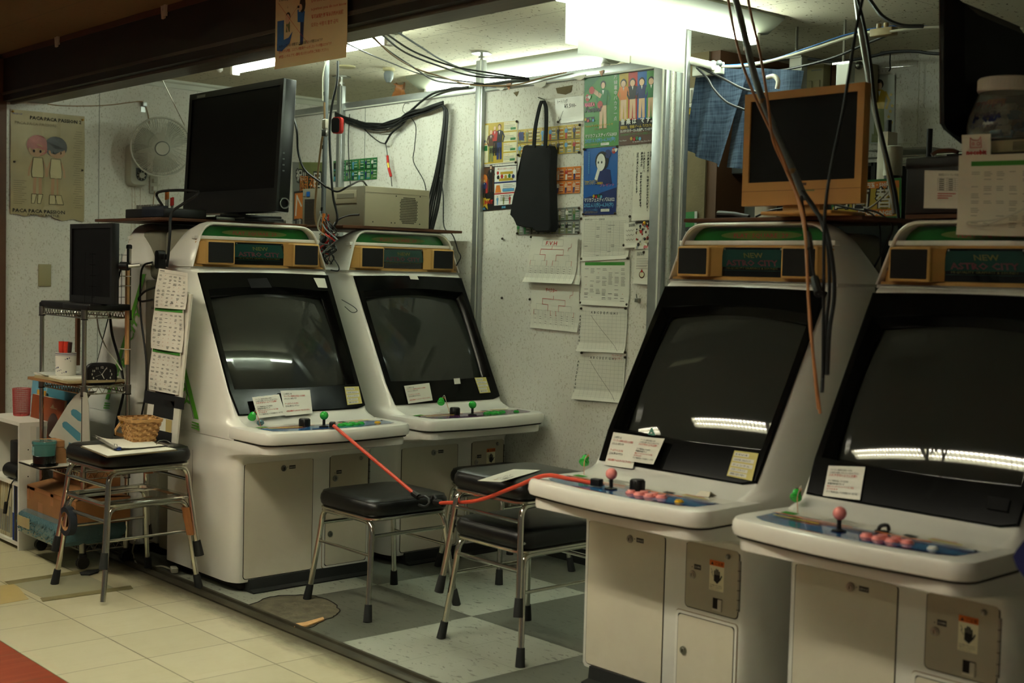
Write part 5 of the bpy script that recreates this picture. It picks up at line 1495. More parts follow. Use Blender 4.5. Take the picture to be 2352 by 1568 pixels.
# small alu clip holding a wire
a = on_x(328, 243, LX)
b = MB(); b.box(LX, LX + 0.03, a.y - 0.012, a.y + 0.012, a.z - 0.005, a.z + 0.02, 'aluminium', bev=0.002); b.box(LX, LX + 0.004, a.y - 0.013, a.y + 0.013, a.z - 0.035, a.z - 0.003, 'aluminium'); tag(b.obj('wire_bracket'), 'small aluminium bracket holding a brown wire above the wall fan', 'bracket')
b = MB(); b.tube([on_x(110, 239, LX + 0.004), on_x(150, 243, LX + 0.004), on_x(240, 242, LX + 0.004), on_x(320, 233, LX + 0.006), on_x(332, 240, LX + 0.01), on_x(340, 262, LX + 0.006), on_x(343, 285, LX + 0.006)], 0.0028, 'cable_tan', 6, smooth=5)
tag(b.obj('wall_wire'), 'thin tan wire run along the left wall to the bracket', 'wire')
# wall fan
fc = Vector((-6.74, 3.335, 1.935))
t = thing('wall_fan', 'pale wall-mounted oscillating fan beside the black television', 'fan', (LX, 3.30, 1.83))
loc = Vector((LX, 3.30, 1.83))
b = MB(); b.loft([[(0.0, y, z) for y, z in rrect(-0.055, 0.055, -0.105, 0.13, 0.03, 5)], [(0.05, y, z) for y, z in rrect(-0.055, 0.055, -0.105, 0.13, 0.03, 5)], [(0.065, y * 0.9, z * 0.93) for y, z in rrect(-0.055, 0.055, -0.105, 0.13, 0.03, 5)]], 'fan_white'); bo = b.obj('wall_bracket', t)
FX = Matrix(((0, 0, 1, 0.066), (1, 0, 0, 0.012), (0, 1, 0, -0.045), (0, 0, 0, 1)))
pr = Print(FX); pr.disc(0, 0.0, 0.033, 'book_cyan' if 0 else 'cable_grey', 0, 24); pr.rect(-0.033, 0, 0.066, 0.04, 'cable_grey'); pr.disc(0, 0, 0.0285, 'sticker_dark', 1, 24)
for k_ in range(8): pr.disc(0.023 * math.cos(k_ * PI / 4), 0.023 * math.sin(k_ * PI / 4), 0.0028, 'paper', 2, 8)
pr.obj('dial_face', bo)
b = MB(); b.lathe([(0.017, 0.001), (0.016, 0.012), (0.0001, 0.014)], 'fan_white', 20, FX); b.obj('speed_knob', bo)
H = Matrix.Translation(fc - loc) @ Matrix.Rotation(R(-20), 4, 'Z') @ Matrix.Rotation(R(14), 4, 'Y')    # fan axis = local +x
def FA(x, y, z): return H @ Vector((x, y, z))
b = MB(); TT = H @ Matrix(((0, 0, 1, 0), (1, 0, 0, 0), (0, 1, 0, 0), (0, 0, 0, 1)))
b.lathe([(0.001, -0.145), (0.045, -0.14), (0.06, -0.11), (0.06, -0.07), (0.045, -0.05)], 'fan_white', 24, TT); b.obj('motor_housing', t)
b = MB(); b.cyl(FA(-0.10, 0, -0.03), Vector((0.06, 0, 0.10)), 0.02, 'fan_white', 12); b.obj('neck', t)
b = MB(); rr_ = 0.162
b.tube([FA(0.0, rr_ * math.cos(2 * PI * i / 48), rr_ * math.sin(2 * PI * i / 48)) for i in range(48)], 0.006, 'fan_white', 8, closed=True)
for i in range(96):
    a = 2 * PI * i / 96; c, s = math.cos(a), math.sin(a)
    b.tube([FA(0.0, rr_ * c, rr_ * s), FA(0.028, 0.135 * c, 0.135 * s), FA(0.045, 0.08 * math.cos(a + 0.1), 0.08 * math.sin(a + 0.1)), FA(0.05, 0.036 * math.cos(a + 0.2), 0.036 * math.sin(a + 0.2))], 0.0015, 'fan_white', 4)
b.obj('front_grille', t)
b = MB()
for i in range(72):
    a = 2 * PI * i / 72; c, s = math.cos(a), math.sin(a)
    b.tube([FA(0.0, rr_ * c, rr_ * s), FA(-0.03, 0.158 * c, 0.158 * s), FA(-0.055, 0.12 * math.cos(a), 0.12 * math.sin(a)), FA(-0.06, 0.05 * c, 0.05 * s)], 0.001, 'fan_white', 4)
b.tube([FA(-0.055, 0.12 * math.cos(2 * PI * i / 32), 0.12 * math.sin(2 * PI * i / 32)) for i in range(32)], 0.0012, 'fan_white', 4, closed=True)
b.obj('rear_grille', t)
b = MB(); b.lathe([(0.040, 0.046), (0.040, 0.052), (0.034, 0.056), (0.031, 0.0555), (0.0001, 0.058)], 'fan_white', 28, TT); b.obj('centre_cap', t)
mat('fan_ring', (84, 88, 84), 0.5)
b = MB(); b.tube([FA(0.052, 0.037 * math.cos(2 * PI * i / 32), 0.037 * math.sin(2 * PI * i / 32)) for i in range(32)], 0.0035, 'fan_ring', 6, closed=True); b.obj('cap_ring', t)
mat('blade', (150, 156, 140), 0.4, alpha=0.45)
for k in range(3):
    a0 = k * 2 * PI / 3 + 0.5
    def bl(u, v, a0=a0):
        r = 0.03 + 0.115 * u; a = a0 + (v - 0.5) * (1.3 - 0.2 * u) + u * 0.3; return FA(-0.012 - 0.02 * (v - 0.5), r * math.cos(a), r * math.sin(a))
    b = MB(); b.grid(bl, 8, 8, 'blade'); b.obj('blade', t, nofix=True)
# pull cords, socket plugs under the fan
for k, (px, tx) in enumerate(((303, 300), (322, 318), (309, 309))):
    b = MB(); a = on_x(px, 432, LX + 0.03); c = on_x(tx, 545, LX + 0.03)
    b.tube([a, a * 0.5 + c * 0.5 + Vector((0, 0.004, 0)), c], 0.0012, 'cable_tan', 5, smooth=3); tag(b.obj('pull_cord'), ('longest pull cord hanging from the wall fan, left one', 'pull cord of the wall fan, right one', 'pull cord of the wall fan, middle one')[k], 'cord')
a = on_x(350, 420, LX)
t = thing('wall_socket', 'pale stacked plugs in the wall socket right of the fan bracket', 'socket', (LX, a.y, a.z))
b = MB(); b.box(0, 0.012, -0.02, 0.028, -0.06, 0.04, 'fan_white', bev=0.003); b.obj('socket_plate', t)
b = MB(); b.box(0.01, 0.035, -0.01, 0.012, -0.045, -0.02, 'white_plastic', bev=0.003); b.box(0.01, 0.035, -0.008, 0.014, 0.0, 0.024, 'fan_white', bev=0.003); b.obj('plug', t)
b = MB(); b.tube([a + Vector((0.03, 0, -0.05)), on_x(352, 470, LX + 0.02), on_x(356, 520, LX + 0.02)], 0.003, 'cable_tan', 6, smooth=4); tag(b.obj('fan_cord'), 'tan cord dropping from the plugs beside the fan', 'cord')
b = MB(); b.cyl(on_y(373, 184, 2.788), on_y(424, 288, 2.95), 0.0022, 'cable_white', 6); tag(b.obj('antenna_rod'), 'thin pale rod slanting down behind the television from the beam', 'rod')

# ================================================================ leaning board with calendars beside the left machine
t = thing('foam_board', 'white foam board patched with black tape leaning against the left machine', 'board', (0, 0, 0))
Yb = 2.452
def BP(px, py, dy=0.0): return on_y(px, py, Yb + dy)
A = [BP(439, 676), BP(404, 1030), BP(330, 1012), BP(372, 640)]
b = MB(); b.add([tuple(p) for p in A] + [tuple(p + Vector((0, 0.008, 0))) for p in A], [[0, 1, 2, 3], [7, 6, 5, 4], [0, 1, 5, 4], [1, 2, 6, 5], [2, 3, 7, 6], [3, 0, 4, 7]], 'paper'); b.obj('board_sheet', t)
b = MB()
for pts in (((335, 896), (425, 914), (422, 941), (329, 924)), ((357, 898), (402, 905), (397, 964), (351, 954)), ((350, 984), (395, 994), (393, 1024), (348, 1020))):
    P = [BP(*q, -0.0012) for q in pts]; b.add([tuple(p) for p in P], [[0, 1, 2, 3]], 'matte_black')
b.obj('black_tape', t, nofix=True)
b = MB()
for pts in (((352, 955), (366, 958), (364, 988), (351, 985)), ((381, 962), (395, 965), (393, 995), (380, 991))):
    P = [BP(*q, -0.001) for q in pts]; b.add([tuple(p) for p in P], [[0, 1, 2, 3]], 'note_yellow')
b.mats = ['patch_tan']; b.obj('tan_tape', t, nofix=True)
# calendar sheets, one below the other
def bilin(C4, u, v): return (C4[3] * (1 - u) + C4[2] * u) * (1 - v) + (C4[0] * (1 - u) + C4[1] * u) * v
cal = [('topmost schedule sheet on the foam board beside the left machine', ((364, 616), (432, 627), (426, 711), (354, 706)), 0.0, False, -0.012),
       ('schedule sheet with green header, middle of three on the foam board', ((353, 705), (423, 711), (418, 810), (347, 799)), 0.0, True, -0.008),
       ('schedule sheet with green header, lowest on the foam board', ((348, 799), (417, 810), (409, 907), (342, 894)), 0.0, True, -0.004)]
random.seed(12)
for lab, C4, _, green, dy in cal:
    P = [BP(*q, dy) for q in C4]
    b = MB(); b.grid(lambda u, v: bilin(P, u, v) + Vector((0, -0.004 * math.sin(u * 3 + v * 4), 0)), 8, 8, 'paper'); po = tag(b.obj('schedule_sheet', nofix=True), lab, 'paper')
    q = MB()
    def put(u0, v0, u1, v1, m_):
        V = [bilin(P, a, c) + Vector((0, -0.004 * math.sin(a * 3 + c * 4) - 0.0012, 0)) for a, c in ((u0, v0), (u1, v0), (u1, v1), (u0, v1))]; q.add([tuple(v) for v in V], [[0, 1, 2, 3]], m_)
    if green: put(0.03, 0.92, 0.5, 0.995, 'ink_green'); put(0.5, 0.92, 0.97, 0.995, 'ink_green')
    else: put(0.06, 0.905, 0.96, 0.910, 'ink_grey'); put(0.05, 0.94, 0.2, 0.965, 'ink_grey')
    for r_ in range(9):
        for c_i in range(6):
            u0 = 0.06 + c_i * 0.155; v0 = 0.84 - r_ * 0.094
            if random.random() < 0.7:
                for l in range(random.choice((1, 2, 2, 3))): put(u0 + random.uniform(-0.01, 0.03), v0 - l * 0.022, u0 + 0.09 + random.uniform(-0.02, 0.02), v0 - l * 0.022 + 0.011, 'ink_grey')
            else: put(u0 + 0.03, v0, u0 + 0.045, v0 + 0.012, 'ink_red')
    q.obj('printing', po, nofix=True)
# ================================================================ things pinned to the partition
def WF(Y): return Matrix(((1, 0, 0, 0), (0, 0, -1, Y), (0, 1, 0, 0), (0, 0, 0, 1)))


def wall_sheet(name, label, cat, C4, m_, draw=None, dy=0.002, bulge=None, group=None, Y=WY, th=True, n=10, seed=0):
    """C4 = pixels of its top-left, top-right, bottom-right, bottom-left corner on the wall"""
    bulge = (0.0004 if m_ == 'paper_gloss' else 0.0022) if bulge is None else bulge
    F_ = WF(Y - dy); P = [on_y(*q, Y - dy) for q in C4]; P = [(p.x, p.z) for p in P]
    w_ = math.dist(P[0], P[1]); h = math.dist(P[0], P[3])
    def warp(x, y):
        u, v = x / w_, y / h
        X = [(P[3][k] * (1 - u) + P[2][k] * u) * (1 - v) + (P[0][k] * (1 - u) + P[1][k] * u) * v for k in (0, 1)]
        return (X[0], X[1], bulge * (1 + math.sin(u * 5 + seed) * math.sin(v * 4 + seed)) + bulge * 2.5 * max(0, 0.15 - v) / 0.15)
    b = MB(); b.grid(lambda u, v: F_ @ Vector(warp(u * w_, v * h)), n, n, m_)
    o = tag(b.obj(name, nofix=True), label, cat, group)
    if draw:
        pr = Print(F_, warp, 0.0004); draw(pr, w_, h); pr.obj('printing', o)
    return o


random.seed(21)
for nm, rgb in (('c_gold', (176, 150, 44)), ('c_red', (170, 44, 36)), ('c_navy', (30, 44, 96)), ('c_green', (40, 112, 56)), ('c_cream', (208, 204, 170)), ('c_skin', (206, 172, 140)), ('c_orange', (204, 118, 44)), ('c_grey', (120, 124, 118)), ('c_dark', (24, 22, 22)), ('c_blue', (30, 88, 158)), ('c_lime', (64, 132, 52)), ('c_pink', (214, 96, 128)), ('c_sky', (86, 150, 190)), ('c_white', (214, 214, 204)), ('c_brown', (84, 54, 36)), ('c_olive', (112, 120, 70))):
    mat(nm, rgb, 0.35, spec=0.45, var=0.08, vscale=30)


def figure(pr, x, y, s, top, skin='c_skin', hair='c_dark', leg=None, lift=2, arm=1):
    """a generic standing figure, feet at (x, y), height s"""
    leg = leg or top
    pr.poly([(x - 0.11 * s, y), (x - 0.02 * s, y), (x, y + 0.42 * s), (x + 0.02 * s, y), (x + 0.11 * s, y), (x + 0.10 * s, y + 0.5 * s), (x - 0.10 * s, y + 0.5 * s)], leg, lift)
    pr.poly([(x - 0.10 * s, y + 0.48 * s), (x + 0.10 * s, y + 0.48 * s), (x + 0.14 * s, y + 0.78 * s), (x + 0.05 * s, y + 0.83 * s), (x - 0.05 * s, y + 0.83 * s), (x - 0.14 * s, y + 0.78 * s)], top, lift + 1)
    pr.line([(x - 0.13 * s, y + 0.77 * s), (x - 0.19 * s, y + 0.62 * s), (x - 0.12 * s * arm, y + 0.50 * s)], 0.05 * s, top, lift)
    pr.line([(x + 0.13 * s, y + 0.77 * s), (x + 0.20 * s, y + 0.64 * s), (x + 0.15 * s, y + 0.5 * s)], 0.05 * s, top, lift)
    pr.disc(x, y + 0.92 * s, 0.075 * s, hair, lift + 1, 14, 0.085 * s); pr.disc(x, y + 0.90 * s, 0.055 * s, skin, lift + 2, 12, 0.068 * s)
    pr.poly([(x - 0.03 * s, y + 0.8 * s), (x + 0.03 * s, y + 0.8 * s), (x, y + 0.7 * s)], 'c_white', lift + 2)


def lines(pr, x, y, w_, n, dy, m_, h=0.0022, lift=2, rag=0.3):
    for i in range(n): pr.rect(x, y - i * dy, w_ * (1 - rag * random.random()), h, m_, lift)


def d_flyer1(pr, w_, h):
    pr.rect(0.004, 0.004, w_ - 0.008, h - 0.008, 'c_gold', 0)
    pr.rect(0.006, h * 0.28, w_ * 0.29, h * 0.66, 'c_cream', 1); pr.rect(0.006, 0.01, w_ * 0.29, h * 0.24, 'c_cream', 1)
    pr.text(0.012, h * 0.87, 0.014, '基本操作', 'ink_red', 2, fit=w_ * 0.13)
    for k in range(8): pr.line([(w_ * 0.12, h * 0.76), (w_ * 0.12 + 0.022 * math.cos(k * PI / 4), h * 0.76 + 0.022 * math.sin(k * PI / 4))], 0.0025, 'c_orange', 2)
    pr.disc(w_ * 0.12, h * 0.76, 0.007, 'c_red', 3)
    for k, c in enumerate(('c_red', 'c_gold', 'c_green', 'c_navy')): pr.disc(w_ * (0.05 + k * 0.06), h * 0.56, 0.006, c, 2, 10)
    pr.rect(0.01, h * 0.48, w_ * 0.26, 0.004, 'c_orange', 2); pr.rect(0.01, h * 0.33, w_ * 0.26, h * 0.12, 'c_green', 2)
    figure(pr, w_ * 0.38, h * 0.06, h * 0.78, 'c_brown', hair='c_gold', leg='c_olive'); figure(pr, w_ * 0.47, h * 0.20, h * 0.72, 'c_red', hair='c_gold', leg='c_dark'); figure(pr, w_ * 0.58, h * 0.10, h * 0.84, 'c_dark', hair='c_brown', leg='c_navy')
    pr.text(w_ * 0.34, h * 0.27, 0.03, '餓狼', 'c_dark', 6, fit=w_ * 0.3)
    for k in range(4):
        y = h * (0.76 - k * 0.245); pr.rect(w_ * 0.68, y, w_ * 0.30, h * 0.21, 'c_cream', 1); pr.text(w_ * 0.69, y + h * 0.15, 0.010, ('パワーゲージ', 'オフェンス', 'テクニック', 'ディフェンス')[k], 'ink_red', 2, fit=w_ * 0.13)
        lines(pr, w_ * 0.69, y + h * 0.12, w_ * 0.26, 3, 0.007, 'ink_grey', 0.002); pr.rect(w_ * 0.84, y + 0.004, w_ * 0.12, 0.011, 'c_green', 3)


def d_flyer2(pr, w_, h):
    pr.rect(0, 0, w_, h, 'c_dark', 0); pr.rect(w_ * 0.02, h * 0.42, w_ * 0.43, h * 0.56, 'c_brown', 1)
    figure(pr, w_ * 0.09, h * 0.42, h * 0.6, 'c_dark', leg='c_dark'); figure(pr, w_ * 0.38, h * 0.42, h * 0.62, 'c_dark', leg='c_dark')
    pr.poly([(w_ * 0.15, h * 0.40), (w_ * 0.31, h * 0.40), (w_ * 0.30, h * 0.74), (w_ * 0.16, h * 0.74)], 'c_red', 5); pr.disc(w_ * 0.23, h * 0.73, w_ * 0.07, 'c_orange', 5, 12)
    figure(pr, w_ * 0.23, h * 0.30, h * 0.42, 'c_navy', hair='c_gold', leg='c_dark', lift=6)
    pr.poly([(w_ * 0.23 + (0.05 if k % 2 else 0.115) * w_ * math.cos(PI / 2 + k * PI / 5) * 1.3, h * 0.20 + (0.05 if k % 2 else 0.13) * w_ * math.sin(PI / 2 + k * PI / 5) * 1.2) for k in range(10)], 'c_gold', 2)
    pr.text(w_ * 0.04, h * 0.15, 0.026, 'REAL BOUT', 'c_red', 4, fit=w_ * 0.40, bold=0.05); pr.text(w_ * 0.15, h * 0.03, 0.013, 'SNK', 'c_sky', 3, fit=w_ * 0.11, bold=0.05); pr.text(w_ * 0.66, h * 0.025, 0.013, 'SNK', 'c_sky', 3, fit=w_ * 0.11, bold=0.05)
    pr.rect(w_ * 0.47, h * 0.10, w_ * 0.52, h * 0.88, 'c_white', 1); pr.text(w_ * 0.54, h * 0.91, 0.010, '使えるのは四つのボタン!!', 'ink_red', 2, fit=w_ * 0.4)
    for k, c in enumerate(('c_dark', 'c_red', 'c_gold', 'c_green', 'c_navy')): pr.disc(w_ * (0.56 + 0.09 * k), h * (0.74 + 0.015 * (k % 2)), w_ * 0.033, c, 3, 14)
    pr.disc(w_ * 0.55, h * 0.84, w_ * 0.028, 'c_red', 3); pr.rect(w_ * 0.61, h * 0.80, w_ * 0.3, h * 0.06, 'c_gold', 2); pr.rect(w_ * 0.58, h * 0.65, w_ * 0.34, h * 0.06, 'c_gold', 2)
    pr.rect(w_ * 0.47, h * 0.60, w_ * 0.52, h * 0.035, 'c_navy', 2); pr.rect(w_ * 0.47, h * 0.35, w_ * 0.52, h * 0.03, 'c_red', 2)
    pr.poly([(w_ * 0.49, h * 0.39), (w_ * 0.64, h * 0.39), (w_ * 0.6, h * 0.56), (w_ * 0.52, h * 0.56)], 'c_orange', 3); lines(pr, w_ * 0.68, h * 0.55, w_ * 0.28, 5, 0.008, 'ink_grey'); pr.rect(w_ * 0.67, h * 0.41, w_ * 0.28, h * 0.06, 'c_sky', 4)
    for k, c in enumerate(('c_sky', 'c_olive', 'c_red')): figure(pr, w_ * (0.55 + 0.15 * k), h * 0.11, h * 0.20, c)
    lines(pr, w_ * 0.62, h * 0.31, w_ * 0.3, 4, 0.008, 'ink')


def card_strip(cols, base, acc):
    def d(pr, w_, h):
        pr.rect(0, 0, w_, h, base, 0)
        pr.rect(0, h * 0.49, w_, 0.003, 'c_dark', 2)
        for r_ in range(2):
            for k in range(cols):
                x = w_ * k / cols; y = h * (0.02 + 0.5 * r_); cw = w_ / cols
                figure(pr, x + cw * 0.25, y, h * 0.44, random.choice(acc), leg=random.choice(acc), lift=2)
                for l in range(6): pr.rect(x + cw * 0.46, y + h * 0.04 + l * h * 0.065, cw * 0.46, h * 0.022, 'c_white' if l % 2 else random.choice(acc), 4)
        pr.rect(w_ * 0.02, h * 0.60, w_ * 0.08, h * 0.3, acc[0], 6)
    return d


P = []
def pin(px, py, lab, m_='pin', r=0.006, Y=WY):
    a = on_y(px, py, Y - 0.004)
    b = MB(); b.lathe([(r, 0.0), (r * 0.95, 0.004), (r * 0.6, 0.007), (0.0001, 0.009)], m_, 12, Matrix(((1, 0, 0, a.x), (0, 0, -1, Y - 0.006), (0, 1, 0, a.z), (0, 0, 0, 1)))); tag(b.obj('push_pin'), lab, 'pin', 'push pins in the poster wall')


wall_sheet('flyer', 'yellow game flyer with red-coated figure, top left of the poster wall', 'flyer', ((1093, 284), (1190, 275), (1187, 372), (1093, 381)), 'paper_gloss', d_flyer1)
wall_sheet('flyer', 'dark game flyer with a suited man on a red throne, under the yellow flyer', 'flyer', ((1093, 385), (1188, 378), (1185, 478), (1093, 486)), 'paper_gloss', d_flyer2)
wall_sheet('move_strip', 'yellow fighting move card strip, upper one half behind the black tote bag', 'card strip', ((1190, 298), (1334, 284), (1333, 350), (1190, 360)), 'paper_gloss', card_strip(8, 'c_gold', ['c_navy', 'c_dark', 'c_red', 'c_olive', 'c_sky']))
wall_sheet('move_strip', 'orange fighting move card strip in the middle behind the black tote bag', 'card strip', ((1190, 392), (1335, 381), (1332, 443), (1190, 450)), 'paper_gloss', card_strip(8, 'c_orange', ['c_red', 'c_navy', 'c_skin', 'c_white', 'c_brown']))
wall_sheet('move_strip', 'grey-green fighting move card strip at the bottom of the black tote bag', 'card strip', ((1188, 485), (1332, 474), (1331, 537), (1187, 539)), 'paper_gloss', card_strip(9, 'c_grey', ['c_dark', 'c_green', 'c_olive', 'c_white']))
wall_sheet('move_strip', 'green fighting move card strip above the beige computer', 'card strip', ((766, 370), (867, 361), (866, 411), (766, 417)), 'paper_gloss', card_strip(7, 'c_green', ['c_dark', 'c_navy', 'c_white', 'c_olive', 'c_sky']))


def d_note(pr, w_, h):
    pr.text(0.012, h * 0.80, 0.020, 'トートバッグ', 'ink', 1, fit=w_ * 0.36); pr.text(w_ * 0.32, h * 0.58, 0.026, '¥5,500-', 'ink', 1, fit=w_ * 0.42)
    pr.line([(w_ * 0.28, h * 0.48), (w_ * 0.14, h * 0.12)], 0.0018, 'ink', 1); pr.line([(w_ * 0.12, h * 0.26), (w_ * 0.13, h * 0.10), (w_ * 0.2, h * 0.18)], 0.0018, 'ink', 1)
wall_sheet('price_note', 'white handwritten note reading ¥5,500- with an arrow to the tote bag', 'note', ((1275, 227), (1341, 219), (1341, 277), (1277, 285)), 'paper_gloss', d_note)


def d_mgreen(pr, w_, h):
    pr.rect(0, 0, w_, h, 'c_lime', 0)
    pr.poly([(0, h * 0.75), (w_ * 0.5, h), (0, h)], 'c_green', 1)
    figure(pr, w_ * 0.55, h * 0.26, h * 0.66, 'c_green', leg='c_skin', lift=2); pr.line([(w_ * 0.45, h * 0.72), (w_ * 0.25, h * 0.80)], 0.02, 'c_skin', 3); pr.disc(w_ * 0.22, h * 0.80, 0.017, 'c_red', 4)
    for k, ch in enumerate('万緑叢中バカラ一点'): pr.text(w_ * 0.86, h * (0.93 - k * 0.072), 0.021, ch, 'c_white', 6)
    pr.disc(w_ * 0.10, h * 0.70, 0.014, 'c_red', 4, ry=0.016); pr.text(w_ * 0.04, h * 0.685, 0.018, 'M♥', 'c_white', 7)
    pr.text(w_ * 0.02, h * 0.575, 0.026, 'MARIKA', 'c_pink', 6, fit=w_ * 0.3, bold=0.04); pr.text(w_ * 0.02, h * 0.50, 0.03, 'Festival', 'c_dark', 6, fit=w_ * 0.46, bold=0.04, shear=0.3); pr.disc(w_ * 0.47, h * 0.59, 0.017, 'c_red', 5)
    pr.rect(w_ * 0.02, h * 0.36, w_ * 0.28, h * 0.07, 'c_dark', 3)
    for k, c in enumerate(('c_gold', 'c_red', 'c_green', 'c_sky')): pr.disc(w_ * (0.05 + 0.075 * k), h * (0.40 - 0.02 * (k % 2)), 0.007, c, 7, 10)
    pr.text(w_ * 0.04, h * 0.29, 0.012, 'Twitterフォロー&リツイートで', 'c_gold', 6, fit=w_ * 0.8, bold=0.03); pr.text(w_ * 0.3, h * 0.24, 0.012, 'プレゼント!', 'c_red', 6, fit=w_ * 0.36)
    pr.text(w_ * 0.03, h * 0.145, 0.018, 'マリカフェスティバル2023', 'c_white', 6, fit=w_ * 0.92, bold=0.03); pr.text(w_ * 0.04, h * 0.075, 0.021, '2023.6.1(水)~6.30(金)', 'c_sky', 6, fit=w_ * 0.88, bold=0.03)
    pr.rect(w_ * 0.5, h * 0.02, w_ * 0.24, h * 0.035, 'c_white', 5); pr.text(w_ * 0.52, h * 0.027, 0.009, 'ナツゲー', 'ink', 7, fit=w_ * 0.18); pr.text(w_ * 0.04, h * 0.03, 0.009, '詳しくは店内まで', 'c_gold', 6, fit=w_ * 0.4)
wall_sheet('event_poster', 'green event poster with a figure in green and vertical white lettering', 'poster', ((1343, 176), (1423, 169), (1421, 334), (1342, 341)), 'paper_gloss', d_mgreen)


def d_mgirls(pr, w_, h):
    for k, (c, sk) in enumerate((('c_gold', 'c_skin'), ('c_red', 'c_skin'), ('c_blue', 'c_skin'), ('c_lime', 'c_skin'))):
        pr.rect(w_ * k * 0.25, h * 0.34, w_ * 0.25, h * 0.66, c, 0); figure(pr, w_ * (0.125 + 0.25 * k), h * 0.36, h * 0.56, ('c_orange', 'c_dark', 'c_navy', 'c_green')[k], leg='c_skin', lift=2)
        pr.disc(w_ * (0.125 + 0.25 * k), h * 0.86, w_ * 0.085, 'c_dark', 5, 14); pr.disc(w_ * (0.125 + 0.25 * k), h * 0.85, w_ * 0.066, 'c_skin', 6, 14)
    pr.rect(0, 0, w_, h * 0.34, 'c_dark', 1); pr.poly([(0, 0), (w_, 0), (w_, h * 0.16), (0, h * 0.22)], 'c_brown', 2)
    pr.text(w_ * 0.06, h * 0.29, 0.026, '音 楽 は   で す。', 'c_white', 8, fit=w_ * 0.86, bold=0.04)
    pr.text(w_ * 0.05, h * 0.225, 0.015, '前回は、音楽ゲーム『バカラ』', 'c_gold', 8, fit=w_ * 0.88, bold=0.04); pr.text(w_ * 0.05, h * 0.175, 0.014, 'およびバカラーさんを応援しています!', 'c_white', 8, fit=w_ * 0.88, bold=0.03); pr.text(w_ * 0.05, h * 0.125, 0.013, 'CHUNITHMプレイヤーの皆さんを歓迎します', 'c_lime', 8, fit=w_ * 0.88)
    for k, c in enumerate(('c_gold', 'c_red', 'c_green', 'c_sky')): pr.disc(w_ * (0.36 + 0.08 * k), h * (0.08 - 0.012 * (k % 2)), 0.008, c, 8, 10)
    pr.text(w_ * 0.03, h * 0.05, 0.009, 'New Mikado', 'c_white', 8, fit=w_ * 0.2); pr.text(w_ * 0.4, h * 0.02, 0.009, 'HI, TECHNO Menu Dance Sheet', 'c_white', 8, fit=w_ * 0.5)
wall_sheet('event_poster', 'poster with four figures on yellow, red, blue and green stripes, top right corner', 'poster', ((1423, 169), (1508, 161), (1505, 327), (1422, 334)), 'paper_gloss', d_mgirls)


def d_mblue(pr, w_, h):
    pr.rect(0, 0, w_, h, 'c_blue', 0); pr.poly([(0, 0), (w_, 0), (w_, h * 0.4), (0, h * 0.25)], 'c_navy', 1)
    pr.disc(w_ * 0.55, h * 0.80, w_ * 0.20, 'c_dark', 3, 18); pr.disc(w_ * 0.72, h * 0.9, w_ * 0.09, 'c_navy', 3); pr.disc(w_ * 0.52, h * 0.78, w_ * 0.13, 'c_white', 4, 16, w_ * 0.18)
    for e in (-0.05, 0.05): pr.disc(w_ * (0.5 + e), h * 0.78, w_ * 0.02, 'c_dark', 5, 8, w_ * 0.028)
    pr.poly([(w_ * 0.36, h * 0.45), (w_ * 0.86, h * 0.45), (w_ * 0.8, h * 0.66), (w_ * 0.6, h * 0.69), (w_ * 0.42, h * 0.64)], 'c_navy', 3); pr.line([(w_ * 0.4, h * 0.55), (w_ * 0.48, h * 0.7)], 0.018, 'c_white', 5)
    pr.disc(w_ * 0.89, h * 0.94, 0.013, 'c_red', 4); pr.text(w_ * 0.84, h * 0.925, 0.017, 'M♥', 'c_white', 7)
    for k in range(12): pr.rect(w_ * 0.16, h * (0.93 - k * 0.028), 0.005, 0.006, 'c_sky', 5)
    pr.text(w_ * 0.04, h * 0.49, 0.012, 'Twitterフォローで', 'c_gold', 6, fit=w_ * 0.4, bold=0.03); pr.text(w_ * 0.04, h * 0.455, 0.012, 'スタンプラリー開催中', 'c_gold', 6, fit=w_ * 0.55, bold=0.03); pr.text(w_ * 0.5, h * 0.42, 0.015, 'プレゼント', 'c_pink', 6, fit=w_ * 0.42)
    pr.rect(w_ * 0.3, h * 0.255, w_ * 0.28, h * 0.05, 'c_dark', 3)
    for k, c in enumerate(('c_gold', 'c_red', 'c_green', 'c_sky')): pr.disc(w_ * (0.33 + 0.075 * k), h * (0.28 - 0.012 * (k % 2)), 0.007, c, 7, 10)
    pr.text(w_ * 0.03, h * 0.20, 0.02, 'マリカフェスティバル2022', 'c_white', 6, fit=w_ * 0.92, bold=0.03); pr.text(w_ * 0.03, h * 0.12, 0.023, '2022.6.1(水)~6.30(木)', 'c_sky', 6, fit=w_ * 0.9, bold=0.03)
    pr.rect(w_ * 0.55, h * 0.045, w_ * 0.26, h * 0.04, 'c_white', 5); pr.text(w_ * 0.57, h * 0.053, 0.009, 'ナツゲー', 'ink', 7, fit=w_ * 0.2); pr.text(w_ * 0.05, h * 0.06, 0.011, '詳しいイベント内容は', 'c_sky', 6, fit=w_ * 0.4); pr.text(w_ * 0.05, h * 0.025, 0.011, '公式ブログをチェック', 'c_gold', 6, fit=w_ * 0.4)
wall_sheet('event_poster', 'blue event poster with a pale-faced figure under the green one', 'poster', ((1341, 342), (1420, 336), (1415, 492), (1340, 494)), 'paper_gloss', d_mblue)


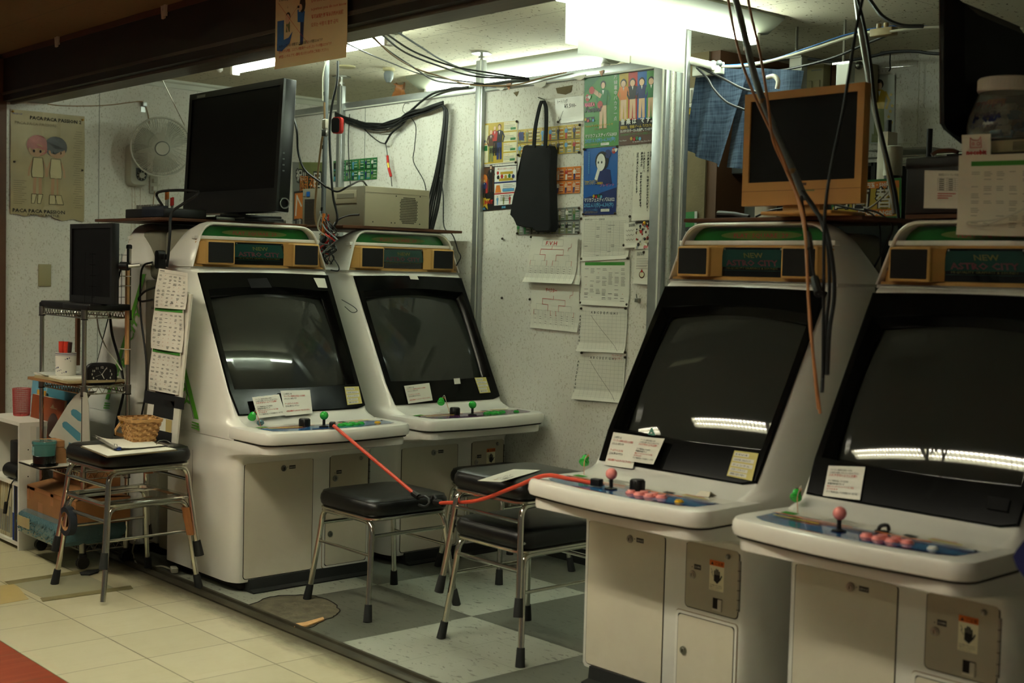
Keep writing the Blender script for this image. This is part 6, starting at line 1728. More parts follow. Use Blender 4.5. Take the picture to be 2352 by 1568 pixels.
def vertical(pr, x, y, s, txt, m_='ink', gap=1.0, lift=1):
    k = 0
    for ch in txt:
        if ch != ' ': pr.text(x, y - k * s * gap, s, ch, m_, lift, bold=0.03)
        k += 1 if ch != ' ' else 0.6
def d_rules(pr, w_, h):
    s = 0.0125
    vertical(pr, w_ * 0.80, h * 0.93, s, '当店は'); vertical(pr, w_ * 0.66, h * 0.93, s, '十六歳未満の方  午前十時から午後六時まで'); vertical(pr, w_ * 0.46, h * 0.93, s, '十六歳以上十八'); vertical(pr, w_ * 0.34, h * 0.93, s, '歳未満の方   午前十時から午後十時まで'); vertical(pr, w_ * 0.14, h * 0.93, s, '以外の立入りをお断わりします')
wall_sheet('age_notice', 'narrow white notice with vertical black Japanese lettering beside the blue poster', 'notice', ((1457, 345), (1504, 341), (1501, 505), (1453, 507)), 'paper', d_rules)


def d_bracket(lines_=True, title='F.V.H', boxed=True):
    def d(pr, w_, h):
        if boxed: pr.line([(w_ * 0.25, h * 0.80), (w_ * 0.7, h * 0.80), (w_ * 0.7, h * 0.94), (w_ * 0.25, h * 0.94), (w_ * 0.25, h * 0.80)], 0.001, 'ink_grey', 1); pr.text(w_ * 0.32, h * 0.82, 0.026, 'F.V.H', 'ink_red', 1, fit=w_ * 0.24, bold=0.02)
        else: pr.text(w_ * 0.3, h * 0.80, 0.022, 'すペクター', 'ink_red', 1, fit=w_ * 0.24, bold=0.02); pr.text(w_ * 0.68, h * 0.92, 0.02, 'SALLY', 'ink_grey', 1, fit=w_ * 0.2) if 0 else None
        t0 = 0.80 if boxed else 0.72
        def st(x0, x1, y0, y1, red): pr.line([(w_ * x0, h * y0), (w_ * x0, h * y1), (w_ * x1, h * y1)], 0.0022 if red else 0.0008, 'ink_red' if red else 'ink_grey', 2 if red else 1)
        pr.line([(w_ * 0.48, h * t0), (w_ * 0.48, h * (t0 - 0.07)), (w_ * 0.25, h * (t0 - 0.07)), (w_ * 0.25, h * (t0 - 0.19))], 0.0022, 'ink_red', 2); pr.line([(w_ * 0.48, h * (t0 - 0.07)), (w_ * 0.72, h * (t0 - 0.07)), (w_ * 0.72, h * (t0 - 0.19))], 0.0014, 'ink_red', 2)
        for c, r0 in ((0.25, 1), (0.72, 0)):
            y = t0 - 0.19; pr.line([(w_ * (c - 0.13), h * (y - 0.13)), (w_ * (c - 0.13), h * y), (w_ * (c + 0.12), h * y), (w_ * (c + 0.12), h * (y - 0.13))], 0.0008, 'ink_grey', 1)
            pr.line([(w_ * c, h * y), (w_ * (c + (0.12 if r0 else -0.13)), h * y), (w_ * (c + (0.12 if r0 else -0.13)), h * (y - 0.13))], 0.002, 'ink_red', 2)
            for c2, r1 in ((c - 0.13, -1), (c + 0.12, 1)):
                y2 = y - 0.13; pr.line([(w_ * (c2 - 0.055), h * (y2 - 0.10)), (w_ * (c2 - 0.055), h * y2), (w_ * (c2 + 0.055), h * y2), (w_ * (c2 + 0.055), h * (y2 - 0.1))], 0.0008, 'ink_grey', 1)
                pr.line([(w_ * (c2 + r1 * 0.055), h * y2), (w_ * (c2 + r1 * 0.055), h * (y2 - 0.1))], 0.002, 'ink_red', 2)
        pr.line([(w_ * 0.88, h * 0.86), (w_ * 0.87, h * 0.78), (w_ * 0.82, h * 0.76), (w_ * 0.81, h * 0.70)], 0.0016, 'ink_red', 2)
        for k in range(8):
            x = w_ * (0.06 + 0.112 * k); pr.line([(x, h * 0.06), (x, h * (0.36 if boxed else 0.40)), (x + w_ * 0.08, h * (0.36 if boxed else 0.40)), (x + w_ * 0.08, h * 0.06)], 0.0007, 'ink_grey', 1)
            for l in range(5):
                if random.random() < 0.7: pr.rect(x + w_ * 0.02, h * (0.12 + l * 0.045), w_ * 0.035, 0.0015, 'ink', 1)
    return d
mk = d_bracket()
wall_sheet('bracket_sheet', 'lower tournament sheet with red handwritten kana below the F.V.H sheet', 'paper', ((1222, 645), (1332, 655), (1328, 763), (1220, 752)), 'paper', d_bracket(boxed=False), dy=0.001)
for k in range(3):
    if k: wall_sheet('bracket_sheet', 'sheet of the curled pad under the F.V.H tournament sheet', 'paper', ((1224, 545), (1331 + k, 546), (1329 + k * 3, 652 + k), (1210 + k * 3, 648)), 'paper', None, dy=0.001 + 0.002 * (3 - k), bulge=0.004, group='pad of tournament sheets')
wall_sheet('bracket_sheet', 'curling tournament sheet headed F.V.H in red, uppermost of its pad', 'paper', ((1224, 543), (1331, 545), (1320, 652), (1207, 647)), 'paper', mk, dy=0.009, bulge=0.006)


def d_table(pr, w_, h):
    pr.text(w_ * 0.06, h * 0.93, 0.009, '新宿西口店ナツゲー 営業時間', 'ink', 1, fit=w_ * 0.42)
    for k in range(22): pr.line([(w_ * 0.05, h * (0.90 - k * 0.038)), (w_ * 0.93, h * (0.90 - k * 0.038))], 0.0007, 'ink_grey', 1)
    for x in (0.05, 0.3, 0.42, 0.54, 0.61, 0.68, 0.80, 0.93): pr.line([(w_ * x, h * 0.102), (w_ * x, h * 0.90)], 0.0007, 'ink_grey', 1)
    for k in range(14): pr.rect(w_ * random.choice((0.07, 0.32, 0.56, 0.63)), h * (0.11 + 0.038 * random.randrange(20)), w_ * 0.07, 0.002, 'ink_grey', 1)
wall_sheet('timetable', 'white sheet with a fine grid table under the blue poster', 'paper', ((1338, 499), (1447, 497), (1444, 594), (1336, 600)), 'paper', d_table, dy=0.003)


def d_cal(pr, w_, h):
    pr.rect(w_ * 0.08, h * 0.88, w_ * 0.82, h * 0.07, 'ink_green', 0); pr.text(w_ * 0.32, h * 0.90, 0.009, 'NEW ASTRO CITY', 'c_lime', 2, fit=w_ * 0.4)
    for r_ in range(8):
        for c_ in range(7):
            x = w_ * (0.08 + 0.125 * c_); y = h * (0.80 - r_ * 0.09)
            if random.random() < 0.72: lines(pr, x, y, w_ * 0.09, random.choice((1, 2, 3)), 0.006, 'ink_grey' if r_ < 6 else 'ink', 0.0018, 1)
            elif random.random() < 0.3: pr.rect(x + 0.01, y, 0.004, 0.002, 'ink_red', 1)
wall_sheet('schedule_sheet', 'schedule sheet with a green header bar, pinned in the middle column of the wall', 'paper', ((1336, 597), (1448, 596), (1444, 705), (1334, 699)), 'paper', d_cal, dy=0.004)


def d_abc(red):
    def d(pr, w_, h):
        for k in range(11): pr.line([(w_ * 0.04, h * (0.08 + 0.082 * k)), (w_ * 0.98, h * (0.08 + 0.082 * k))], 0.0005, 'ink_grey', 1)
        for k in range(11): pr.line([(w_ * (0.14 + 0.082 * k), h * 0.05), (w_ * (0.14 + 0.082 * k), h * 0.93)], 0.0005, 'ink_grey', 1)
        for k, ch in enumerate('ABCDEFGHI'): pr.text(w_ * (0.26 + 0.068 * k), h * 0.86, 0.015, ch, 'ink', 2, bold=0.02); pr.text(w_ * 0.005, h * (0.76 - 0.078 * k), 0.015, ch, 'ink', 2, bold=0.02)
        pr.line([(w_ * 0.26, h * 0.82), (w_ * 0.86, h * 0.04)], 0.0014, 'ink', 2)
        if red: pr.text(w_ * 0.72, h * 0.93, 0.012, 'プレイヤーズ', 'ink_red', 2, fit=w_ * 0.2); pr.text(w_ * 0.76, h * 0.87, 0.012, 'キャプテン', 'ink_red', 2, fit=w_ * 0.18)
    return d
wall_sheet('round_robin_sheet', 'upper gridded sheet lettered A to I with a diagonal line', 'paper', ((1332, 704), (1442, 709), (1438, 811), (1329, 806)), 'paper', d_abc(False), dy=0.003, bulge=0.004, seed=2)
wall_sheet('round_robin_sheet', 'lower gridded sheet lettered A to I with red handwriting at its corner', 'paper', ((1330, 806), (1440, 812), (1430, 925), (1318, 915)), 'paper', d_abc(True), dy=0.002, bulge=0.004, seed=4)
def d_hand(pr, w_, h):
    pr.text(w_ * 0.4, h * 0.83, 0.014, '臨時変更有!', 'ink', 1, fit=w_ * 0.55)
    for k in range(3): pr.line([(w_ * (0.2 + 0.1 * j), h * (0.68 - k * 0.18) + 0.003 * (-1) ** j) for j in range(7)], 0.0012, 'ink', 1)
wall_sheet('memo', 'small handwritten memo tucked beside the grid table', 'note', ((1434, 512), (1462, 509), (1462, 568), (1434, 570)), 'paper', d_hand, dy=0.005)
def d_mix(pr, w_, h):
    cs = ['c_brown', 'c_white', 'c_red', 'c_dark', 'c_grey', 'c_cream']
    for k in range(70): x, y = random.random() * w_, random.random() * h; pr.disc(min(max(x, 0.008), w_ - 0.008), min(max(y, 0.008), h - 0.008), random.uniform(0.003, 0.009), random.choice(cs), k % 5, 7)
    pr.rect(0, h * 0.95, w_, h * 0.05, 'c_dark', 6)
wall_sheet('picture_card', 'crowded brown and red picture card with a yellow pin at the right of the wall', 'card', ((1461, 510), (1500, 507), (1498, 571), (1460, 572)), 'paper', d_mix, dy=0.004)
def d_card(pr, w_, h):
    pr.text(w_ * 0.12, h * 0.88, 0.008, '株式会社', 'ink', 1); pr.text(w_ * 0.12, h * 0.82, 0.010, '謹賀 新年', 'ink', 1); lines(pr, w_ * 0.12, h * 0.72, w_ * 0.8, 4, 0.009, 'ink_grey', 0.0015, 1); lines(pr, w_ * 0.12, h * 0.5, w_ * 0.8, 2, 0.009, 'ink_grey', 0.0015, 1)
    pr.disc(w_ * 0.48, h * 0.27, w_ * 0.16, 'c_brown', 1, 14); pr.disc(w_ * 0.48, h * 0.28, w_ * 0.12, 'c_cream', 2, 12); pr.poly([(w_ * 0.4, h * 0.34), (w_ * 0.56, h * 0.34), (w_ * 0.48, h * 0.44)], 'c_red', 3)
wall_sheet('greeting_card', 'white printed card with a small round drawing below the picture card', 'card', ((1460, 573), (1498, 571), (1495, 654), (1456, 651)), 'paper', d_card, dy=0.006)
for (px, py) in ((1095, 287), (1188, 279), (1186, 373), (1094, 480), (1333, 287), (1191, 356), (1331, 350), (1283, 280), (1419, 337), (1343, 343), (1414, 490), (1341, 492), (1331, 478), (1330, 534), (1189, 536), (1336, 502), (1448, 497), (1337, 594), (1443, 593), (1335, 695), (1441, 699), (1336, 708), (1438, 708), (1337, 810), (1437, 809), (1437, 820), (1221, 544), (1218, 687), (1155, 548), (1154, 684), (1434, 563), (1480, 579)):
    pin(px, py, 'dark round push pin in the poster wall')
pin(1482, 512, 'yellow push pin at the top of the crowded picture card', 'yellow_plastic', 0.008)
a = on_y(1468, 690, WY)
b = MB(); b.box(a.x - 0.010, a.x + 0.010, WY - 0.02, WY, a.z - 0.008, a.z + 0.010, 'steel', bev=0.002); b.cyl((a.x - 0.004, WY - 0.01, a.z + 0.008), (a.x - 0.006, WY - 0.012, a.z + 0.028), 0.0025, 'steel', 8); tag(b.obj('latch'), 'small steel latch on the poster wall below the cards', 'latch')
# torn tape and patches on the rail
for k, (px, py, ww, hh, m_) in enumerate(((1290, 208, 0.11, 0.035, 'back_beige'), (1180, 216, 0.04, 0.02, 'back_beige'), (1150, 203, 0.07, 0.022, 'paper_gloss'), (1240, 196, 0.09, 0.024, 'paper'), (1168, 200, 0.035, 0.03, 'tape_brown'), (1381, 170, 0.03, 0.025, 'tape_brown'), (1330, 180, 0.08, 0.02, 'paper'))):
    a = on_y(px, py, WY - 0.016); b = MB()
    Pq = [(a.x - ww / 2, a.z + hh / 2), (a.x + ww / 2, a.z + hh / 2 + 0.004), (a.x + ww / 2 - 0.01, a.z - hh / 2 + 0.008), (a.x + 0.1 * ww, a.z - hh / 2), (a.x - ww / 2 + 0.012, a.z - hh / 2 + 0.01)]
    b.prism(Pq, 0, 0.0008, m_, WF(WY - 0.0155 if m_ != 'back_beige' else WY - 0.001))
    tag(b.obj('tape_scrap'), ('tan glue stain patch on the wall above the price note', 'small tan glue stain above the yellow flyer', 'white tape scrap on the top rail beside the left post', 'whitish tape scrap on the top rail above the tote bag', 'triangle of brown tape under the cables on the top rail', 'triangle of brown tape on the rail beside the white sheets', 'pale tape scrap on the rail above the green poster')[k], 'tape')

# tote bag
t = thing('tote_bag', 'black cloth tote bag hanging by its handles on the poster wall', 'bag', (0, 0, 0))
Yt = WY - 0.03
prof = [(1207, 333), (1272, 335), (1273, 532), (1238, 534), (1232, 526), (1194, 520), (1178, 493), (1190, 430)]
Pp = [on_y(*q, Yt) for q in prof]
b = MB()
def bagloop(off, k):
    c = sum(Pp, Vector()) / len(Pp); out = []
    for i, p in enumerate(Pp):
        q = Pp[(i + 1) % len(Pp)]; out += [p * 0.96 + q * 0.04, p * 0.66 + q * 0.34, p * 0.34 + q * 0.66, p * 0.04 + q * 0.96]
    return [tuple(c + (p - c) * k + Vector((0, off + 0.004 * math.sin(i * 2.1), 0))) for i, p in enumerate(out)]
b.loft([bagloop(0.024, 0.97), bagloop(0.015, 1.0), bagloop(0.0, 1.0), bagloop(-0.018, 0.975), bagloop(-0.021, 0.95)], 'cloth_black'); b.obj('bag_body', t)
hk = on_y(1246, 228, WY - 0.012)
for k, (p, q, lab) in enumerate((((1226, 340), (1238, 250), 0), ((1252, 340), (1254, 250), 0))):
    b = MB(); P_ = [on_y(*p, Yt - 0.02), on_y((p[0] + q[0]) / 2 - (3 if k == 0 else -1), 295, Yt - 0.016), on_y(*q, Yt + 0.004), on_y(1246 + (-2 if k == 0 else 2), 231, Yt + 0.01)]
    s_ = spline(P_, 6); vs = []
    for p3 in s_: vs += [tuple(p3 + Vector((-0.012, 0, 0))), tuple(p3 + Vector((0.012, -0.004, 0))), tuple(p3 + Vector((0.012, 0.002, 0))), tuple(p3 + Vector((-0.012, 0.005, 0)))]
    n = len(s_); b.add(vs, [[4 * i + j, 4 * i + (j + 1) % 4, 4 * i + 4 + (j + 1) % 4, 4 * i + 4 + j] for i in range(n - 1) for j in range(4)], 'cloth_black'); b.obj('handle', t)
b = MB(); b.cyl((hk.x, WY, hk.z), (hk.x, WY - 0.04, hk.z + 0.006), 0.003, 'steel', 8); tag(b.obj('wall_hook'), 'steel hook carrying the black tote bag', 'hook')

# big graffiti poster behind the television's side
def d_graf(pr, w_, h):
    pr.rect(0, 0, w_, h, 'c_grey', 0); pr.poly([(w_ * 0.25, h * 0.55), (w_, h * 0.45), (w_, h), (w_ * 0.2, h)], 'c_olive', 1)
    pr.text(w_ * 0.12, h * 0.72, 0.07, '祝!!', 'c_dark', 3, bold=0.12); pr.text(w_ * 0.12, h * 0.72, 0.07, '祝!!', 'c_white', 5)
    pr.text(w_ * 0.22, h * 0.56, 0.10, '闘神', 'c_dark', 3, bold=0.08); pr.text(w_ * 0.22, h * 0.56, 0.10, '闘神', 'c_orange', 5)
    pr.text(w_ * 0.56, h * 0.62, 0.10, ':目', 'c_dark', 3, bold=0.09); pr.text(w_ * 0.56, h * 0.62, 0.10, ':目', 'c_white', 5)
    for (x, y, a, c) in ((0.03, 0.06, 0.30, 0.5), (0.26, 0.0, 0.22, 0.44)):
        pr.poly([(w_ * x, h * y), (w_ * (x + a), h * (y + 0.02)), (w_ * (x + a + 0.04), h * (y + c)), (w_ * (x + 0.02), h * (y + c - 0.03))], 'c_dark', 2)
        pr.poly([(w_ * (x + 0.03), h * (y + 0.03)), (w_ * (x + a - 0.03), h * (y + 0.05)), (w_ * (x + a), h * (y + c - 0.04)), (w_ * (x + 0.05), h * (y + c - 0.06))], 'c_orange', 3)
        pr.line([(w_ * (x + 0.08), h * (y + 0.1)), (w_ * (x + 0.12), h * (y + c - 0.1)), (w_ * (x + a - 0.05), h * (y + c * 0.5))], 0.012, 'c_white', 4)
    pr.rect(w_ * 0.1, 0, w_ * 0.4, h * 0.1, 'c_dark', 5); pr.text(w_ * 0.14, h * 0.02, 0.035, '1章', 'c_white', 6)
wall_sheet('graffiti_poster', 'graffiti-lettered poster with orange characters, partly behind the television edge', 'poster', ((672, 372), (748, 373), (748, 520), (672, 516)), 'paper_gloss', d_graf)

# ================================================================ cable bundles on the wall and ceiling
def cable(label, pts, r=0.004, m_='cable_black', name='cable', smooth=6, cat='cable', group=None, n=7):
    b = MB(); b.tube([Vector(p) for p in pts], r, m_, n, smooth=smooth); return tag(b.obj(name), label, cat, group)


random.seed(33)
Yc = WY - 0.035
main = [(770, 262), (800, 275), (850, 289), (900, 285), (940, 265), (980, 250), (1018, 238)]
for k in range(9):
    pts = []
    for i, (x, y) in enumerate(main):
        s_ = 1 - abs(i - 3) / 4
        pts.append(on_y(x, y + random.uniform(-9, 11) * s_ + (k - 4) * 1.2, Yc - 0.012 * math.sin(k * 1.7 + i)))
    cable('black cable in the thick swag under the partition rail', pts, random.choice((0.004, 0.005, 0.0055)), group='cables in the swag under the rail')
for k in range(6):
    dx = (k - 2.5) * 3.2
    pts = [on_y(*q, Yc - 0.006 * (k % 3)) for q in ((1018 + dx * 0.4, 240 + k), (1024 + dx * 0.5, 262), (1018 + dx * 0.7, 330), (1008 + dx * 1.1, 400), (995 + dx * 1.6, 470), (984 + dx * 1.2, 528))]
    cable('black cable dropping from the rail to the beige computer', pts, random.choice((0.0045, 0.0055)), group='cables dropping to the beige computer')
cable('black cable looping from the bundle down to the second machine top', [on_y(*q, Yc - 0.01) for q in ((1010, 400), (1018, 450), (1020, 520))] + [on_y(1040, 540, 4.03), on_y(1052, 575, 4.0), on_y(1058, 590, 3.96), on_y(1048, 610, 3.95)], 0.003)
for k, pts in enumerate((((940, 265), (955, 290), (952, 340), (950, 372), (975, 420), (980, 470)), ((803, 262), (800, 330), (805, 430)))):
    cable(('thin black wire falling from the swag to the computer top', 'thin black wire hanging straight in front of the green card strip')[k], [on_y(*q, Yc) for q in pts], 0.0025 if k == 0 else 0.003)
V = [on_y(x, y, Yc) for x, y in ((820, 275), (845, 305), (870, 325), (885, 330))]
cable('black wire running down to the red and yellow plug joint', V, 0.003)
cable('thicker black cable rising from the plug joint to the swag', [on_y(x, y, Yc) for x, y in ((885, 330), (900, 305), (925, 285), (940, 265))], 0.0055)
for k in range(2): cable('long black cable in the low second loop under the swag', [on_y(x, y + k * 4, Yc - 0.01) for x, y in ((790, 268), (830, 285), (865, 296), (900, 290), (935, 270))], 0.003, group='low second loop of cables')
t = thing('plug_joint', 'red and yellow phono plugs joined on a hanging wire', 'plug', (0, 0, 0))
q = [on_y(x, y, Yc) for x, y in ((886, 330), (890, 357), (891, 374), (893, 386), (898, 405), (900, 428))]
b = MB(); b.tube(q[0:2], 0.0022, 'cable_black', 6); b.tube([q[4], q[5]], 0.0022, 'cable_black', 6); b.obj('wire', t)
b = MB(); b.tube([q[1], q[2]], 0.007, 'ink_red', 10); b.obj('red_plug', t)
b = MB(); b.tube([q[2], q[3]], 0.0065, 'brass', 10); b.obj('coupler', t)
b = MB(); b.tube([q[3], q[4]], 0.0075, 'ink_red', 10); b.obj('red_plug', t)
b = MB(); hk = on_y(940, 238, WY - 0.01); b.tube([hk, hk + Vector((0, -0.03, -0.004)), hk + Vector((0.004, -0.045, -0.04)), hk + Vector((0, -0.02, -0.055))], 0.002, 'steel', 6, smooth=3); tag(b.obj('wall_hook'), 'wire hook holding up the cable swag', 'hook')
# cables swooping over the ceiling
def yl(pts, ys): return [on_y(x, y, Y) for (x, y), Y in zip(pts, ys)]
cable('black ceiling cable, upper of the pair running to the partition rail', yl([(885, 76), (950, 118), (1040, 152), (1130, 168), (1215, 180)], [3.0, 3.3, 3.6, 3.85, 4.02]), 0.004)
cable('black ceiling cable, lower of the pair running to the partition rail', yl([(875, 78), (930, 120), (1010, 152), (1090, 175), (1215, 182)], [3.0, 3.3, 3.6, 3.85, 4.02]), 0.004)
cable('grey-blue cable crossing the ceiling beside the black pair', yl([(907, 70), (970, 110), (1020, 140), (1100, 170), (1215, 180)], [3.0, 3.3, 3.6, 3.9, 4.02]), 0.004, 'cable_grey')
cable('tan cable running over the ceiling and along the top rail', yl([(855, 83), (900, 125), (950, 155), (1010, 175), (1085, 195), (1180, 195), (1240, 180), (1300, 166)], [3.0, 3.2, 3.5, 3.7, 4.0, 4.04, 4.04, 4.04]), 0.0035, 'cable_tan')
cable('black cable curving from the ceiling tube down to the left post', yl([(853, 83), (890, 115), (950, 155), (1000, 185), (1060, 192), (1110, 193)], [3.0, 3.2, 3.5, 3.8, 4.02, 4.03]), 0.004)
cable('thin black cable sagging from the hanging sign to the rail', yl([(797, 100), (850, 125), (900, 145), (960, 168), (1030, 182), (1110, 192)], [2.9, 3.2, 3.5, 3.8, 4.0, 4.03]), 0.003)
cable('thick black cable lying on the rail from the swag to the post', [on_y(x, y, Yc) for x, y in ((935, 262), (985, 220), (1030, 205), (1075, 200))], 0.006)
cable('black cable lying along the rail right of the post', [on_y(x, y, 4.05) for x, y in ((1105, 196), (1160, 188), (1215, 183))], 0.005)

# ---------------------------------------------------------------- the pole between the two left machines and its tangle
PX, PY = -5.06, 3.297
t = thing('cable_pole', 'slim taped conduit pole rising between the left machines', 'pole', (PX, PY, 1.05))
b = MB(); b.cyl((0, 0, 0), (0.02, 0, CZ - 1.05), 0.011, 'cable_grey', 12); b.obj('conduit', t)
b = MB()
for z in (0.35, 0.5, 0.78, 0.9, 1.02): b.cyl((0.006, 0, z), (0.0065, 0, z + 0.016), 0.0122, 'plastic_black', 12)
b.obj('tape_band', t)
def at_pole(px, py, dy=-0.02): return on_y(px, py, PY + dy)
cable('thick black cable running down the pole from the ceiling', [at_pole(776, 140), at_pole(774, 190), at_pole(763, 240), at_pole(757, 300), at_pole(760, 380), at_pole(765, 450), at_pole(775, 500), at_pole(762, 530)], 0.0055)
cable('black cable hanging beside the television to the pole', [at_pole(672, 262, -0.1), at_pole(682, 300, -0.1), at_pole(685, 350, -0.08), at_pole(700, 390, -0.06), at_pole(735, 418, -0.03), at_pole(750, 430)], 0.005)
cable('tan cable along the pole with a serial plug', [at_pole(745, 235), at_pole(745, 290), at_pole(738, 330), at_pole(728, 420), at_pole(724, 500), at_pole(742, 540)], 0.005, 'cable_tan')
cable('black cable arching over the computer from the pole', [at_pole(752, 430), at_pole(775, 440), at_pole(800, 428), on_y(830, 415, 3.5), on_y(845, 430, 3.6)], 0.0045)
cable('thin white wire on the pole', [at_pole(741, 232), at_pole(742, 170), at_pole(752, 130)], 0.003, 'cable_white')
t = thing('serial_plug', 'grey-beige serial connector plugged on the pole cable', 'plug', at_pole(747, 285, -0.045))
b = MB(); b.box(-0.017, 0.013, -0.008, 0.008, -0.02, 0.022, 'cable_white', bev=0.003); b.obj('plug_shell', t)
b = MB(); b.box(-0.019, 0.015, -0.007, 0.007, -0.054, -0.022, 'steel', bev=0.002); b.obj('socket_shell', t)
t = thing('usb_hub', 'round-cornered red and black gadget strapped on the pole', 'gadget', at_pole(776, 288, -0.03), R(20))
b = MB(); b.loft([[(x, -0.010, z) for x, z in rrect(-0.026, 0.026, -0.036, 0.036, 0.014, 5)], [(x, 0.008, z) for x, z in rrect(-0.026, 0.026, -0.036, 0.036, 0.014, 5)]], 'ink_red'); b.obj('rim', t)
b = MB(); b.loft([[(x - 0.004, -0.013, z) for x, z in rrect(-0.022, 0.02, -0.032, 0.032, 0.012, 5)], [(x - 0.004, -0.008, z) for x, z in rrect(-0.022, 0.02, -0.032, 0.032, 0.012, 5)]], 'plastic_black'); b.obj('face', t)
random.seed(40)
tin = ['cable_black', 'cable_black', 'cable_grey', 'ink_red', 'cable_white', 'cable_black']
for k in range(18):
    x0 = 742 + random.uniform(-8, 14); pts = [at_pole(x0, 500 + random.uniform(-15, 10), random.uniform(-0.04, 0.0))]
    for i in range(5): pts.append(at_pole(750 + random.uniform(-22, 26), 525 + i * 16 + random.uniform(-8, 8), random.uniform(-0.05, 0.01)))
    pts.append(at_pole(752 + random.uniform(-14, 12), 606, -0.02))
    cable('cord in the tangle between the two left machines', pts, random.choice((0.0022, 0.003, 0.0038)), tin[k % 6], group='tangle of cords between the left machines')
cable('black loop of wire sticking out over the second machine hood', [at_pole(750, 560), at_pole(765, 590), at_pole(778, 612), at_pole(776, 622), at_pole(760, 620)], 0.0028)
cable('thin black loop poking out beside the second screen', [on_y(785, 688, 3.34), on_y(812, 704, 3.3), on_y(820, 714, 3.3), on_y(808, 717, 3.32), on_y(792, 704, 3.34)], 0.0018)
cable('grey cord plugged into the computer front', [on_y(825, 494, 3.44), on_y(790, 498, 3.42), on_y(765, 520, 3.36), on_y(755, 560, 3.32)], 0.003, 'cable_grey')
cable('black cord plugged into the computer front', [on_y(825, 492, 3.44), on_y(800, 495, 3.42), on_y(772, 508, 3.38), on_y(760, 540, 3.32)], 0.003)
b = MB(); a = at_pole(744, 490, -0.03); c = at_pole(742, 540, -0.03); b.tube([a, c], 0.0075, 'c_orange', 8); tag(b.obj('wire_joint'), 'orange-brown plug joint in the cord tangle', 'plug')

# ================================================================ shelf boards, computer, television
mat('board_edge', (88, 52, 28), 0.6)
def shelf_plank(label, x0, x1, y0, y1, z):
    b = MB(); b.box(x0, x1, y0, y1, z, z + 0.0125, 'plywood', bev=0.0015); return tag(b.obj('plywood_plank'), label, 'board')
shelf_plank('plywood plank on the hoods under the black television', -5.78, -5.13, 2.535, 3.262, 1.4755)
shelf_plank('plywood plank on the second machine under the beige computer', -5.62, -4.955, 3.34, 4.035, 1.4755)
shelf_plank('plywood plank on the hood under the orange monitor', -2.94, -2.24, 3.355, 3.75, 1.4755)
shelf_plank('plywood plank on the right-edge machine under the black box', -2.10, -1.5, 3.36, 3.9, 1.4755)
t = thing('desktop_computer', 'beige computer tower lying on its side on the second machine', 'computer', (-5.47, 3.45, 1.4885))
W3, D3, H3 = 0.52, 0.375, 0.182
b = MB(); b.box(0, W3, 0.004, D3, 0, H3, 'pc_beige', bev=0.002)
b.box(W3, W3 + 0.0012, 0.012, D3 - 0.012, H3 - 0.028, H3 - 0.0265, 'pc_dark')
for (y, z) in ((0.05, 0.02), (0.155, 0.02), (0.175, 0.02), (0.11, 0.12) if 0 else (0.18, 0.145), (0.32, 0.15), (0.32, 0.02)): b.cyl((W3, y, z), (W3 + 0.001, y, z), 0.003, 'seam_dark', 8)
b.obj('case', t)
b = MB()
for i in range(16):
    for j in range(13):
        y = 0.205 + j * 0.0078 + (0.0039 if i % 2 else 0); z = 0.022 + i * 0.0078
        if (i in (0, 15) and j in (0, 1, 11, 12)) or (i in (1, 14) and j in (0, 12)): continue
        b.cyl((W3 + 0.0004, y, z), (W3 + 0.0016, y, z), 0.0028, 'seam_dark', 6)
o = b.obj('vent_holes', t)
b = MB(); b.box(0, W3, 0, 0.006, 0.0, H3, 'pc_dark', bev=0.001); b.box(0.27, 0.46, -0.002, 0.002, 0.105, 0.165, 'pc_beige', bev=0.001); b.box(0.30, 0.44, -0.003, 0, 0.13, 0.15, 'pc_dark'); b.obj('front_panel', t)
b = MB()
for i in range(22): b.box(0.02, 0.115, -0.0012, 0.0012, 0.012 + i * 0.0056, 0.0145 + i * 0.0056, 'seam_dark')
b.obj('front_vent', t)
pr = Print(Matrix(((1, 0, 0, 0), (0, 0, -1, -0.001), (0, 1, 0, 0), (0, 0, 0, 1)))); pr.rect(0.035, 0.145, 0.03, 0.024, 'c_blue'); pr.rect(0.005, 0.148, 0.022, 0.02, 'c_grey'); pr.obj('badge', t)
b = MB(); b.box(-5.30, -5.12, 3.52, 3.62, 1.6705, 1.676, 'plastic_black'); tag(b.obj('flat_adapter'), 'flat black thing lying on the beige computer', 'device')

# television
tl = on_y(424, 214, 2.93); tr = on_y(640, 178, 2.93); bl_ = on_y(424, 492, 2.93)
TW, TH = tr.x - tl.x, 0.565
t, Tt = flat_monitor('television', 'large black flat television on the plank above the left machine', 'television', ((tl.x + tr.x) / 2, 2.93, 1.527), 0, TW, TH, 0.06, 'tv_black', 0.028, 0.10, tilt=-3, back=False)
b = MB(); b.box(-TW * 0.42, TW * 0.44, 0.055, 0.10, 0.02, TH * 0.9, 'tv_black', Tt, 0.02); b.obj('back_shell', t)
b = MB(); b.lathe([(0.024, 0), (0.024, 0.012), (0.019, 0.012), (0.018, 0.002)], 'steel', 24, Matrix(((0, 0, 1, TW / 2 - 0.004), (1, 0, 0, 0.035), (0, 1, 0, 0.035), (0, 0, 0, 1)))); b.obj('hinge_ring', t)
pr = Print(Tt @ Matrix(((1, 0, 0, -TW / 2), (0, 0, -1, -0.0035), (0, 1, 0, 0), (0, 0, 0, 1)))); pr.rect(0.075, TH - 0.024, 0.08, 0.013, 'c_grey'); pr.text(0.08, TH - 0.021, 0.009, 'VIEWSONIC', 'c_dark', 1, fit=0.06) if 0 else None; pr.text(0.02, TH - 0.021, 0.009, 'REGZA', 'c_grey', 1) if 0 else None
pr.obj('sticker', t)
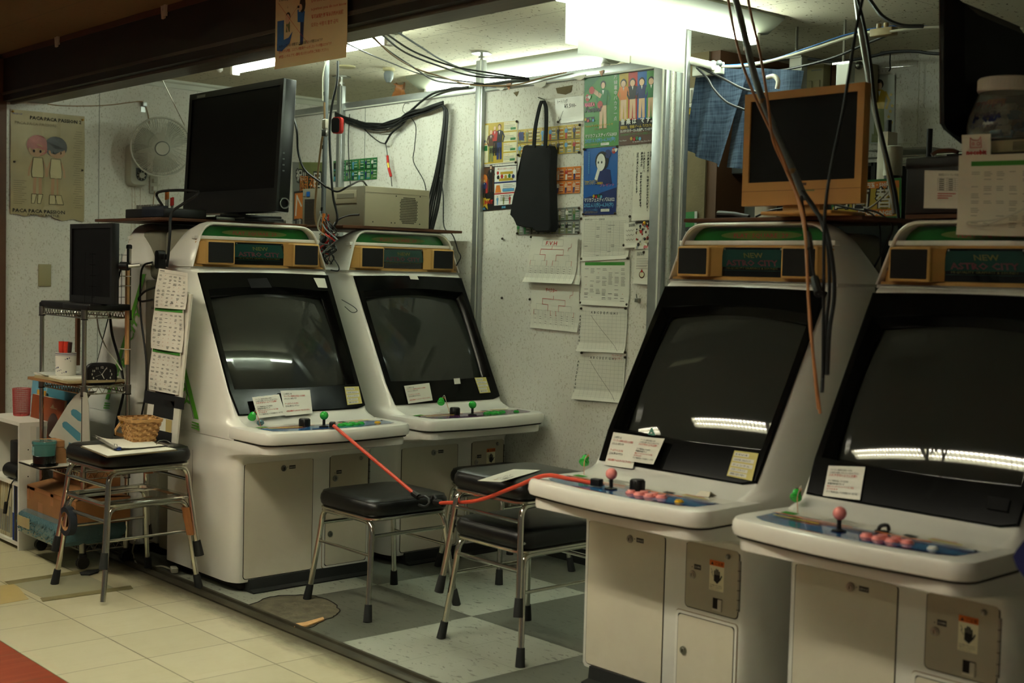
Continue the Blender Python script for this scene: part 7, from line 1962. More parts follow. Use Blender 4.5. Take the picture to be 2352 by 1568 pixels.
b = MB(); b.box(-0.22, 0.22, -0.04, 0.16, -0.038, -0.024, 'tv_black', bev=0.004); b.box(-0.06, 0.06, 0.02, 0.06, -0.03, 0.03, 'tv_black'); b.obj('stand', t)
b = MB()
for k in range(4): b.box(TW / 2 - 0.001, TW / 2 + 0.0015, 0.025, 0.035, 0.17 + k * 0.025, 0.176 + k * 0.025, 'cable_grey')
b.obj('side_buttons', t)
# audio mixer with phono plugs
t = thing('audio_mixer', 'dark audio mixer with rows of jacks and phono plugs before the television', 'mixer', (-5.36, 2.575, 1.4885))
mat('mixer_navy', (14, 24, 40), 0.5)
b = MB(); b.box(-0.19, 0.19, 0.0, 0.20, 0, 0.042, 'plastic_black', bev=0.006); b.box(-0.02, 0.185, -0.002, 0.02, 0.004, 0.05, 'mixer_navy', bev=0.003); b.obj('mixer_body', t)
for k in range(9): b = MB(); b.cyl((-0.165 + k * 0.026, 0.05, 0.04), (-0.165 + k * 0.026, 0.05, 0.062), 0.0085, 'steel', 12); b.obj('jack', t)
for k, (x, m_, z) in enumerate(((0.085, 'c_orange', 0.115), (0.102, 'c_orange', 0.118), (0.135, 'ink_red', 0.088), (0.148, 'ink_red', 0.090))):
    b = MB(); b.cyl((x, 0.06, 0.045), (x, 0.06, z - 0.035), 0.003, 'steel', 8); b.cyl((x, 0.06, z - 0.035), (x, 0.06, z), 0.0055, m_, 10); b.obj('phono_plug', t)
cable('thick black cable arching off the mixer and down the machine side', [(-5.27, 2.62, 1.535), (-5.28, 2.60, 1.60), on_y(455, 440, 2.58), on_y(420, 468, 2.54), on_y(394, 490, 2.51), on_y(390, 540, 2.50), on_y(386, 590, 2.50), on_y(383, 612, 2.50)], 0.006)
# cluttered tray
t = thing('parts_tray', 'open tray of small parts and cables beneath the television', 'tray', (-5.30, 2.80, 1.4885))
b = MB(); b.box(0, 0.17, 0, 0.35, 0, 0.004, 'steel'); b.box(0.162, 0.17, 0, 0.35, 0, 0.014, 'steel', bev=0.002); b.box(0, 0.17, 0, 0.006, 0, 0.014, 'steel'); b.obj('tray', t)
random.seed(11)
for k in range(9):
    x, y = random.uniform(0.03, 0.12), random.uniform(0.03, 0.30); s_ = random.uniform(0.008, 0.02)
    b = MB(); b.box(x, x + s_ * 2, y, y + s_ * 1.5, 0.004, 0.006 + s_, random.choice(['plastic_black', 'c_grey', 'c_blue', 'note_yellow', 'plastic_black']), Matrix.Identity(4), 0.002)
    tag(b.obj('small_part'), 'small connector or bracket in the parts tray under the television', 'part piece', 'small parts in the tray', None); b_ = bpy.data.objects
for o in [o for o in COL.objects if o.name.startswith('small_part')]: o.location = (-5.30, 2.80, 1.4885)
b = MB(); b.box(-5.21, -5.15, 2.86, 3.14, 1.505, 1.519, 'plastic_black', bev=0.004); tag(b.obj('laptop_slab'), 'thin dark slab lying across the parts tray', 'device')
# camera-like webcam on the machine side
t = thing('power_adapter', 'round black power plug block clipped on the machine side above the schedule', 'plug', on_y(366, 596, 2.49))
b = MB(); b.loft([[(x, -0.012, z) for x, z in rrect(-0.018, 0.018, -0.038, 0.038, 0.016, 5)], [(x, 0.02, z) for x, z in rrect(-0.018, 0.018, -0.038, 0.038, 0.016, 5)]], 'plastic_black'); b.obj('plug_body', t)
b = MB(); b.box(0.015, 0.05, -0.004, 0.012, 0.0, 0.024, 'plastic_black', bev=0.003); b.obj('strap', t)
cable('black cord curling down the back machine to the floor behind the basket', [on_y(350, 602, 2.5), on_y(330, 610, 2.5), on_y(323, 640, 2.5), on_y(323, 720, 2.5), on_y(333, 800, 2.5), on_y(337, 850, 2.5), on_y(335, 900, 2.5), on_y(325, 955, 2.49), on_y(318, 1000, 2.48)], 0.0042)
cable('black cord loop sticking out left of the schedule sheets', [on_y(362, 658, 2.46), on_y(335, 668, 2.47), on_y(319, 684, 2.48), on_y(325, 692, 2.48), on_y(350, 688, 2.46)], 0.0045)
cable('white cord hanging inside the cart', [on_y(222, 725, 2.44), on_y(228, 760, 2.44), on_y(245, 800, 2.44), on_y(268, 832, 2.46), on_y(280, 850, 2.47)], 0.003, 'cable_white')
cable('thick black cable crossing behind the cart post', [on_y(252, 722, 2.45), on_y(258, 770, 2.46), on_y(272, 820, 2.47), on_y(281, 860, 2.48), on_y(284, 900, 2.48), on_y(270, 960, 2.48), on_y(264, 1000, 2.48)], 0.006)
cable('white extension cord snaking on the floor by the machine base', [on_z(310, 1240, 0.12), on_z(305, 1270, 0.02), on_z(318, 1300, 0.006), on_z(345, 1302, 0.006), on_z(372, 1300, 0.006), on_z(395, 1308, 0.008)], 0.004, 'cable_white')
b = MB(); a = on_z(400, 1308, 0.012); b.box(-0.025, 0.025, -0.014, 0.014, -0.01, 0.012, 'cable_white', Matrix.Translation(a) @ Matrix.Rotation(R(-20), 4, 'Z'), 0.004); tag(b.obj('cord_socket'), 'white inline socket lying by the machine base', 'socket')

# ================================================================ hanging sign (photographing rules)
C4 = ((634, -2), (799, -30), (797, 132), (632, 160))
def d_sign(pr, w_, h):
    pr.rect(w_ * 0.03, h * 0.36, w_ * 0.10, h * 0.32, 'c_blue', 0); pr.poly([(w_ * 0.03, h * 0.36), (w_ * 0.03, h * 0.26), (w_ * 0.10, h * 0.24), (w_ * 0.22, h * 0.34), (w_ * 0.26, h * 0.5), (w_ * 0.2, h * 0.42), (w_ * 0.13, h * 0.40)], 'c_blue', 1)
    pr.disc(w_ * 0.19, h * 0.72, w_ * 0.035, 'c_dark', 2, 12); pr.disc(w_ * 0.185, h * 0.685, w_ * 0.034, 'c_skin', 3, 12, w_ * 0.04); pr.poly([(w_ * 0.16, h * 0.50), (w_ * 0.22, h * 0.50), (w_ * 0.22, h * 0.65), (w_ * 0.165, h * 0.63)], 'c_olive', 2); pr.line([(w_ * 0.18, h * 0.57), (w_ * 0.2, h * 0.5)], 0.006, 'c_skin', 4)
    pr.disc(w_ * 0.395, h * 0.86, w_ * 0.042, 'c_dark', 2, 14, w_ * 0.065); pr.disc(w_ * 0.365, h * 0.82, w_ * 0.028, 'c_skin', 3, 12); pr.rect(w_ * 0.325, h * 0.815, w_ * 0.03, h * 0.035, 'c_dark', 4)
    pr.poly([(w_ * 0.33, h * 0.62), (w_ * 0.42, h * 0.60), (w_ * 0.43, h * 0.76), (w_ * 0.335, h * 0.76)], 'c_blue', 2); pr.line([(w_ * 0.34, h * 0.66), (w_ * 0.335, h * 0.78)], 0.008, 'c_blue', 3); pr.poly([(w_ * 0.37, h * 0.30), (w_ * 0.41, h * 0.30), (w_ * 0.42, h * 0.61), (w_ * 0.37, h * 0.61)], 'c_navy', 2); pr.rect(w_ * 0.355, h * 0.285, w_ * 0.05, h * 0.018, 'c_dark', 3)
    pr.line([(w_ * 0.05, h * 0.93), (w_ * 0.48, h * 0.30)], 0.0016, 'ink_red', 5); pr.line([(w_ * 0.33, h * 0.84), (w_ * 0.2, h * 0.66)], 0.0012, 'ink_red', 5)
    pr.text(w_ * 0.05, h * 0.955, 0.012, 'a stranger', 'ink', 1, fit=w_ * 0.17); pr.text(w_ * 0.17, h * 0.84, 0.012, '↓', 'ink', 1)
    for k, (s, sz, wd) in enumerate((('Do not take pictures of', 0.0155, 0.46), ('a person you do not know', 0.0155, 0.47), ('不可以隨便對不认识的人拍照', 0.0165, 0.43), ('모르는 사람의 촬영 금지', 0.0165, 0.36))): pr.text(w_ * 0.52, h * (0.865 - k * 0.115), sz, s, 'ink_red', 2, fit=w_ * wd, bold=0.01)
    for k, (s, m_, wd) in enumerate((('人が入っていない状態またはお友達同士の撮影はOKです', 'ink', 0.62), ('但しモデル撮影、コスプレ撮影等ゲームをしないでの撮影はだめです', 'ink_red', 0.74), ('(時間レンタルプラン専有1名15分150円をご利用ください)', 'ink_red', 0.70))): pr.text(w_ * 0.06, h * (0.295 - k * 0.075), 0.0125, s, m_, 2, fit=w_ * wd, bold=0.01)
mat('sign_paper', (214, 196, 150), 0.7, var=0.05)
wall_sheet('rules_sign', 'cream photographing-rules sign in several languages hanging from the beam', 'sign', C4, 'sign_paper', d_sign, dy=0.012, bulge=0.001, Y=2.555)

# ================================================================ red cord tied between the machines
J1 = Vector((-4.262, 2.842, 0.676)); S1 = on_z(975, 1148, 0.447)
cable('red rubber cord stretched from the left joystick to the stool seat', [J1 + Vector((0.012, -0.004, 0.004)), S1 + Vector((-0.05, 0.0, 0.01))], 0.0066, 'red_hose', 'red_cord', 0, 'cord', n=10)
t = thing('cord_hook', 'black plastic hook ends of the red cords meeting on the stool edge', 'hook', (0, 0, 0))
b = MB(); b.tube([S1 + Vector((-0.07, -0.0, 0.016)), S1 + Vector((-0.035, 0, 0.006))], 0.012, 'plastic_black', 10); b.tube([S1 + Vector((-0.035, 0, 0.006)), S1 + Vector((0.0, 0.005, 0.012)), S1 + Vector((0.03, 0.0, -0.002)), S1 + Vector((0.02, -0.01, -0.02)), S1 + Vector((-0.02, -0.01, -0.02))], 0.005, 'plastic_black', 8, smooth=4); b.obj('hook', t)
S2 = on_z(1010, 1155, 0.445)
b = MB(); b.tube([S2 + Vector((-0.03, 0.0, 0.0)), S2 + Vector((0.012, 0.004, 0.0))], 0.012, 'plastic_black', 10); b.tube([S1 + Vector((0.02, 0.01, 0.0)), S1 + Vector((0.03, 0.02, 0.018)), S2 + Vector((-0.02, 0, 0.01))], 0.005, 'plastic_black', 8, smooth=4); b.obj('hook', t)
cx0 = Vector((-2.99, 2.735, 0.678))
e1 = on_z(1250, 1092, 0.678); e2 = on_z(1365, 1110, 0.672)
cable('red rubber cord running from the stool over the pink joystick panel', [S2, S2 * 0.6 + e1 * 0.4 + Vector((0, 0, -0.025)), S2 * 0.25 + e1 * 0.75 + Vector((0, 0, -0.012)), e1, e1 * 0.5 + e2 * 0.5 + Vector((0, 0, 0.002)), e2], 0.0066, 'red_hose', 'red_cord', 6, 'cord', n=10)
for k, (p, lab) in enumerate(((J1 + Vector((-0.012, 0.006, -0.001)), 'black hook block clamped on the left green joystick'), (e2 + Vector((0.01, 0, 0.0)), 'black hook block beside the pink joystick'))):
    b = MB(); b.box(-0.017, 0.017, -0.011, 0.011, -0.006, 0.016, 'plastic_black', Matrix.Translation(p) @ Matrix.Rotation(R(-40 if k == 0 else 10), 4, 'Z'), 0.003); tag(b.obj('hook_block'), lab, 'hook')
# ================================================================ notices stuck on the screens
def cab_T(i): return Matrix.Translation((POSE[i][0], POSE[i][1], 0)) @ Matrix.Rotation(R(POSE[i][2]), 4, 'Z')


def on_bezel(i, px, py, lift=0.0):
    T = cab_T(i) @ BEZ; n = (T.to_3x3() @ Vector((0, 0, 1))); p0 = T @ Vector((0, 0, 0.006 + lift)); v = ray(px, py)
    P_ = CAMLOC + v * ((p0 - CAMLOC).dot(n) / v.dot(n)); return T.inverted() @ P_


TXA = [('このボタンは', 'ink', 0.28), ('フリープレイ料金をお支払いの方専用', 'ink_red', 0.72), ('のクレジットボタンです', 'ink', 0.42), ('', 'ink', 0), ('ゲームをプレイしない方は', 'ink_red', 0.46), ('むやみに押さないで下さい', 'ink', 0.48), ('', 'ink', 0), ('※当店は無料ゲームセンターではございません', 'ink_red', 0.84)]
TXB = [('フリープレイ料金をお支払いの方は', 'ink', 0.6), ('このボタンを押してクレジットを入れて下さい', 'ink', 0.8), ('入れすぎないように注意!!', 'ink_red', 0.76), ('', 'ink', 0), ('クリア料金を払っている方は', 'ink', 0.55), ('時間内何回プレイ', 'ink', 0.45), ('専用のコインタイプレイイベントをご利用', 'ink_red', 0.72), ('ができます', 'ink_red', 0.3), ('クリア料金を払ってる利用から一まで可', 'ink', 0.84)]


def screen_note(i, C4, label, kind, lift=0.0, curl_=0.0):
    T = cab_T(i) @ BEZ
    P_ = [on_bezel(i, *q, lift) for q in C4]; w_ = (P_[1] - P_[0]).length; h = (P_[0] - P_[3]).length
    def warp(x, y):
        u, v = x / w_, y / h; p = (P_[3] * (1 - u) + P_[2] * u) * (1 - v) + (P_[0] * (1 - u) + P_[1] * u) * v
        return (p.x, p.y, p.z + curl_ * (u * u))
    b = MB(); b.grid(lambda u, v: T @ Vector(warp(u * w_, v * h)), 8, 8, 'paper_gloss' if kind != 'Y' else 'note_yellow')
    o = tag(b.obj({'A': 'notice_card', 'B': 'notice_card', 'Y': 'game_note', 'W': 'blank_label'}[kind], nofix=True), label, 'note')
    pr = Print(T, warp, 0.0006)
    if kind in 'AB':
        L = TXA if kind == 'A' else TXB; s = h / (len(L) + 2.2)
        for k, (tx, m_, f_) in enumerate(L):
            if tx: pr.text(w_ * 0.07, h * 0.9 - s * (k + 0.7), s * (0.8 if '注意' not in tx else 1.0), tx, m_, 1, fit=w_ * f_, bold=0.015)
    elif kind == 'Y':
        for k, (y, hh, ww) in enumerate(((0.80, 0.13, 0.6), (0.60, 0.14, 0.85), (0.40, 0.14, 0.85), (0.22, 0.12, 0.7), (0.05, 0.13, 0.7))):
            pr.rect(w_ * 0.06, h * y, w_ * ww, h * hh, 'paper', 1); pr.text(w_ * 0.10, h * (y + 0.03), h * 0.085, ('MV4', 'GAME SELECT', 'ティンクル', 'スタープライツ', '展示中')[k], 'ink', 2, fit=w_ * ww * 0.8)
    pr.obj('printing', o)
    return o


screen_note(0, ((579, 912), (641, 905), (657, 953), (592, 960)), 'glossy notice card with red line beside the hanging green button, left machine', 'B', 0.02)
screen_note(0, ((644, 897), (712, 895), (718, 949), (655, 955)), 'upright white notice card right of the glossy one on the left machine', 'A', 0.012)
screen_note(0, ((791, 888), (824, 887), (832, 926), (798, 930)), 'yellow note with pasted white strips reading MV4 on the left screen', 'Y', 0.002)
screen_note(0, ((720, 638), (746, 639), (752, 661), (731, 660)), 'small pale sticker at the upper right of the left screen bezel', 'W', 0.0005)
screen_note(1, ((928, 886), (986, 879), (994, 919), (938, 927)), 'white notice card at the lower left of the second screen', 'A', 0.006)
screen_note(1, ((1090, 867), (1116, 866), (1127, 901), (1102, 903)), 'yellow note with kana at the lower right of the second screen', 'Y', 0.002)
screen_note(1, ((1042, 869), (1056, 868), (1058, 881), (1044, 882)), 'tiny blank white label below the second screen', 'W', 0.0005)
screen_note(1, ((939, 632), (958, 633), (962, 642), (943, 641)), 'small pale sticker at the top middle of the second bezel', 'W', 0.0005)
screen_note(2, ((1409, 992), (1472, 1001), (1453, 1076), (1388, 1067)), 'white notice card at the lower left of the third screen, behind a curled one', 'A', 0.004)
screen_note(2, ((1471, 1001), (1531, 1010), (1505, 1069), (1446, 1058)), 'curling white notice card overlapping another on the third screen', 'B', 0.012, 0.01)
screen_note(2, ((1687, 1034), (1742, 1041), (1727, 1104), (1669, 1092)), 'crinkled plastic-covered yellow note at the lower right of the third screen', 'Y', 0.004)
screen_note(3, ((1903, 1069), (1987, 1072), (1975, 1148), (1890, 1138)), 'white notice card with a red line on the right-edge screen', 'B', 0.004)
o = screen_note(3, ((2270, 1138), (2320, 1146), (2313, 1175), (2264, 1166)), 'black rectangular patch at the lower right of the right-edge bezel', 'W', 0.004)
o.data.materials[0] = MATS['matte_black']; o.name = 'black_patch'; o['category'] = 'patch'
# green triangle sticker in the third screen
T = cab_T(2) @ BEZ; pr = Print(T); a, b2, c2 = [on_bezel(2, *q) for q in ((1491, 976), (1481, 995), (1500, 995))]
pr.z = -0.008; mat('sticker_green', (40, 104, 84), 0.3); pr.poly([(a.x, a.y), (b2.x, b2.y), (c2.x, c2.y)], 'sticker_green'); pr.poly([((a.x + b2.x + c2.x) / 3 + k * 0.004, (a.y + b2.y + c2.y) / 3 - 0.003 + 0.005 * (k == 0)) for k in (-1, 0, 1)], 'paper', 1)
tag(pr.obj('triangle_sticker'), 'green triangular sticker at the bottom left of the third screen', 'sticker')
# dark sensor window above the left screen
T = cab_T(0) @ BEZ; q = [on_bezel(0, *a) for a in ((568, 640), (613, 638), (625, 660), (577, 661))]; pr = Print(T); pr.z = 0.0056; pr.poly([(p.x, p.y) for p in q], 'matte_black'); pr.obj('dark_window', None)
tag(COL.objects['dark_window'], 'dark square patch at the top middle of the left screen bezel', 'patch')


# loose green push buttons dangling on wires
def loose_button(i, px, py, f_, label, z=0.69, wire=None, ang=0, tilt=50):
    T = cab_T(i); v = ray(px, py)
    fd = T.to_3x3() @ Vector((1, 0, 0)); p0 = T @ Vector((f_, 0, z)); P_ = CAMLOC + v * ((p0 - CAMLOC).dot(fd) / v.dot(fd))
    P_.z = max(P_.z, z)
    t = thing('loose_button', label, 'button', P_, 0)
    D = (-fw * 0.8 + Vector((ang * 0.01, 0, 0.2)) + Vector((0, 0, -0.9 * math.sin(R(tilt))))).normalized(); q = D.to_track_quat('Z', 'Y').to_matrix().to_4x4()
    b = MB(); b.lathe([(0.012, -0.018), (0.012, 0.0), (0.0165, 0.0), (0.0165, 0.005), (0.0135, 0.007), (0.0125, 0.007), (0.012, 0.011), (0.0001, 0.012)], 'green_plastic', 24, q); b.obj('button_body', t)
    b = MB(); b.box(-0.004, 0.004, -0.006, 0.006, -0.028, -0.018, 'plastic_black', q); b.obj('terminal', t)
    e = T @ Vector((0.06 if f_ > 0.03 else 0.05, (T.inverted() @ P_).y + (0.02 if i < 2 else 0.03), 0.66)) - P_
    for k in range(2):
        b = MB(); b.tube([q @ Vector((0.003 * k, 0, -0.028)), Vector((0.01, 0.01, 0.02 + 0.01 * k)), e * 0.6 + Vector((0, 0, 0.03)), e], 0.0012, 'c_orange' if k == 0 else 'cable_white', 5, smooth=4); b.obj('wire', t)
    return t


loose_button(0, 579, 957, 0.015, 'loose green push button dangling on a wire at the left machine', 0.69)
loose_button(1, 1013, 923, 0.012, 'loose green push button dangling by the second machine notice', 0.69)
loose_button(2, 1342, 1065, 0.02, 'loose green push button hanging at the left of the third machine', 0.70, ang=-30)
loose_button(3, 1828, 1146, 0.02, 'loose green push button hanging at the left of the right-edge machine', 0.70, ang=-30)
T = cab_T(0); p = T @ Vector((0.035, -0.245, 0.675))
random.seed(7)
b = MB(); b.loft([[tuple(p + Vector((r * math.cos(a * PI / 4) * random.uniform(0.7, 1.2), r * 1.5 * math.sin(a * PI / 4) * random.uniform(0.7, 1.2), z))) for a in range(8)] for r, z in ((0.006, -0.008), (0.012, 0.0), (0.011, 0.008), (0.004, 0.014))], 'bubble_wrap'); tag(b.obj('wrapped_bud'), 'little blue plastic-wrapped wire end beside the loose green button', 'wire end')
T = cab_T(3); t = thing('broken_switch', 'small black broken switch stub on the right-edge control panel', 'switch', T @ Vector((0.10, 0.03, 0.664)), R(20))
b = MB(); b.box(-0.018, 0.018, -0.008, 0.008, 0, 0.006, 'plastic_black', bev=0.002); b.obj('stub_base', t)
b = MB(); b.tube([(-0.01, 0, 0.004), (-0.004, 0, 0.016), (0.012, 0.002, 0.019), (0.016, 0.002, 0.006)], 0.005, 'plastic_black', 8, smooth=3); b.obj('stub', t)
T = cab_T(2); t = thing('torn_card', 'folded scrap of torn card on the right of the third control panel', 'paper', T @ Vector((0.05, 0.17, 0.664)))
b = MB(); b.add([(0, 0, 0), (0.05, 0.0, 0.002), (0.055, 0.03, 0.003), (0.0, 0.028, 0.001), (0.01, 0.01, 0.014), (0.045, 0.012, 0.016)], [[0, 1, 5, 4], [4, 5, 2, 3]], 'door_cream', ); b.obj('scrap', t, nofix=True)

# blue thing at the right edge of the frame
a = on_y(2345, 1290, 2.62)
b = MB(); L = []
for k, (x, y) in enumerate(((2352, 1240), (2335, 1262), (2326, 1278), (2336, 1305), (2352, 1325))): L.append(on_y(x, y, 2.60))
b.loft([[tuple(p) for p in L] + [tuple(on_y(2400, 1330, 2.60)), tuple(on_y(2400, 1235, 2.60))], [tuple(p + Vector((0.0, 0.05, 0))) for p in L] + [tuple(on_y(2400, 1330, 2.65)), tuple(on_y(2400, 1235, 2.65))]], 'navy')
tag(b.obj('blue_cloth_corner'), 'corner of dark blue cloth poking in at the right edge over the control panel', 'cloth')

# ================================================================ on top of the right-hand machines
t, Tt = flat_monitor('orange_monitor', 'ochre flat monitor standing above the third machine', 'monitor', (-2.408, 3.27, 1.518), 0, 0.436, 0.348, 0.03, 'monitor_ochre', 0.024, 0.072, back=True)
pr = Print(Matrix(((1, 0, 0, -0.218), (0, 0, -1, -0.0035), (0, 1, 0, 0), (0, 0, 0, 1)))); pr.rect(0.215, 0.058, 0.03, 0.008, 'c_brown'); pr.line([(0.0, 0.045), (0.436, 0.045)], 0.0012, 'c_brown'); pr.rect(0.235, 0.04, 0.04, 0.004, 'c_olive'); pr.obj('control_marks', t)
b = MB(); b.box(-0.075, 0.06, 0.02, 0.06, -0.03, 0.02, 'monitor_ochre'); b.box(-0.13, 0.13, -0.02, 0.16, -0.0295, -0.018, 'monitor_ochre', bev=0.004); b.obj('stand', t)
t['label'] = 'ochre flat monitor standing above the third machine, cords crossing it'
bpy.context.view_layer.update()
# clutter beside it
cable('black cord lying on the plank under the ochre monitor', [on_y(1735, 498, 3.36), on_y(1765, 485, 3.38), on_y(1800, 478, 3.40), on_y(1830, 470, 3.42)], 0.0035)
b = MB(); a = on_y(1650, 492, 3.38); c = on_y(1720, 499, 3.38); b.tube([a, a * 0.5 + c * 0.5 + Vector((0, 0, 0.003)), c], [0.012, 0.008], 'plastic_black', 10); tag(b.obj('black_handset'), 'black handset-like stick on the plank left of the ochre monitor', 'device')
b = MB(); b.lathe([(0.022, 0), (0.022, 0.07), (0.02, 0.072)], 'fan_white', 20, Matrix.Translation(on_y(1768, 500, 3.55))); tag(b.obj('white_canister'), 'pale round canister behind the ochre monitor foot', 'canister')
b = MB(); b.lathe([(0.06, 0), (0.055, 0.012), (0.03, 0.02), (0.0001, 0.022)], 'cable_grey', 24, Matrix.Translation(Vector((-2.47, 3.44, 1.4885)))); tag(b.obj('round_dish'), 'grey round dish on the plank under the ochre monitor', 'dish')
b = MB(); a = on_y(1733, 498, 3.62); c = on_y(1760, 455, 3.62)
b.box(a.x, a.x + 0.05, 3.62, 3.63, 1.489, 1.56, 'paper', Matrix.Identity(4)); tag(b.obj('small_sign'), 'white card with a black scribble standing behind the ochre monitor', 'card')
# exchange sign
C4 = ((1915, 418), (2071, 408), (2070, 500), (1908, 500))
def d_ex(pr, w_, h):
    pr.rect(0, 0, w_, h, 'c_green', 0); pr.rect(w_ * 0.02, h * 0.04, w_ * 0.95, h * 0.90, 'c_gold', 1); pr.rect(w_ * 0.02, h * 0.76, w_ * 0.95, h * 0.18, 'c_orange', 2)
    pr.rect(w_ * 0.0, h * 0.3, w_ * 0.27, h * 0.46, 'c_green', 2)
    pr.text(w_ * 0.40, h * 0.80, h * 0.14, '100円玉・500円玉', 'c_white', 4, fit=w_ * 0.5, bold=0.03)
    for dx, ch in ((0.02, '自'), (0.30, '両'), (0.64, '替')):
        pr.text(w_ * dx, h * 0.30, h * 0.56, ch, 'c_dark', 3, bold=0.07); pr.text(w_ * dx, h * 0.30, h * 0.56, ch, 'c_white', 6, bold=0.01)
    pr.rect(w_ * 0.38, h * 0.05, w_ * 0.52, h * 0.17, 'c_orange', 3); pr.text(w_ * 0.40, h * 0.075, h * 0.15, 'EXCHANGE', 'c_white', 5, fit=w_ * 0.48, bold=0.04)
wall_sheet('exchange_sign', 'bright yellow and green money exchange sign between the right-hand machines', 'sign', C4, 'paper_gloss', d_ex, dy=0.002, Y=3.80)
b = MB(); a = on_y(1908, 500, 3.81); c = on_y(2071, 500, 3.81); b.box(a.x, c.x, 3.802, 3.95, 0.0, on_y(2071, 412, 3.81).z, 'dark_shelf'); tag(b.obj('exchange_machine'), 'dark cabinet carrying the yellow exchange sign', 'machine')
# black box with a price sheet
t = thing('black_box', 'black lidded box on the right-edge machine with a taped price sheet', 'box', (-2.105, 3.365, 1.4885))
b = MB(); b.box(0, 0.62, 0, 0.30, 0, 0.14, 'plastic_black', bev=0.004); b.obj('box_body', t)
b = MB(); b.box(-0.004, 0.624, -0.004, 0.304, 0.13, 0.163, 'plastic_black', bev=0.006); b.obj('box_lid', t)
def d_price(pr, w_, h):
    pr.text(w_ * 0.4, h * 0.86, 0.008, '新宿西口フリープレイ料金', 'ink', 1, fit=w_ * 0.55)
    for k in range(7): pr.line([(w_ * 0.38, h * (0.80 - k * 0.055)), (w_ * 0.97, h * (0.80 - k * 0.055))], 0.0006, 'ink', 1)
    for x in (0.38, 0.64, 0.86, 0.97): pr.line([(w_ * x, h * 0.47), (w_ * x, h * 0.80)], 0.0006, 'ink', 1)
    for k in range(6): pr.rect(w_ * 0.42, h * (0.76 - k * 0.055), w_ * 0.14, 0.002, 'ink', 1); pr.rect(w_ * 0.68, h * (0.76 - k * 0.055), w_ * 0.12, 0.002, 'ink', 1)
    for k in range(3): pr.rect(w_ * 0.38, h * (0.38 - k * 0.06), w_ * (0.5 - 0.1 * k), 0.0025, 'ink_red', 1)
wall_sheet('price_sheet', 'cream price sheet with a small table and red lines on the black box front', 'notice', ((2124, 391), (2206, 392), (2206, 479), (2122, 478)), 'paper', d_price, dy=0.003, Y=3.362, bulge=0.0005)
def d_sched2(pr, w_, h):
    pr.rect(w_ * 0.14, h * 0.86, w_ * 0.8, h * 0.06, 'ink_green', 0)
    for r_ in range(8):
        for c_ in range(6):
            if random.random() < 0.8: lines(pr, w_ * (0.15 + 0.135 * c_), h * (0.78 - r_ * 0.09), w_ * 0.09, random.choice((1, 2, 3)), 0.005, 'ink_grey', 0.0016, 1)
mat('film', (210, 206, 186), 0.08, coat=0.8)
wall_sheet('laminated_schedule', 'large laminated schedule hanging in front of the right-edge machine hood', 'notice', ((2203, 357), (2420, 350), (2420, 545), (2198, 539)), 'film', d_sched2, dy=0.003, Y=3.335, bulge=0.0015)
# cat card, carton and candy jar on the box
wall_sheet('cat_card', 'white card with a red line drawing of a cat face on the black box', 'card', ((2209, 310), (2276, 307), (2276, 357), (2210, 358)), 'paper', lambda pr, w_, h: (pr.line([(w_ * 0.30, h * 0.38), (w_ * 0.30, h * 0.85), (w_ * 0.40, h * 0.72), (w_ * 0.58, h * 0.72), (w_ * 0.66, h * 0.88), (w_ * 0.68, h * 0.38), (w_ * 0.30, h * 0.38)], 0.0016, 'ink_red', 1), pr.disc(w_ * 0.40, h * 0.56, 0.004, 'ink_red', 1), pr.disc(w_ * 0.40, h * 0.56, 0.0024, 'paper', 2), pr.disc(w_ * 0.58, h * 0.56, 0.005, 'ink_red', 1), pr.disc(w_ * 0.58, h * 0.56, 0.0034, 'paper', 2), pr.text(w_ * 0.16, h * 0.06, 0.017, 'nocobit', 'ink_red', 1, fit=w_ * 0.7, bold=0.05)), dy=0.002, Y=3.35, bulge=0.0004)
t = thing('flat_carton', 'pale carton with a barcode under the candy jar', 'box', (-1.86, 3.372, 1.652))
b = MB(); b.box(0, 0.34, 0, 0.2, 0, 0.034, 'paper_old', bev=0.002); b.obj('carton_body', t)
pr = Print(Matrix(((1, 0, 0, 0), (0, 0, -1, -0.0003), (0, 1, 0, 0), (0, 0, 0, 1))))
for k in range(12): pr.rect(0.075 + k * 0.004, 0.005, 0.0018, 0.024, 'ink')
pr.obj('barcode', t)
jp = Vector((on_y(2303, 320, 3.47).x, 3.47, 1.687))
t = thing('candy_jar', 'big clear plastic jar with white lid and candy label', 'jar', jp)
def glassy(name, rgb, rough=0.05, tr=0.85):
    return mat(name, rgb, rough, trans=tr, spec=0.5, ior=1.3)
glassy('jar_plastic', (222, 230, 226))
b = MB(); b.lathe([(0.088, 0), (0.096, 0.006), (0.098, 0.05), (0.092, 0.08), (0.072, 0.13), (0.066, 0.145), (0.064, 0.145), (0.070, 0.128), (0.090, 0.08), (0.095, 0.05), (0.092, 0.01), (0.0001, 0.008)], 'jar_plastic', 32); b.obj('jar_wall', t)
b = MB(); b.lathe([(0.070, 0.142), (0.073, 0.146), (0.073, 0.178), (0.069, 0.182), (0.0001, 0.182)], 'white_plastic', 36)
for k in range(40): a = 2 * PI * k / 40; b.box(-0.0008, 0.0008, -0.0008, 0.0008, 0.148, 0.176, 'white_plastic', Matrix.Translation((0.073 * math.cos(a), 0.073 * math.sin(a), 0)))
b.obj('lid', t)
random.seed(14)
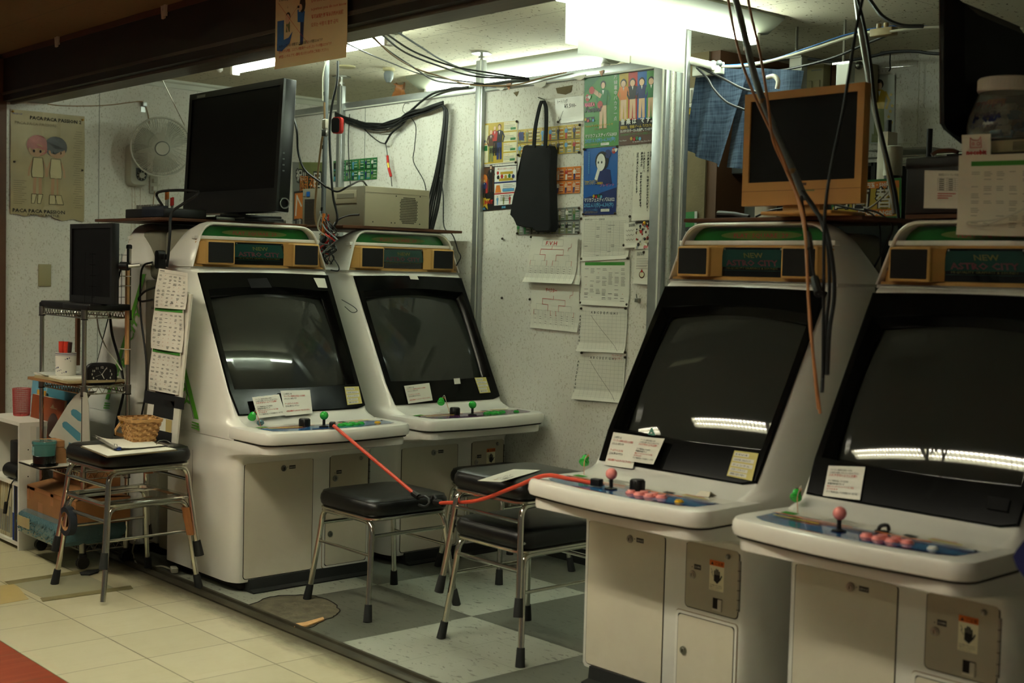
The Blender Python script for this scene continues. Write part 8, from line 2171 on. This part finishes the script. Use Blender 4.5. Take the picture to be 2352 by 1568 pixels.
for k in range(26):
    a = random.uniform(0, 6.28); r = random.uniform(0.0, 0.07); z = 0.022 + 0.08 * (k / 26)
    b = MB(); b.loft([[(x * (1 + random.uniform(-0.1, 0.1)), y, zz) for x, y in rrect(-0.018, 0.018, -0.012, 0.012, 0.006, 2)] for zz in (-0.006, 0.0, 0.006)], random.choice(['c_white', 'film', 'c_sky', 'c_white']), T=Matrix.Translation((r * math.cos(a), r * math.sin(a), z)) @ Matrix.Rotation(random.uniform(0, 3), 4, 'X')); o = tag(b.obj('wrapped_candy'), 'wrapped candy inside the big clear jar', 'candy', 'wrapped candies in the jar'); o.location = jp
    o.location = jp
pr = Print(Matrix(((1, 0, 0, 0), (0, 0, -1, -0.0995), (0, 1, 0, 0), (0, 0, 0, 1))), lambda x, y: (0.0985 * math.sin(x / 0.0985), y, -(0.0985 - 0.0985 * math.cos(x / 0.0985)) - 0.55 * max(0, y - 0.055)), 0.0008)
pr.text(-0.05, 0.055, 0.030, 'ドでか', 'c_navy', 1, fit=0.085, bold=0.08); pr.text(-0.06, 0.095, 0.022, 'プチプチうらない', 'c_red', 2, fit=0.10, bold=0.05); pr.rect(-0.012, 0.103, 0.05, 0.014, 'c_orange', 1, 4); pr.text(-0.055, 0.036, 0.014, 'フルーツキャンデー', 'c_navy', 1, fit=0.10)
pr.obj('jar_label', t)
b = MB(); b.tube([on_y(2140, 356, 3.36), on_y(2155, 347, 3.37), on_y(2185, 345, 3.38), on_y(2200, 350, 3.38)], 0.006, 'c_brown', 8, smooth=4); tag(b.obj('glasses_case'), 'thin reddish-brown case lying on the black box lid', 'case')
cable('white cable loop over the laminated schedule', [on_y(2420, 430, 3.30), on_y(2352, 478, 3.30), on_y(2290, 503, 3.30), on_y(2240, 508, 3.30), on_y(2222, 510, 3.30), on_y(2228, 516, 3.30), on_y(2270, 514, 3.30), on_y(2352, 480, 3.29), on_y(2420, 440, 3.29)], 0.0028, 'cable_white')
# dark side monitor above the right-edge machine, seen from its back
t = thing('side_monitor', 'large dark monitor turned sideways above the jar at the right edge', 'monitor', (-2.0, 0, 0))
sx = -2.0
Po = [on_x(*q, sx) for q in ((2158, -10), (2158, 283), (2168, 296), (2225, 330), (2352, 345), (2360, 160), (2335, 62), (2170, 2))]
Po = [on_x(2158, -30, sx), on_x(2160, 285, sx), on_x(2167, 297, sx), on_x(2207, 330, sx), on_x(2350, 360, sx), on_x(2345, 165, sx), on_x(2336, 110, sx), on_x(2334, 62, sx), on_x(2200, 5, sx)]
b = MB(); n = len(Po); b.loft([[(0.0, p.y, p.z) for p in Po], [(0.012, p.y, p.z) for p in Po]], 'tv_black'); b.obj('shell', t)
cc = sum(Po, Vector()) / n
b = MB(); b.loft([[(0.011, cc.y + (p.y - cc.y) * 0.985, cc.z + (p.z - cc.z) * 0.985) for p in Po], [(0.05, cc.y + (p.y - cc.y) * 0.8, cc.z + (p.z - cc.z) * 0.8) for p in Po]], 'lcd_black'); b.obj('rear_hump', t)
b = MB(); q = [on_x(*a_, sx - 0.001) for a_ in ((2232, 164), (2250, 170), (2250, 197), (2232, 193))]; b.add([(-0.0015, p.y, p.z) for p in q], [[0, 1, 2, 3]], 'cable_grey'); b.obj('rating_label', t, nofix=True)
b = MB(); b.tube([(0.0, Po[0].y - 0.001, Po[0].z), (0.0, Po[1].y - 0.001, Po[1].z)], 0.0018, 'c_brown', 6); b.obj('edge_strip', t)
b = MB(); b.box(0.0, 0.04, cc.y - 0.05, cc.y + 0.05, 1.66, 1.78, 'lcd_black'); b.box(-0.03, 0.14, cc.y - 0.12, cc.y + 0.12, 1.652, 1.665, 'lcd_black'); b.obj('stand', t)

# ================================================================ poles and cords between the right-hand machines
def cc_(pts, Y): return [on_y(x, y, Yk) for (x, y), Yk in zip(pts, Y if isinstance(Y, (list, tuple)) else [Y] * len(pts))]


t = thing('grey_conduit', 'grey taped conduit slanting from the ceiling down before the ochre monitor', 'pole', (0, 0, 0))
b = MB(); b.tube(cc_([(1655, -90), (1690, 0), (1735, 180), (1780, 300), (1825, 400), (1848, 455)], [3.35, 3.28, 3.18, 3.14, 3.12, 3.10]), 0.0105, 'cable_grey', 12, smooth=4); b.obj('tube_shaft', t)
b = MB()
for (x, y, Y) in ((1716, 108, 3.22), (1752, 230, 3.16), (1820, 390, 3.12)):
    a = on_y(x, y, Y); b.tube([a, a + Vector((0.004, -0.004, -0.014))], 0.0118, 'cable_tan', 12)
b.obj('tape_band', t)
for k, pts in enumerate((((1668, -40), (1676, 20), (1700, 130), (1735, 225), (1790, 345), (1830, 450), (1848, 530), (1853, 600), (1858, 700), (1870, 840), (1880, 940)), ((1715, -40), (1722, 20), (1745, 120), (1763, 230), (1775, 320), (1805, 390), (1842, 480), (1852, 560), (1855, 640), (1862, 760), (1878, 900), (1884, 950)))):
    n = len(pts); Y = [3.24 - 0.16 * min(1, i / 4) for i in range(n)]; Y = [y if i < 6 else 3.08 - 0.28 * min(1, (i - 5) / 4) for i, y in enumerate(Y)]
    cable(('orange-tan cord left of the grey conduit, falling between the machines', 'orange-tan cord right of the grey conduit, falling between the machines')[k], cc_(pts, Y), 0.0042, 'splint_dark' if 0 else 'cord_tan' if 'cord_tan' in MATS else mat('cord_tan', (168, 112, 66), 0.5).name)
for k, (pts, r) in enumerate(((((1985, -20), (1968, 60), (1950, 170), (1935, 260), (1912, 370), (1900, 440), (1893, 520), (1892, 640), (1891, 760), (1890, 870)), 0.0045), (((1842, 440), (1870, 480), (1895, 520), (1912, 600), (1916, 680), (1905, 760), (1900, 860)), 0.006), (((1846, 440), (1878, 490), (1900, 560), (1905, 660), (1898, 740), (1892, 830), (1888, 900)), 0.005))):
    n = len(pts); Y = [3.06 - 0.2 * min(1, i / (n - 1)) for i in range(n)]
    cable(('long black cord falling in front of the ochre monitor', 'thick black cable curving round the third machine hood', 'black cable curving beside the thick one at the third hood')[k], cc_(pts, Y), r)
t = thing('black_connector', 'black cable with a connector block falling over the third machine speaker', 'cable', (0, 0, 0))
b = MB(); b.tube(cc_([(1840, 450), (1848, 500), (1856, 540)], 3.04), 0.004, 'cable_black', 8); b.tube(cc_([(1860, 570), (1866, 610), (1873, 645)], 2.90), 0.0035, 'cable_black', 8); b.obj('cord', t)
b = MB(); b.tube(cc_([(1855, 538), (1861, 575)], [3.03, 2.93]), 0.010, 'plastic_black', 8); b.obj('inline_block', t)
b = MB(); b.tube(cc_([(1871, 640), (1881, 675)], [2.90, 2.86]), 0.012, 'plastic_black', 8); b.box(-0.001, 0.001, -0.001, 0.001, 0, 0.001, 'steel', Matrix.Translation(cc_([(1880, 676)], 2.85)[0])); b.obj('plug_end', t)
t = thing('silver_pole', 'thin silver pole slanting down right of the ochre monitor', 'pole', (0, 0, 0))
b = MB(); b.tube(cc_([(1960, -60), (1975, 60), (1990, 150), (2003, 230), (2030, 340), (2048, 440), (2056, 490)], 3.62), 0.0085, 'aluminium', 12, smooth=4); b.obj('tube_shaft', t)
cable('black cord hugging the silver pole', cc_([(1962, -30), (1985, 60), (2000, 150), (2010, 240), (2035, 350), (2056, 440), (2064, 500), (2070, 560)], 3.59), 0.0055)
for k, pts in enumerate((((1910, 465), (1940, 475), (1990, 480), (2040, 440), (2050, 420)), ((1915, 470), (1960, 480), (2000, 490), (2020, 520), (2022, 590)), ((1985, 480), (2020, 490), (2050, 520), (2030, 570), (2005, 620)))):
    cable(('white cord curving before the exchange sign', 'black cord draped under the exchange sign', 'black cord drooping behind the right-hand hoods')[k], cc_(pts, 3.70 if k == 0 else 3.55), 0.003, 'cable_white' if k == 0 else 'cable_black')

# cables running below the ceiling on the right
def ceil_run(label, pts, Y, r, m_): cable(label, cc_(pts, Y), r, m_)
ceil_run('white cable sagging along the ceiling to the power strip', [(1570, 145), (1640, 152), (1720, 150), (1800, 132), (1880, 108), (1960, 82), (2010, 72)], 4.15, 0.006, 'cable_white')
ceil_run('blue cable running with the white one to the right', [(1570, 142), (1660, 150), (1760, 140), (1860, 108), (1950, 78), (2050, 60), (2160, 62)], 4.15, 0.003, 'c_blue')
ceil_run('white cable beyond the power strip towards the sideways monitor', [(2045, 72), (2100, 66), (2160, 62), (2352, 66)], 4.10, 0.005, 'cable_white')
ceil_run('black cable sagging under the white one across the opening', [(1700, 165), (1780, 163), (1850, 150), (1920, 130), (1990, 100), (2046, 78)], 4.3, 0.005, 'cable_black')
ceil_run('second black cable sagging over the doorway of the back room', [(1690, 160), (1760, 140), (1850, 135), (1920, 142), (1990, 132), (2045, 120), (2100, 118), (2160, 124), (2352, 128)], 4.9, 0.007, 'cable_black')
ceil_run('black cable falling from the top right ceiling clip', [(1985, -20), (2005, 10), (2030, 40), (2070, 58), (2120, 60)], 3.9, 0.007, 'cable_black')
ceil_run('black cord in front of the blue curtain, left one', [(1600, 155), (1625, 180), (1640, 205), (1670, 235), (1710, 252)], 4.1, 0.005, 'cable_black')
ceil_run('black cord in front of the blue curtain, right one', [(1600, 150), (1660, 180), (1710, 205), (1760, 214)], 4.12, 0.005, 'cable_black')
t = thing('power_strip', 'cream power strip with plugs hanging under the ceiling', 'power strip', on_y(2025, 76, 4.12))
b = MB(); b.box(-0.038, 0.055, -0.02, 0.02, -0.012, 0.016, 'paper_old', bev=0.004); b.obj('strip_body', t)
for x in (-0.012, 0.018): b = MB(); b.cyl((x, 0, 0.014), (x, 0, 0.034), 0.009, 'paper_old', 10); b.obj('plug', t)
t = thing('cable_hanger', 'small black hook plate on the ceiling holding the cables of the back room', 'hook', on_z(2045, 118, CZ))
b = MB(); b.box(-0.04, 0.04, -0.02, 0.02, -0.006, 0, 'plastic_black'); b.obj('plate', t)
b = MB(); b.tube([(0, 0, -0.004), (0.0, 0, -0.05), (0.004, 0, -0.08), (-0.004, 0, -0.09)], 0.003, 'plastic_black', 6); b.obj('hook', t)
a = on_y(1580, 135, 4.2)
b = MB(); b.tube([on_y(1540, 128, 4.12), on_y(1640, 152, 4.12)], 0.016, 'white_metal', 12); tag(b.obj('white_pipe'), 'white pipe emerging right of the hanging paper sheets', 'pipe')
b = MB(); b.box(-3.60, -3.46, 4.13, 4.17, 2.115, 2.165, 'white_metal', bev=0.004); tag(b.obj('door_header'), 'short white rail over the blue curtain', 'rail')
random.seed(17)
b = MB()
for k in range(7): c = on_y(1610 + k * 7, 146 + (k % 2) * 4, 4.14); b.sphere(c, 0.014, 'cable_grey', 8, 6)
tag(b.obj('rag_bundle'), 'scrunched grey rag bunched on the end of the curtain rod', 'cloth')
# curtain
tl_, tr_, bl2, br2 = on_y(1602, 152, 4.18), on_y(1850, 178, 4.18), on_y(1570, 345, 4.18), on_y(1790, 400, 4.18)
def cur(x0, x1, py1, hem, m_='blue_cloth', ph=0.0):
    def g(u, v):
        pxx = x0[0] + (x1[0] - x0[0]) * u; pb = x0[1] + (x1[1] - x0[1]) * u
        a = on_y(pxx, 152 + 8 * u, 4.18); c = on_y(pb, py1[0] + (py1[1] - py1[0]) * u, 4.18)
        p = a * (1 - v) + c * v; return p + Vector((0, 0.018 * math.sin(u * 11 + ph) * (0.4 + v), 0))
    return g
b = MB(); b.grid(cur((1602, 1572), (1722, 1660), (344, 385), 0), 30, 16, 'blue_cloth'); o = b.obj('curtain', nofix=True); tag(o, 'blue denim-like half curtain, left panel, before the back room', 'curtain')
b = MB(); b.grid(lambda u, v: cur((1690, 1650), (1835, 1790), (382, 396), 0, ph=2)(u, v) + Vector((0, 0.03, 0)), 26, 16, 'blue_cloth'); tag(b.obj('curtain', nofix=True), 'blue denim-like half curtain, right panel behind the ochre monitor', 'curtain')
mat('dark_cloth', (22, 28, 36), 0.95)
b = MB(); b.grid(lambda u, v: on_y(1740 + 90 * u, 172 + 14 * u + (60 * v), 4.3) + Vector((0, 0.015 * math.sin(u * 9), 0)), 16, 6, 'dark_cloth'); tag(b.obj('dark_curtain', nofix=True), 'dark cloth hanging behind the ochre monitor top', 'cloth')
b = MB(); b.tube(cc_([(1762, 178), (1778, 175), (1787, 186), (1785, 204)], 4.1), 0.009, 'white_plastic', 12, smooth=5); tag(b.obj('white_hook'), 'white plastic umbrella-like hook above the ochre monitor', 'hook')

# ================================================================ the back room seen through the opening
w_ = MB(); w_.box(-4.35, -4.03, 4.74, 5.36, 0, CZ, 'back_beige'); struct('wall_side', w_)
w_ = MB(); w_.box(-4.03, -3.97, 4.75, 5.36, 0, CZ, 'brown_wood'); struct('trim_7', w_)
def backthing(name, label, cat, x0, y0, x1, y1, Y, m_, depth=0.03, bev=0.002):
    a, c = on_y(x0, y0, Y), on_y(x1, y1, Y); b = MB(); b.box(a.x, c.x, Y, Y + depth, c.z, a.z, m_, bev=bev); return tag(b.obj(name), label, cat)
YB = 4.735
def d_trail(pr, w_, h):
    for k in range(4): pr.line([(w_ * 0.0, h * (0.2 + 0.2 * k)), (w_, h * (0.21 + 0.2 * k))], 0.0012, 'ink_grey', 1); pr.line([(w_ * 0.1, h * (0.24 + 0.2 * k)), (w_ * 0.9, h * (0.24 + 0.2 * k)), (w_ * 0.9, h * (0.34 + 0.2 * k)), (w_ * 0.1, h * (0.34 + 0.2 * k))], 0.0007, 'ink_grey', 1)
wall_sheet('folded_chart', 'creased white folded chart hanging on the beige wall of the back room', 'paper', ((1543, 356), (1566, 352), (1558, 486), (1543, 488)), 'paper_grey', d_trail, Y=4.74, dy=0.01, bulge=0.004)
def d_photo(pr, w_, h):
    pr.rect(0, 0, w_, h, 'c_dark', 0); pr.rect(0, h * 0.7, w_, h * 0.3, 'c_green', 1)
    for k in range(9): pr.disc(w_ * random.random() * 0.8 + w_ * 0.1, h * (0.15 + 0.5 * random.random()), 0.018, 'c_grey', 2, 8)
    pr.rect(w_ * 0.9, 0, w_ * 0.1, h, 'paper_grey', 3)
wall_sheet('photo_panel', 'dark framed nature photograph low on the back room wall', 'picture', ((1543, 490), (1602, 485), (1600, 600), (1543, 604)), 'paper_gloss', d_photo, Y=4.74, dy=0.004)
wall_sheet('calendar_sheet', 'white calendar leaf with numerals beside the aluminium post', 'calendar', ((1541, 582), (1562, 581), (1560, 636), (1541, 637)), 'paper_gloss', lambda pr, w_, h: (pr.text(w_ * 0.3, h * 0.62, 0.035, '4', 'ink', 1), pr.rect(0, 0, w_, h * 0.28, 'c_blue', 0)), Y=4.74, dy=0.006)
b = MB(); a = on_y(1585, 330, 4.72); b.lathe([(0.075, 0), (0.07, 0.03), (0.04, 0.06), (0.001, 0.07)], 'back_beige', 20, Matrix.Translation(a - Vector((0, 0, 0.08)))); tag(b.obj('beige_pouch'), 'beige rounded pouch hanging behind the post beside the curtain', 'bag') if 0 else None
t = thing('intercom_panel', 'cream wall panel with switches left of the curtain', 'panel', (0, 0, 0))
a, c = on_y(1552, 206, 4.70), on_y(1592, 246, 4.70); b = MB(); b.box(a.x, c.x, 4.70, 4.735, c.z, a.z, 'white_plastic', bev=0.003); b.obj('panel_box', t)
b = MB(); b.box(a.x + 0.005, a.x + 0.03, 4.694, 4.70, c.z + 0.01, a.z - 0.012, 'steel'); b.box(c.x - 0.025, c.x - 0.008, 4.694, 4.70, c.z + 0.02, a.z - 0.01, 'fan_white', bev=0.001); b.obj('panel_switch', t)
backthing('yellow_cart_picture', 'small yellow cart-shaped cut-out on the back wall beside the curtain', 'picture', 1562, 240, 1588, 262, 4.72, 'c_gold', 0.01)
backthing('brown_bottle', 'brown cylinder standing behind the post beside the curtain', 'bottle', 1548, 226, 1561, 272, 4.60, 'c_brown', 0.04, 0.01)
wall_sheet('white_note', 'torn white drawing hanging near the top of the back opening', 'paper', ((1551, 172), (1578, 168), (1570, 200), (1551, 212)), 'paper', None, Y=4.6)
# dark shelves with boxes behind the ochre monitor
t = thing('dark_rack', 'dark storage shelf crammed with boxes behind the ochre monitor', 'shelf', (0, 0, 0))
a, c = on_y(1646, 392, 4.9), on_y(2000, 520, 4.9)
b = MB(); b.box(a.x, c.x, 5.14, 5.16, 0.6, a.z, 'dark_shelf'); b.obj('back_board', t)
for z in (a.z, c.z, 1.0): b = MB(); b.box(a.x, c.x, 4.9, 5.16, z - 0.015, z, 'dark_shelf'); b.obj('shelf_board', t)
for x in (a.x, c.x): b = MB(); b.box(x - 0.01, x + 0.01, 4.9, 5.16, 0.0, a.z, 'dark_shelf'); b.obj('side_board', t)
zs = c.z
random.seed(23)
for k, (x0, y0, x1, y1, m_, lab) in enumerate(((1657, 412, 1700, 442, 'carton', 'brown mailing carton at the back of the dark shelf'), (1654, 440, 1712, 497, 'carton', 'open brown carton in the dark shelf'), (1683, 434, 1716, 446, 'c_navy', 'flat blue package in the dark shelf'), (1700, 450, 1722, 498, 'c_grey', 'grey-blue folder leaning in the dark shelf'), (1676, 470, 1697, 488, 'ink_red', 'red and white label box in the dark shelf'), (1718, 462, 1738, 500, 'c_grey', 'second grey folder leaning in the dark shelf'), (1735, 470, 1753, 500, 'paper', 'white sheet with a black mark in the dark shelf'))):
    a = on_y(x0, y0, 5.0 - 0.012 * k); c = on_y(x1, y1, 5.0 - 0.012 * k); b = MB(); b.box(a.x, c.x, 5.0 - 0.012 * k, 5.0 - 0.012 * k + 0.01 + (0.1 if k < 2 else 0), max(c.z, zs), a.z, m_, bev=0.001); tag(b.obj('stored_box' if m_ == 'carton' else 'stored_folder'), lab, 'box' if m_ == 'carton' else 'folder')
t = thing('plastic_basket', 'pale plastic basket on top of the dark shelf under the curtain', 'basket', (0, 0, 0)); a = on_y(1640, 378, 4.9); c = on_y(1780, 396, 4.9)
b = MB(); b.box(a.x, c.x, 4.86, 4.88, c.z, a.z, 'cable_grey', bev=0.002)
for k in range(9): b.box(a.x + 0.01 + k * 0.013, a.x + 0.018 + k * 0.013, 4.857, 4.861, c.z + 0.008, c.z + 0.02, 'seam_dark')
b.box(a.x, c.x, 4.88, 5.1, c.z, c.z + 0.004, 'cable_grey'); b.obj('basket_wall', t)
# posts and door panels over the ochre monitor
for k, (x0, x1, y0, y1, lab) in enumerate(((1813, 1835, 134, 330, 'white-edged aluminium upright of the back room, left one'), (1921, 1944, 148, 330, 'white-edged aluminium upright of the back room, right one'))):
    a, c = on_y(x0, y0, 4.5), on_y(x1, y1, 4.5); t = thing('back_upright', lab, 'post', (a.x, 4.5, 0)); b = MB(); b.box(0, c.x - a.x, 0, 0.04, 0, a.z, 'aluminium', bev=0.002); b.obj('shaft', t)
    b = MB(); b.box(0.006, c.x - a.x - 0.003, -0.002, 0, 0, a.z - 0.004, 'white_metal'); b.obj('face_strip', t)
    b = MB(); b.box(-0.02, 0.06, 0.0, 0.05, a.z, a.z + 0.008, 'steel'); b.cyl((0.02, 0.02, a.z), (0.02, 0.02, CZ), 0.006, 'steel', 8); b.obj('jack_screw', t)
t = thing('breaker_panel', 'cream breaker panel with two little doors above the ochre monitor', 'panel', (0, 0, 0)); a, c = on_y(1848, 151, 5.2), on_y(1889, 230, 5.2)
b = MB(); b.box(a.x, c.x, 5.2, 5.26, c.z, a.z, 'plate_olive', bev=0.004); b.obj('panel_box', t)
for k in range(2): b = MB(); x = a.x + 0.016 + k * 0.045; b.box(x, x + 0.034, 5.192, 5.2, c.z + 0.01, a.z - 0.075, 'plate_olive', bev=0.004); b.obj('little_door', t)
pr = Print(WF(5.1995)); pr.rect(a.x + 0.04, a.z - 0.03, 0.06, 0.005, 'ink_grey'); pr.obj('panel_marks', t)
backthing('grey_panel', 'grey wall cabinet with a camera dome right of the breaker panel', 'cabinet', 1962, 150, 1998, 230, 5.28, 'pc_beige', 0.06)
b = MB(); b.sphere(on_y(1973, 150, 5.25), 0.02, 'steel', 12, 8); tag(b.obj('dome_camera'), 'small shiny dome at the top left of the grey wall cabinet', 'camera')
backthing('wood_upright', 'brown wooden upright behind the breaker panel', 'post', 1896, 150, 1922, 330, 5.27, 'brown_wood', 0.05)
# poster with a generic dark-haired figure in yellow, inside a clear sheet
def d_far(pr, w_, h):
    figure(pr, w_ * 0.40, h * 0.12, h * 0.80, 'c_gold', leg='c_olive', lift=1); pr.disc(w_ * 0.40, h * 0.86, w_ * 0.17, 'c_dark', 3, 12)
    pr.disc(w_ * 0.40, h * 0.83, w_ * 0.11, 'c_skin', 5, 12)
    for k in range(8):
        x, y = w_ * (0.75 + 0.18 * ((k * 0.37) % 1)), h * (0.15 + 0.08 * k); pr.poly([(x + (0.012 if j % 2 == 0 else 0.005) * math.cos(PI / 2 + j * PI / 5), y + (0.012 if j % 2 == 0 else 0.005) * math.sin(PI / 2 + j * PI / 5)) for j in range(10)], 'c_gold', 2)
    for k in range(6): pr.rect(w_ * 0.1, h * (0.02 + 0.022 * k), w_ * 0.6, 0.006, 'c_olive', 1)
YF = 5.36
wall_sheet('figure_poster', 'faded poster of a dark-haired figure in yellow on the far wallpaper', 'poster', ((1998, 170), (2056, 172), (2054, 330), (1998, 330)), 'paper_grey', d_far, Y=YF, dy=0.004)
w_ = [o for o in COL.objects if o.name == 'wall_far'][0]; w_.location.y = YF - 6.9
b = MB(); q = [on_y(1964, 160, YF - 0.02), on_y(2112, 150, YF - 0.02), on_y(2106, 330, YF - 0.02), on_y(1964, 330, YF - 0.02)]
b.tube(q, 0.0018, 'film', 6, closed=True); tag(b.obj('clear_sheet_edge'), 'edge of a clear acrylic sheet standing against the far wall', 'sheet')
t = thing('wire_rack', 'black-posted wire rack before the far wall', 'wire shelf', (0, 0, 0))
for (x, y0) in ((2042, 276), (2136, 296)):
    a = on_y(x, y0, 4.9); b = MB(); b.cyl((a.x, a.y, a.z), (a.x, a.y, 0), 0.012, 'plastic_black', 12); b.obj('post', t)
b = MB(); z = on_y(2136, 338, 4.9).z; xa, xb = on_y(2042, 330, 4.9).x, on_y(2136, 330, 4.9).x
for k in range(9): b.tube([(xa - 0.1, 4.9 + 0.03 * k, z), (xb, 4.9 + 0.03 * k, z)], 0.002, 'steel', 5)
for dz in (0, 0.03): b.tube([(xa - 0.3, 4.9, z - dz), (xb, 4.9, z - dz), (xb, 5.2, z - dz), (xa - 0.3, 5.2, z - dz)], 0.0035, 'steel', 6, closed=True)
b.obj('wire_shelf', t)
for k, (px, py, r, h, m_, lab) in enumerate(((2050, 404, 0.032, 0.10, 'fan_white', 'clear jar with a white cap between the monitor and the black box'), (2030, 408, 0.02, 0.16, 'paper', 'white carton with small print right of the ochre monitor'))):
    a = on_y(px, py, 4.0); b = MB()
    if k == 0: b.lathe([(r, 0), (r, h * 0.55), (r * 0.97, h * 0.58), (r * 0.97, h), (r * 0.6, h + 0.004)], m_, 20, Matrix.Translation(a)); b.cyl((a.x, a.y, 1.30), (a.x, a.y, a.z), r * 0.9, 'plastic_black', 16)
    else: b.box(a.x - 0.03, a.x + 0.01, 4.0, 4.06, 1.30, a.z + h, m_, bev=0.001)
    tag(b.obj('white_capped_jar' if k == 0 else 'white_carton'), lab, 'jar' if k == 0 else 'carton')
b = MB(); b.box(-2.52, -1.2, 3.96, 4.3, 0.0, 1.30, 'dark_shelf', bev=0.003); tag(b.obj('dark_counter'), 'dark counter behind the right-hand machines', 'counter')
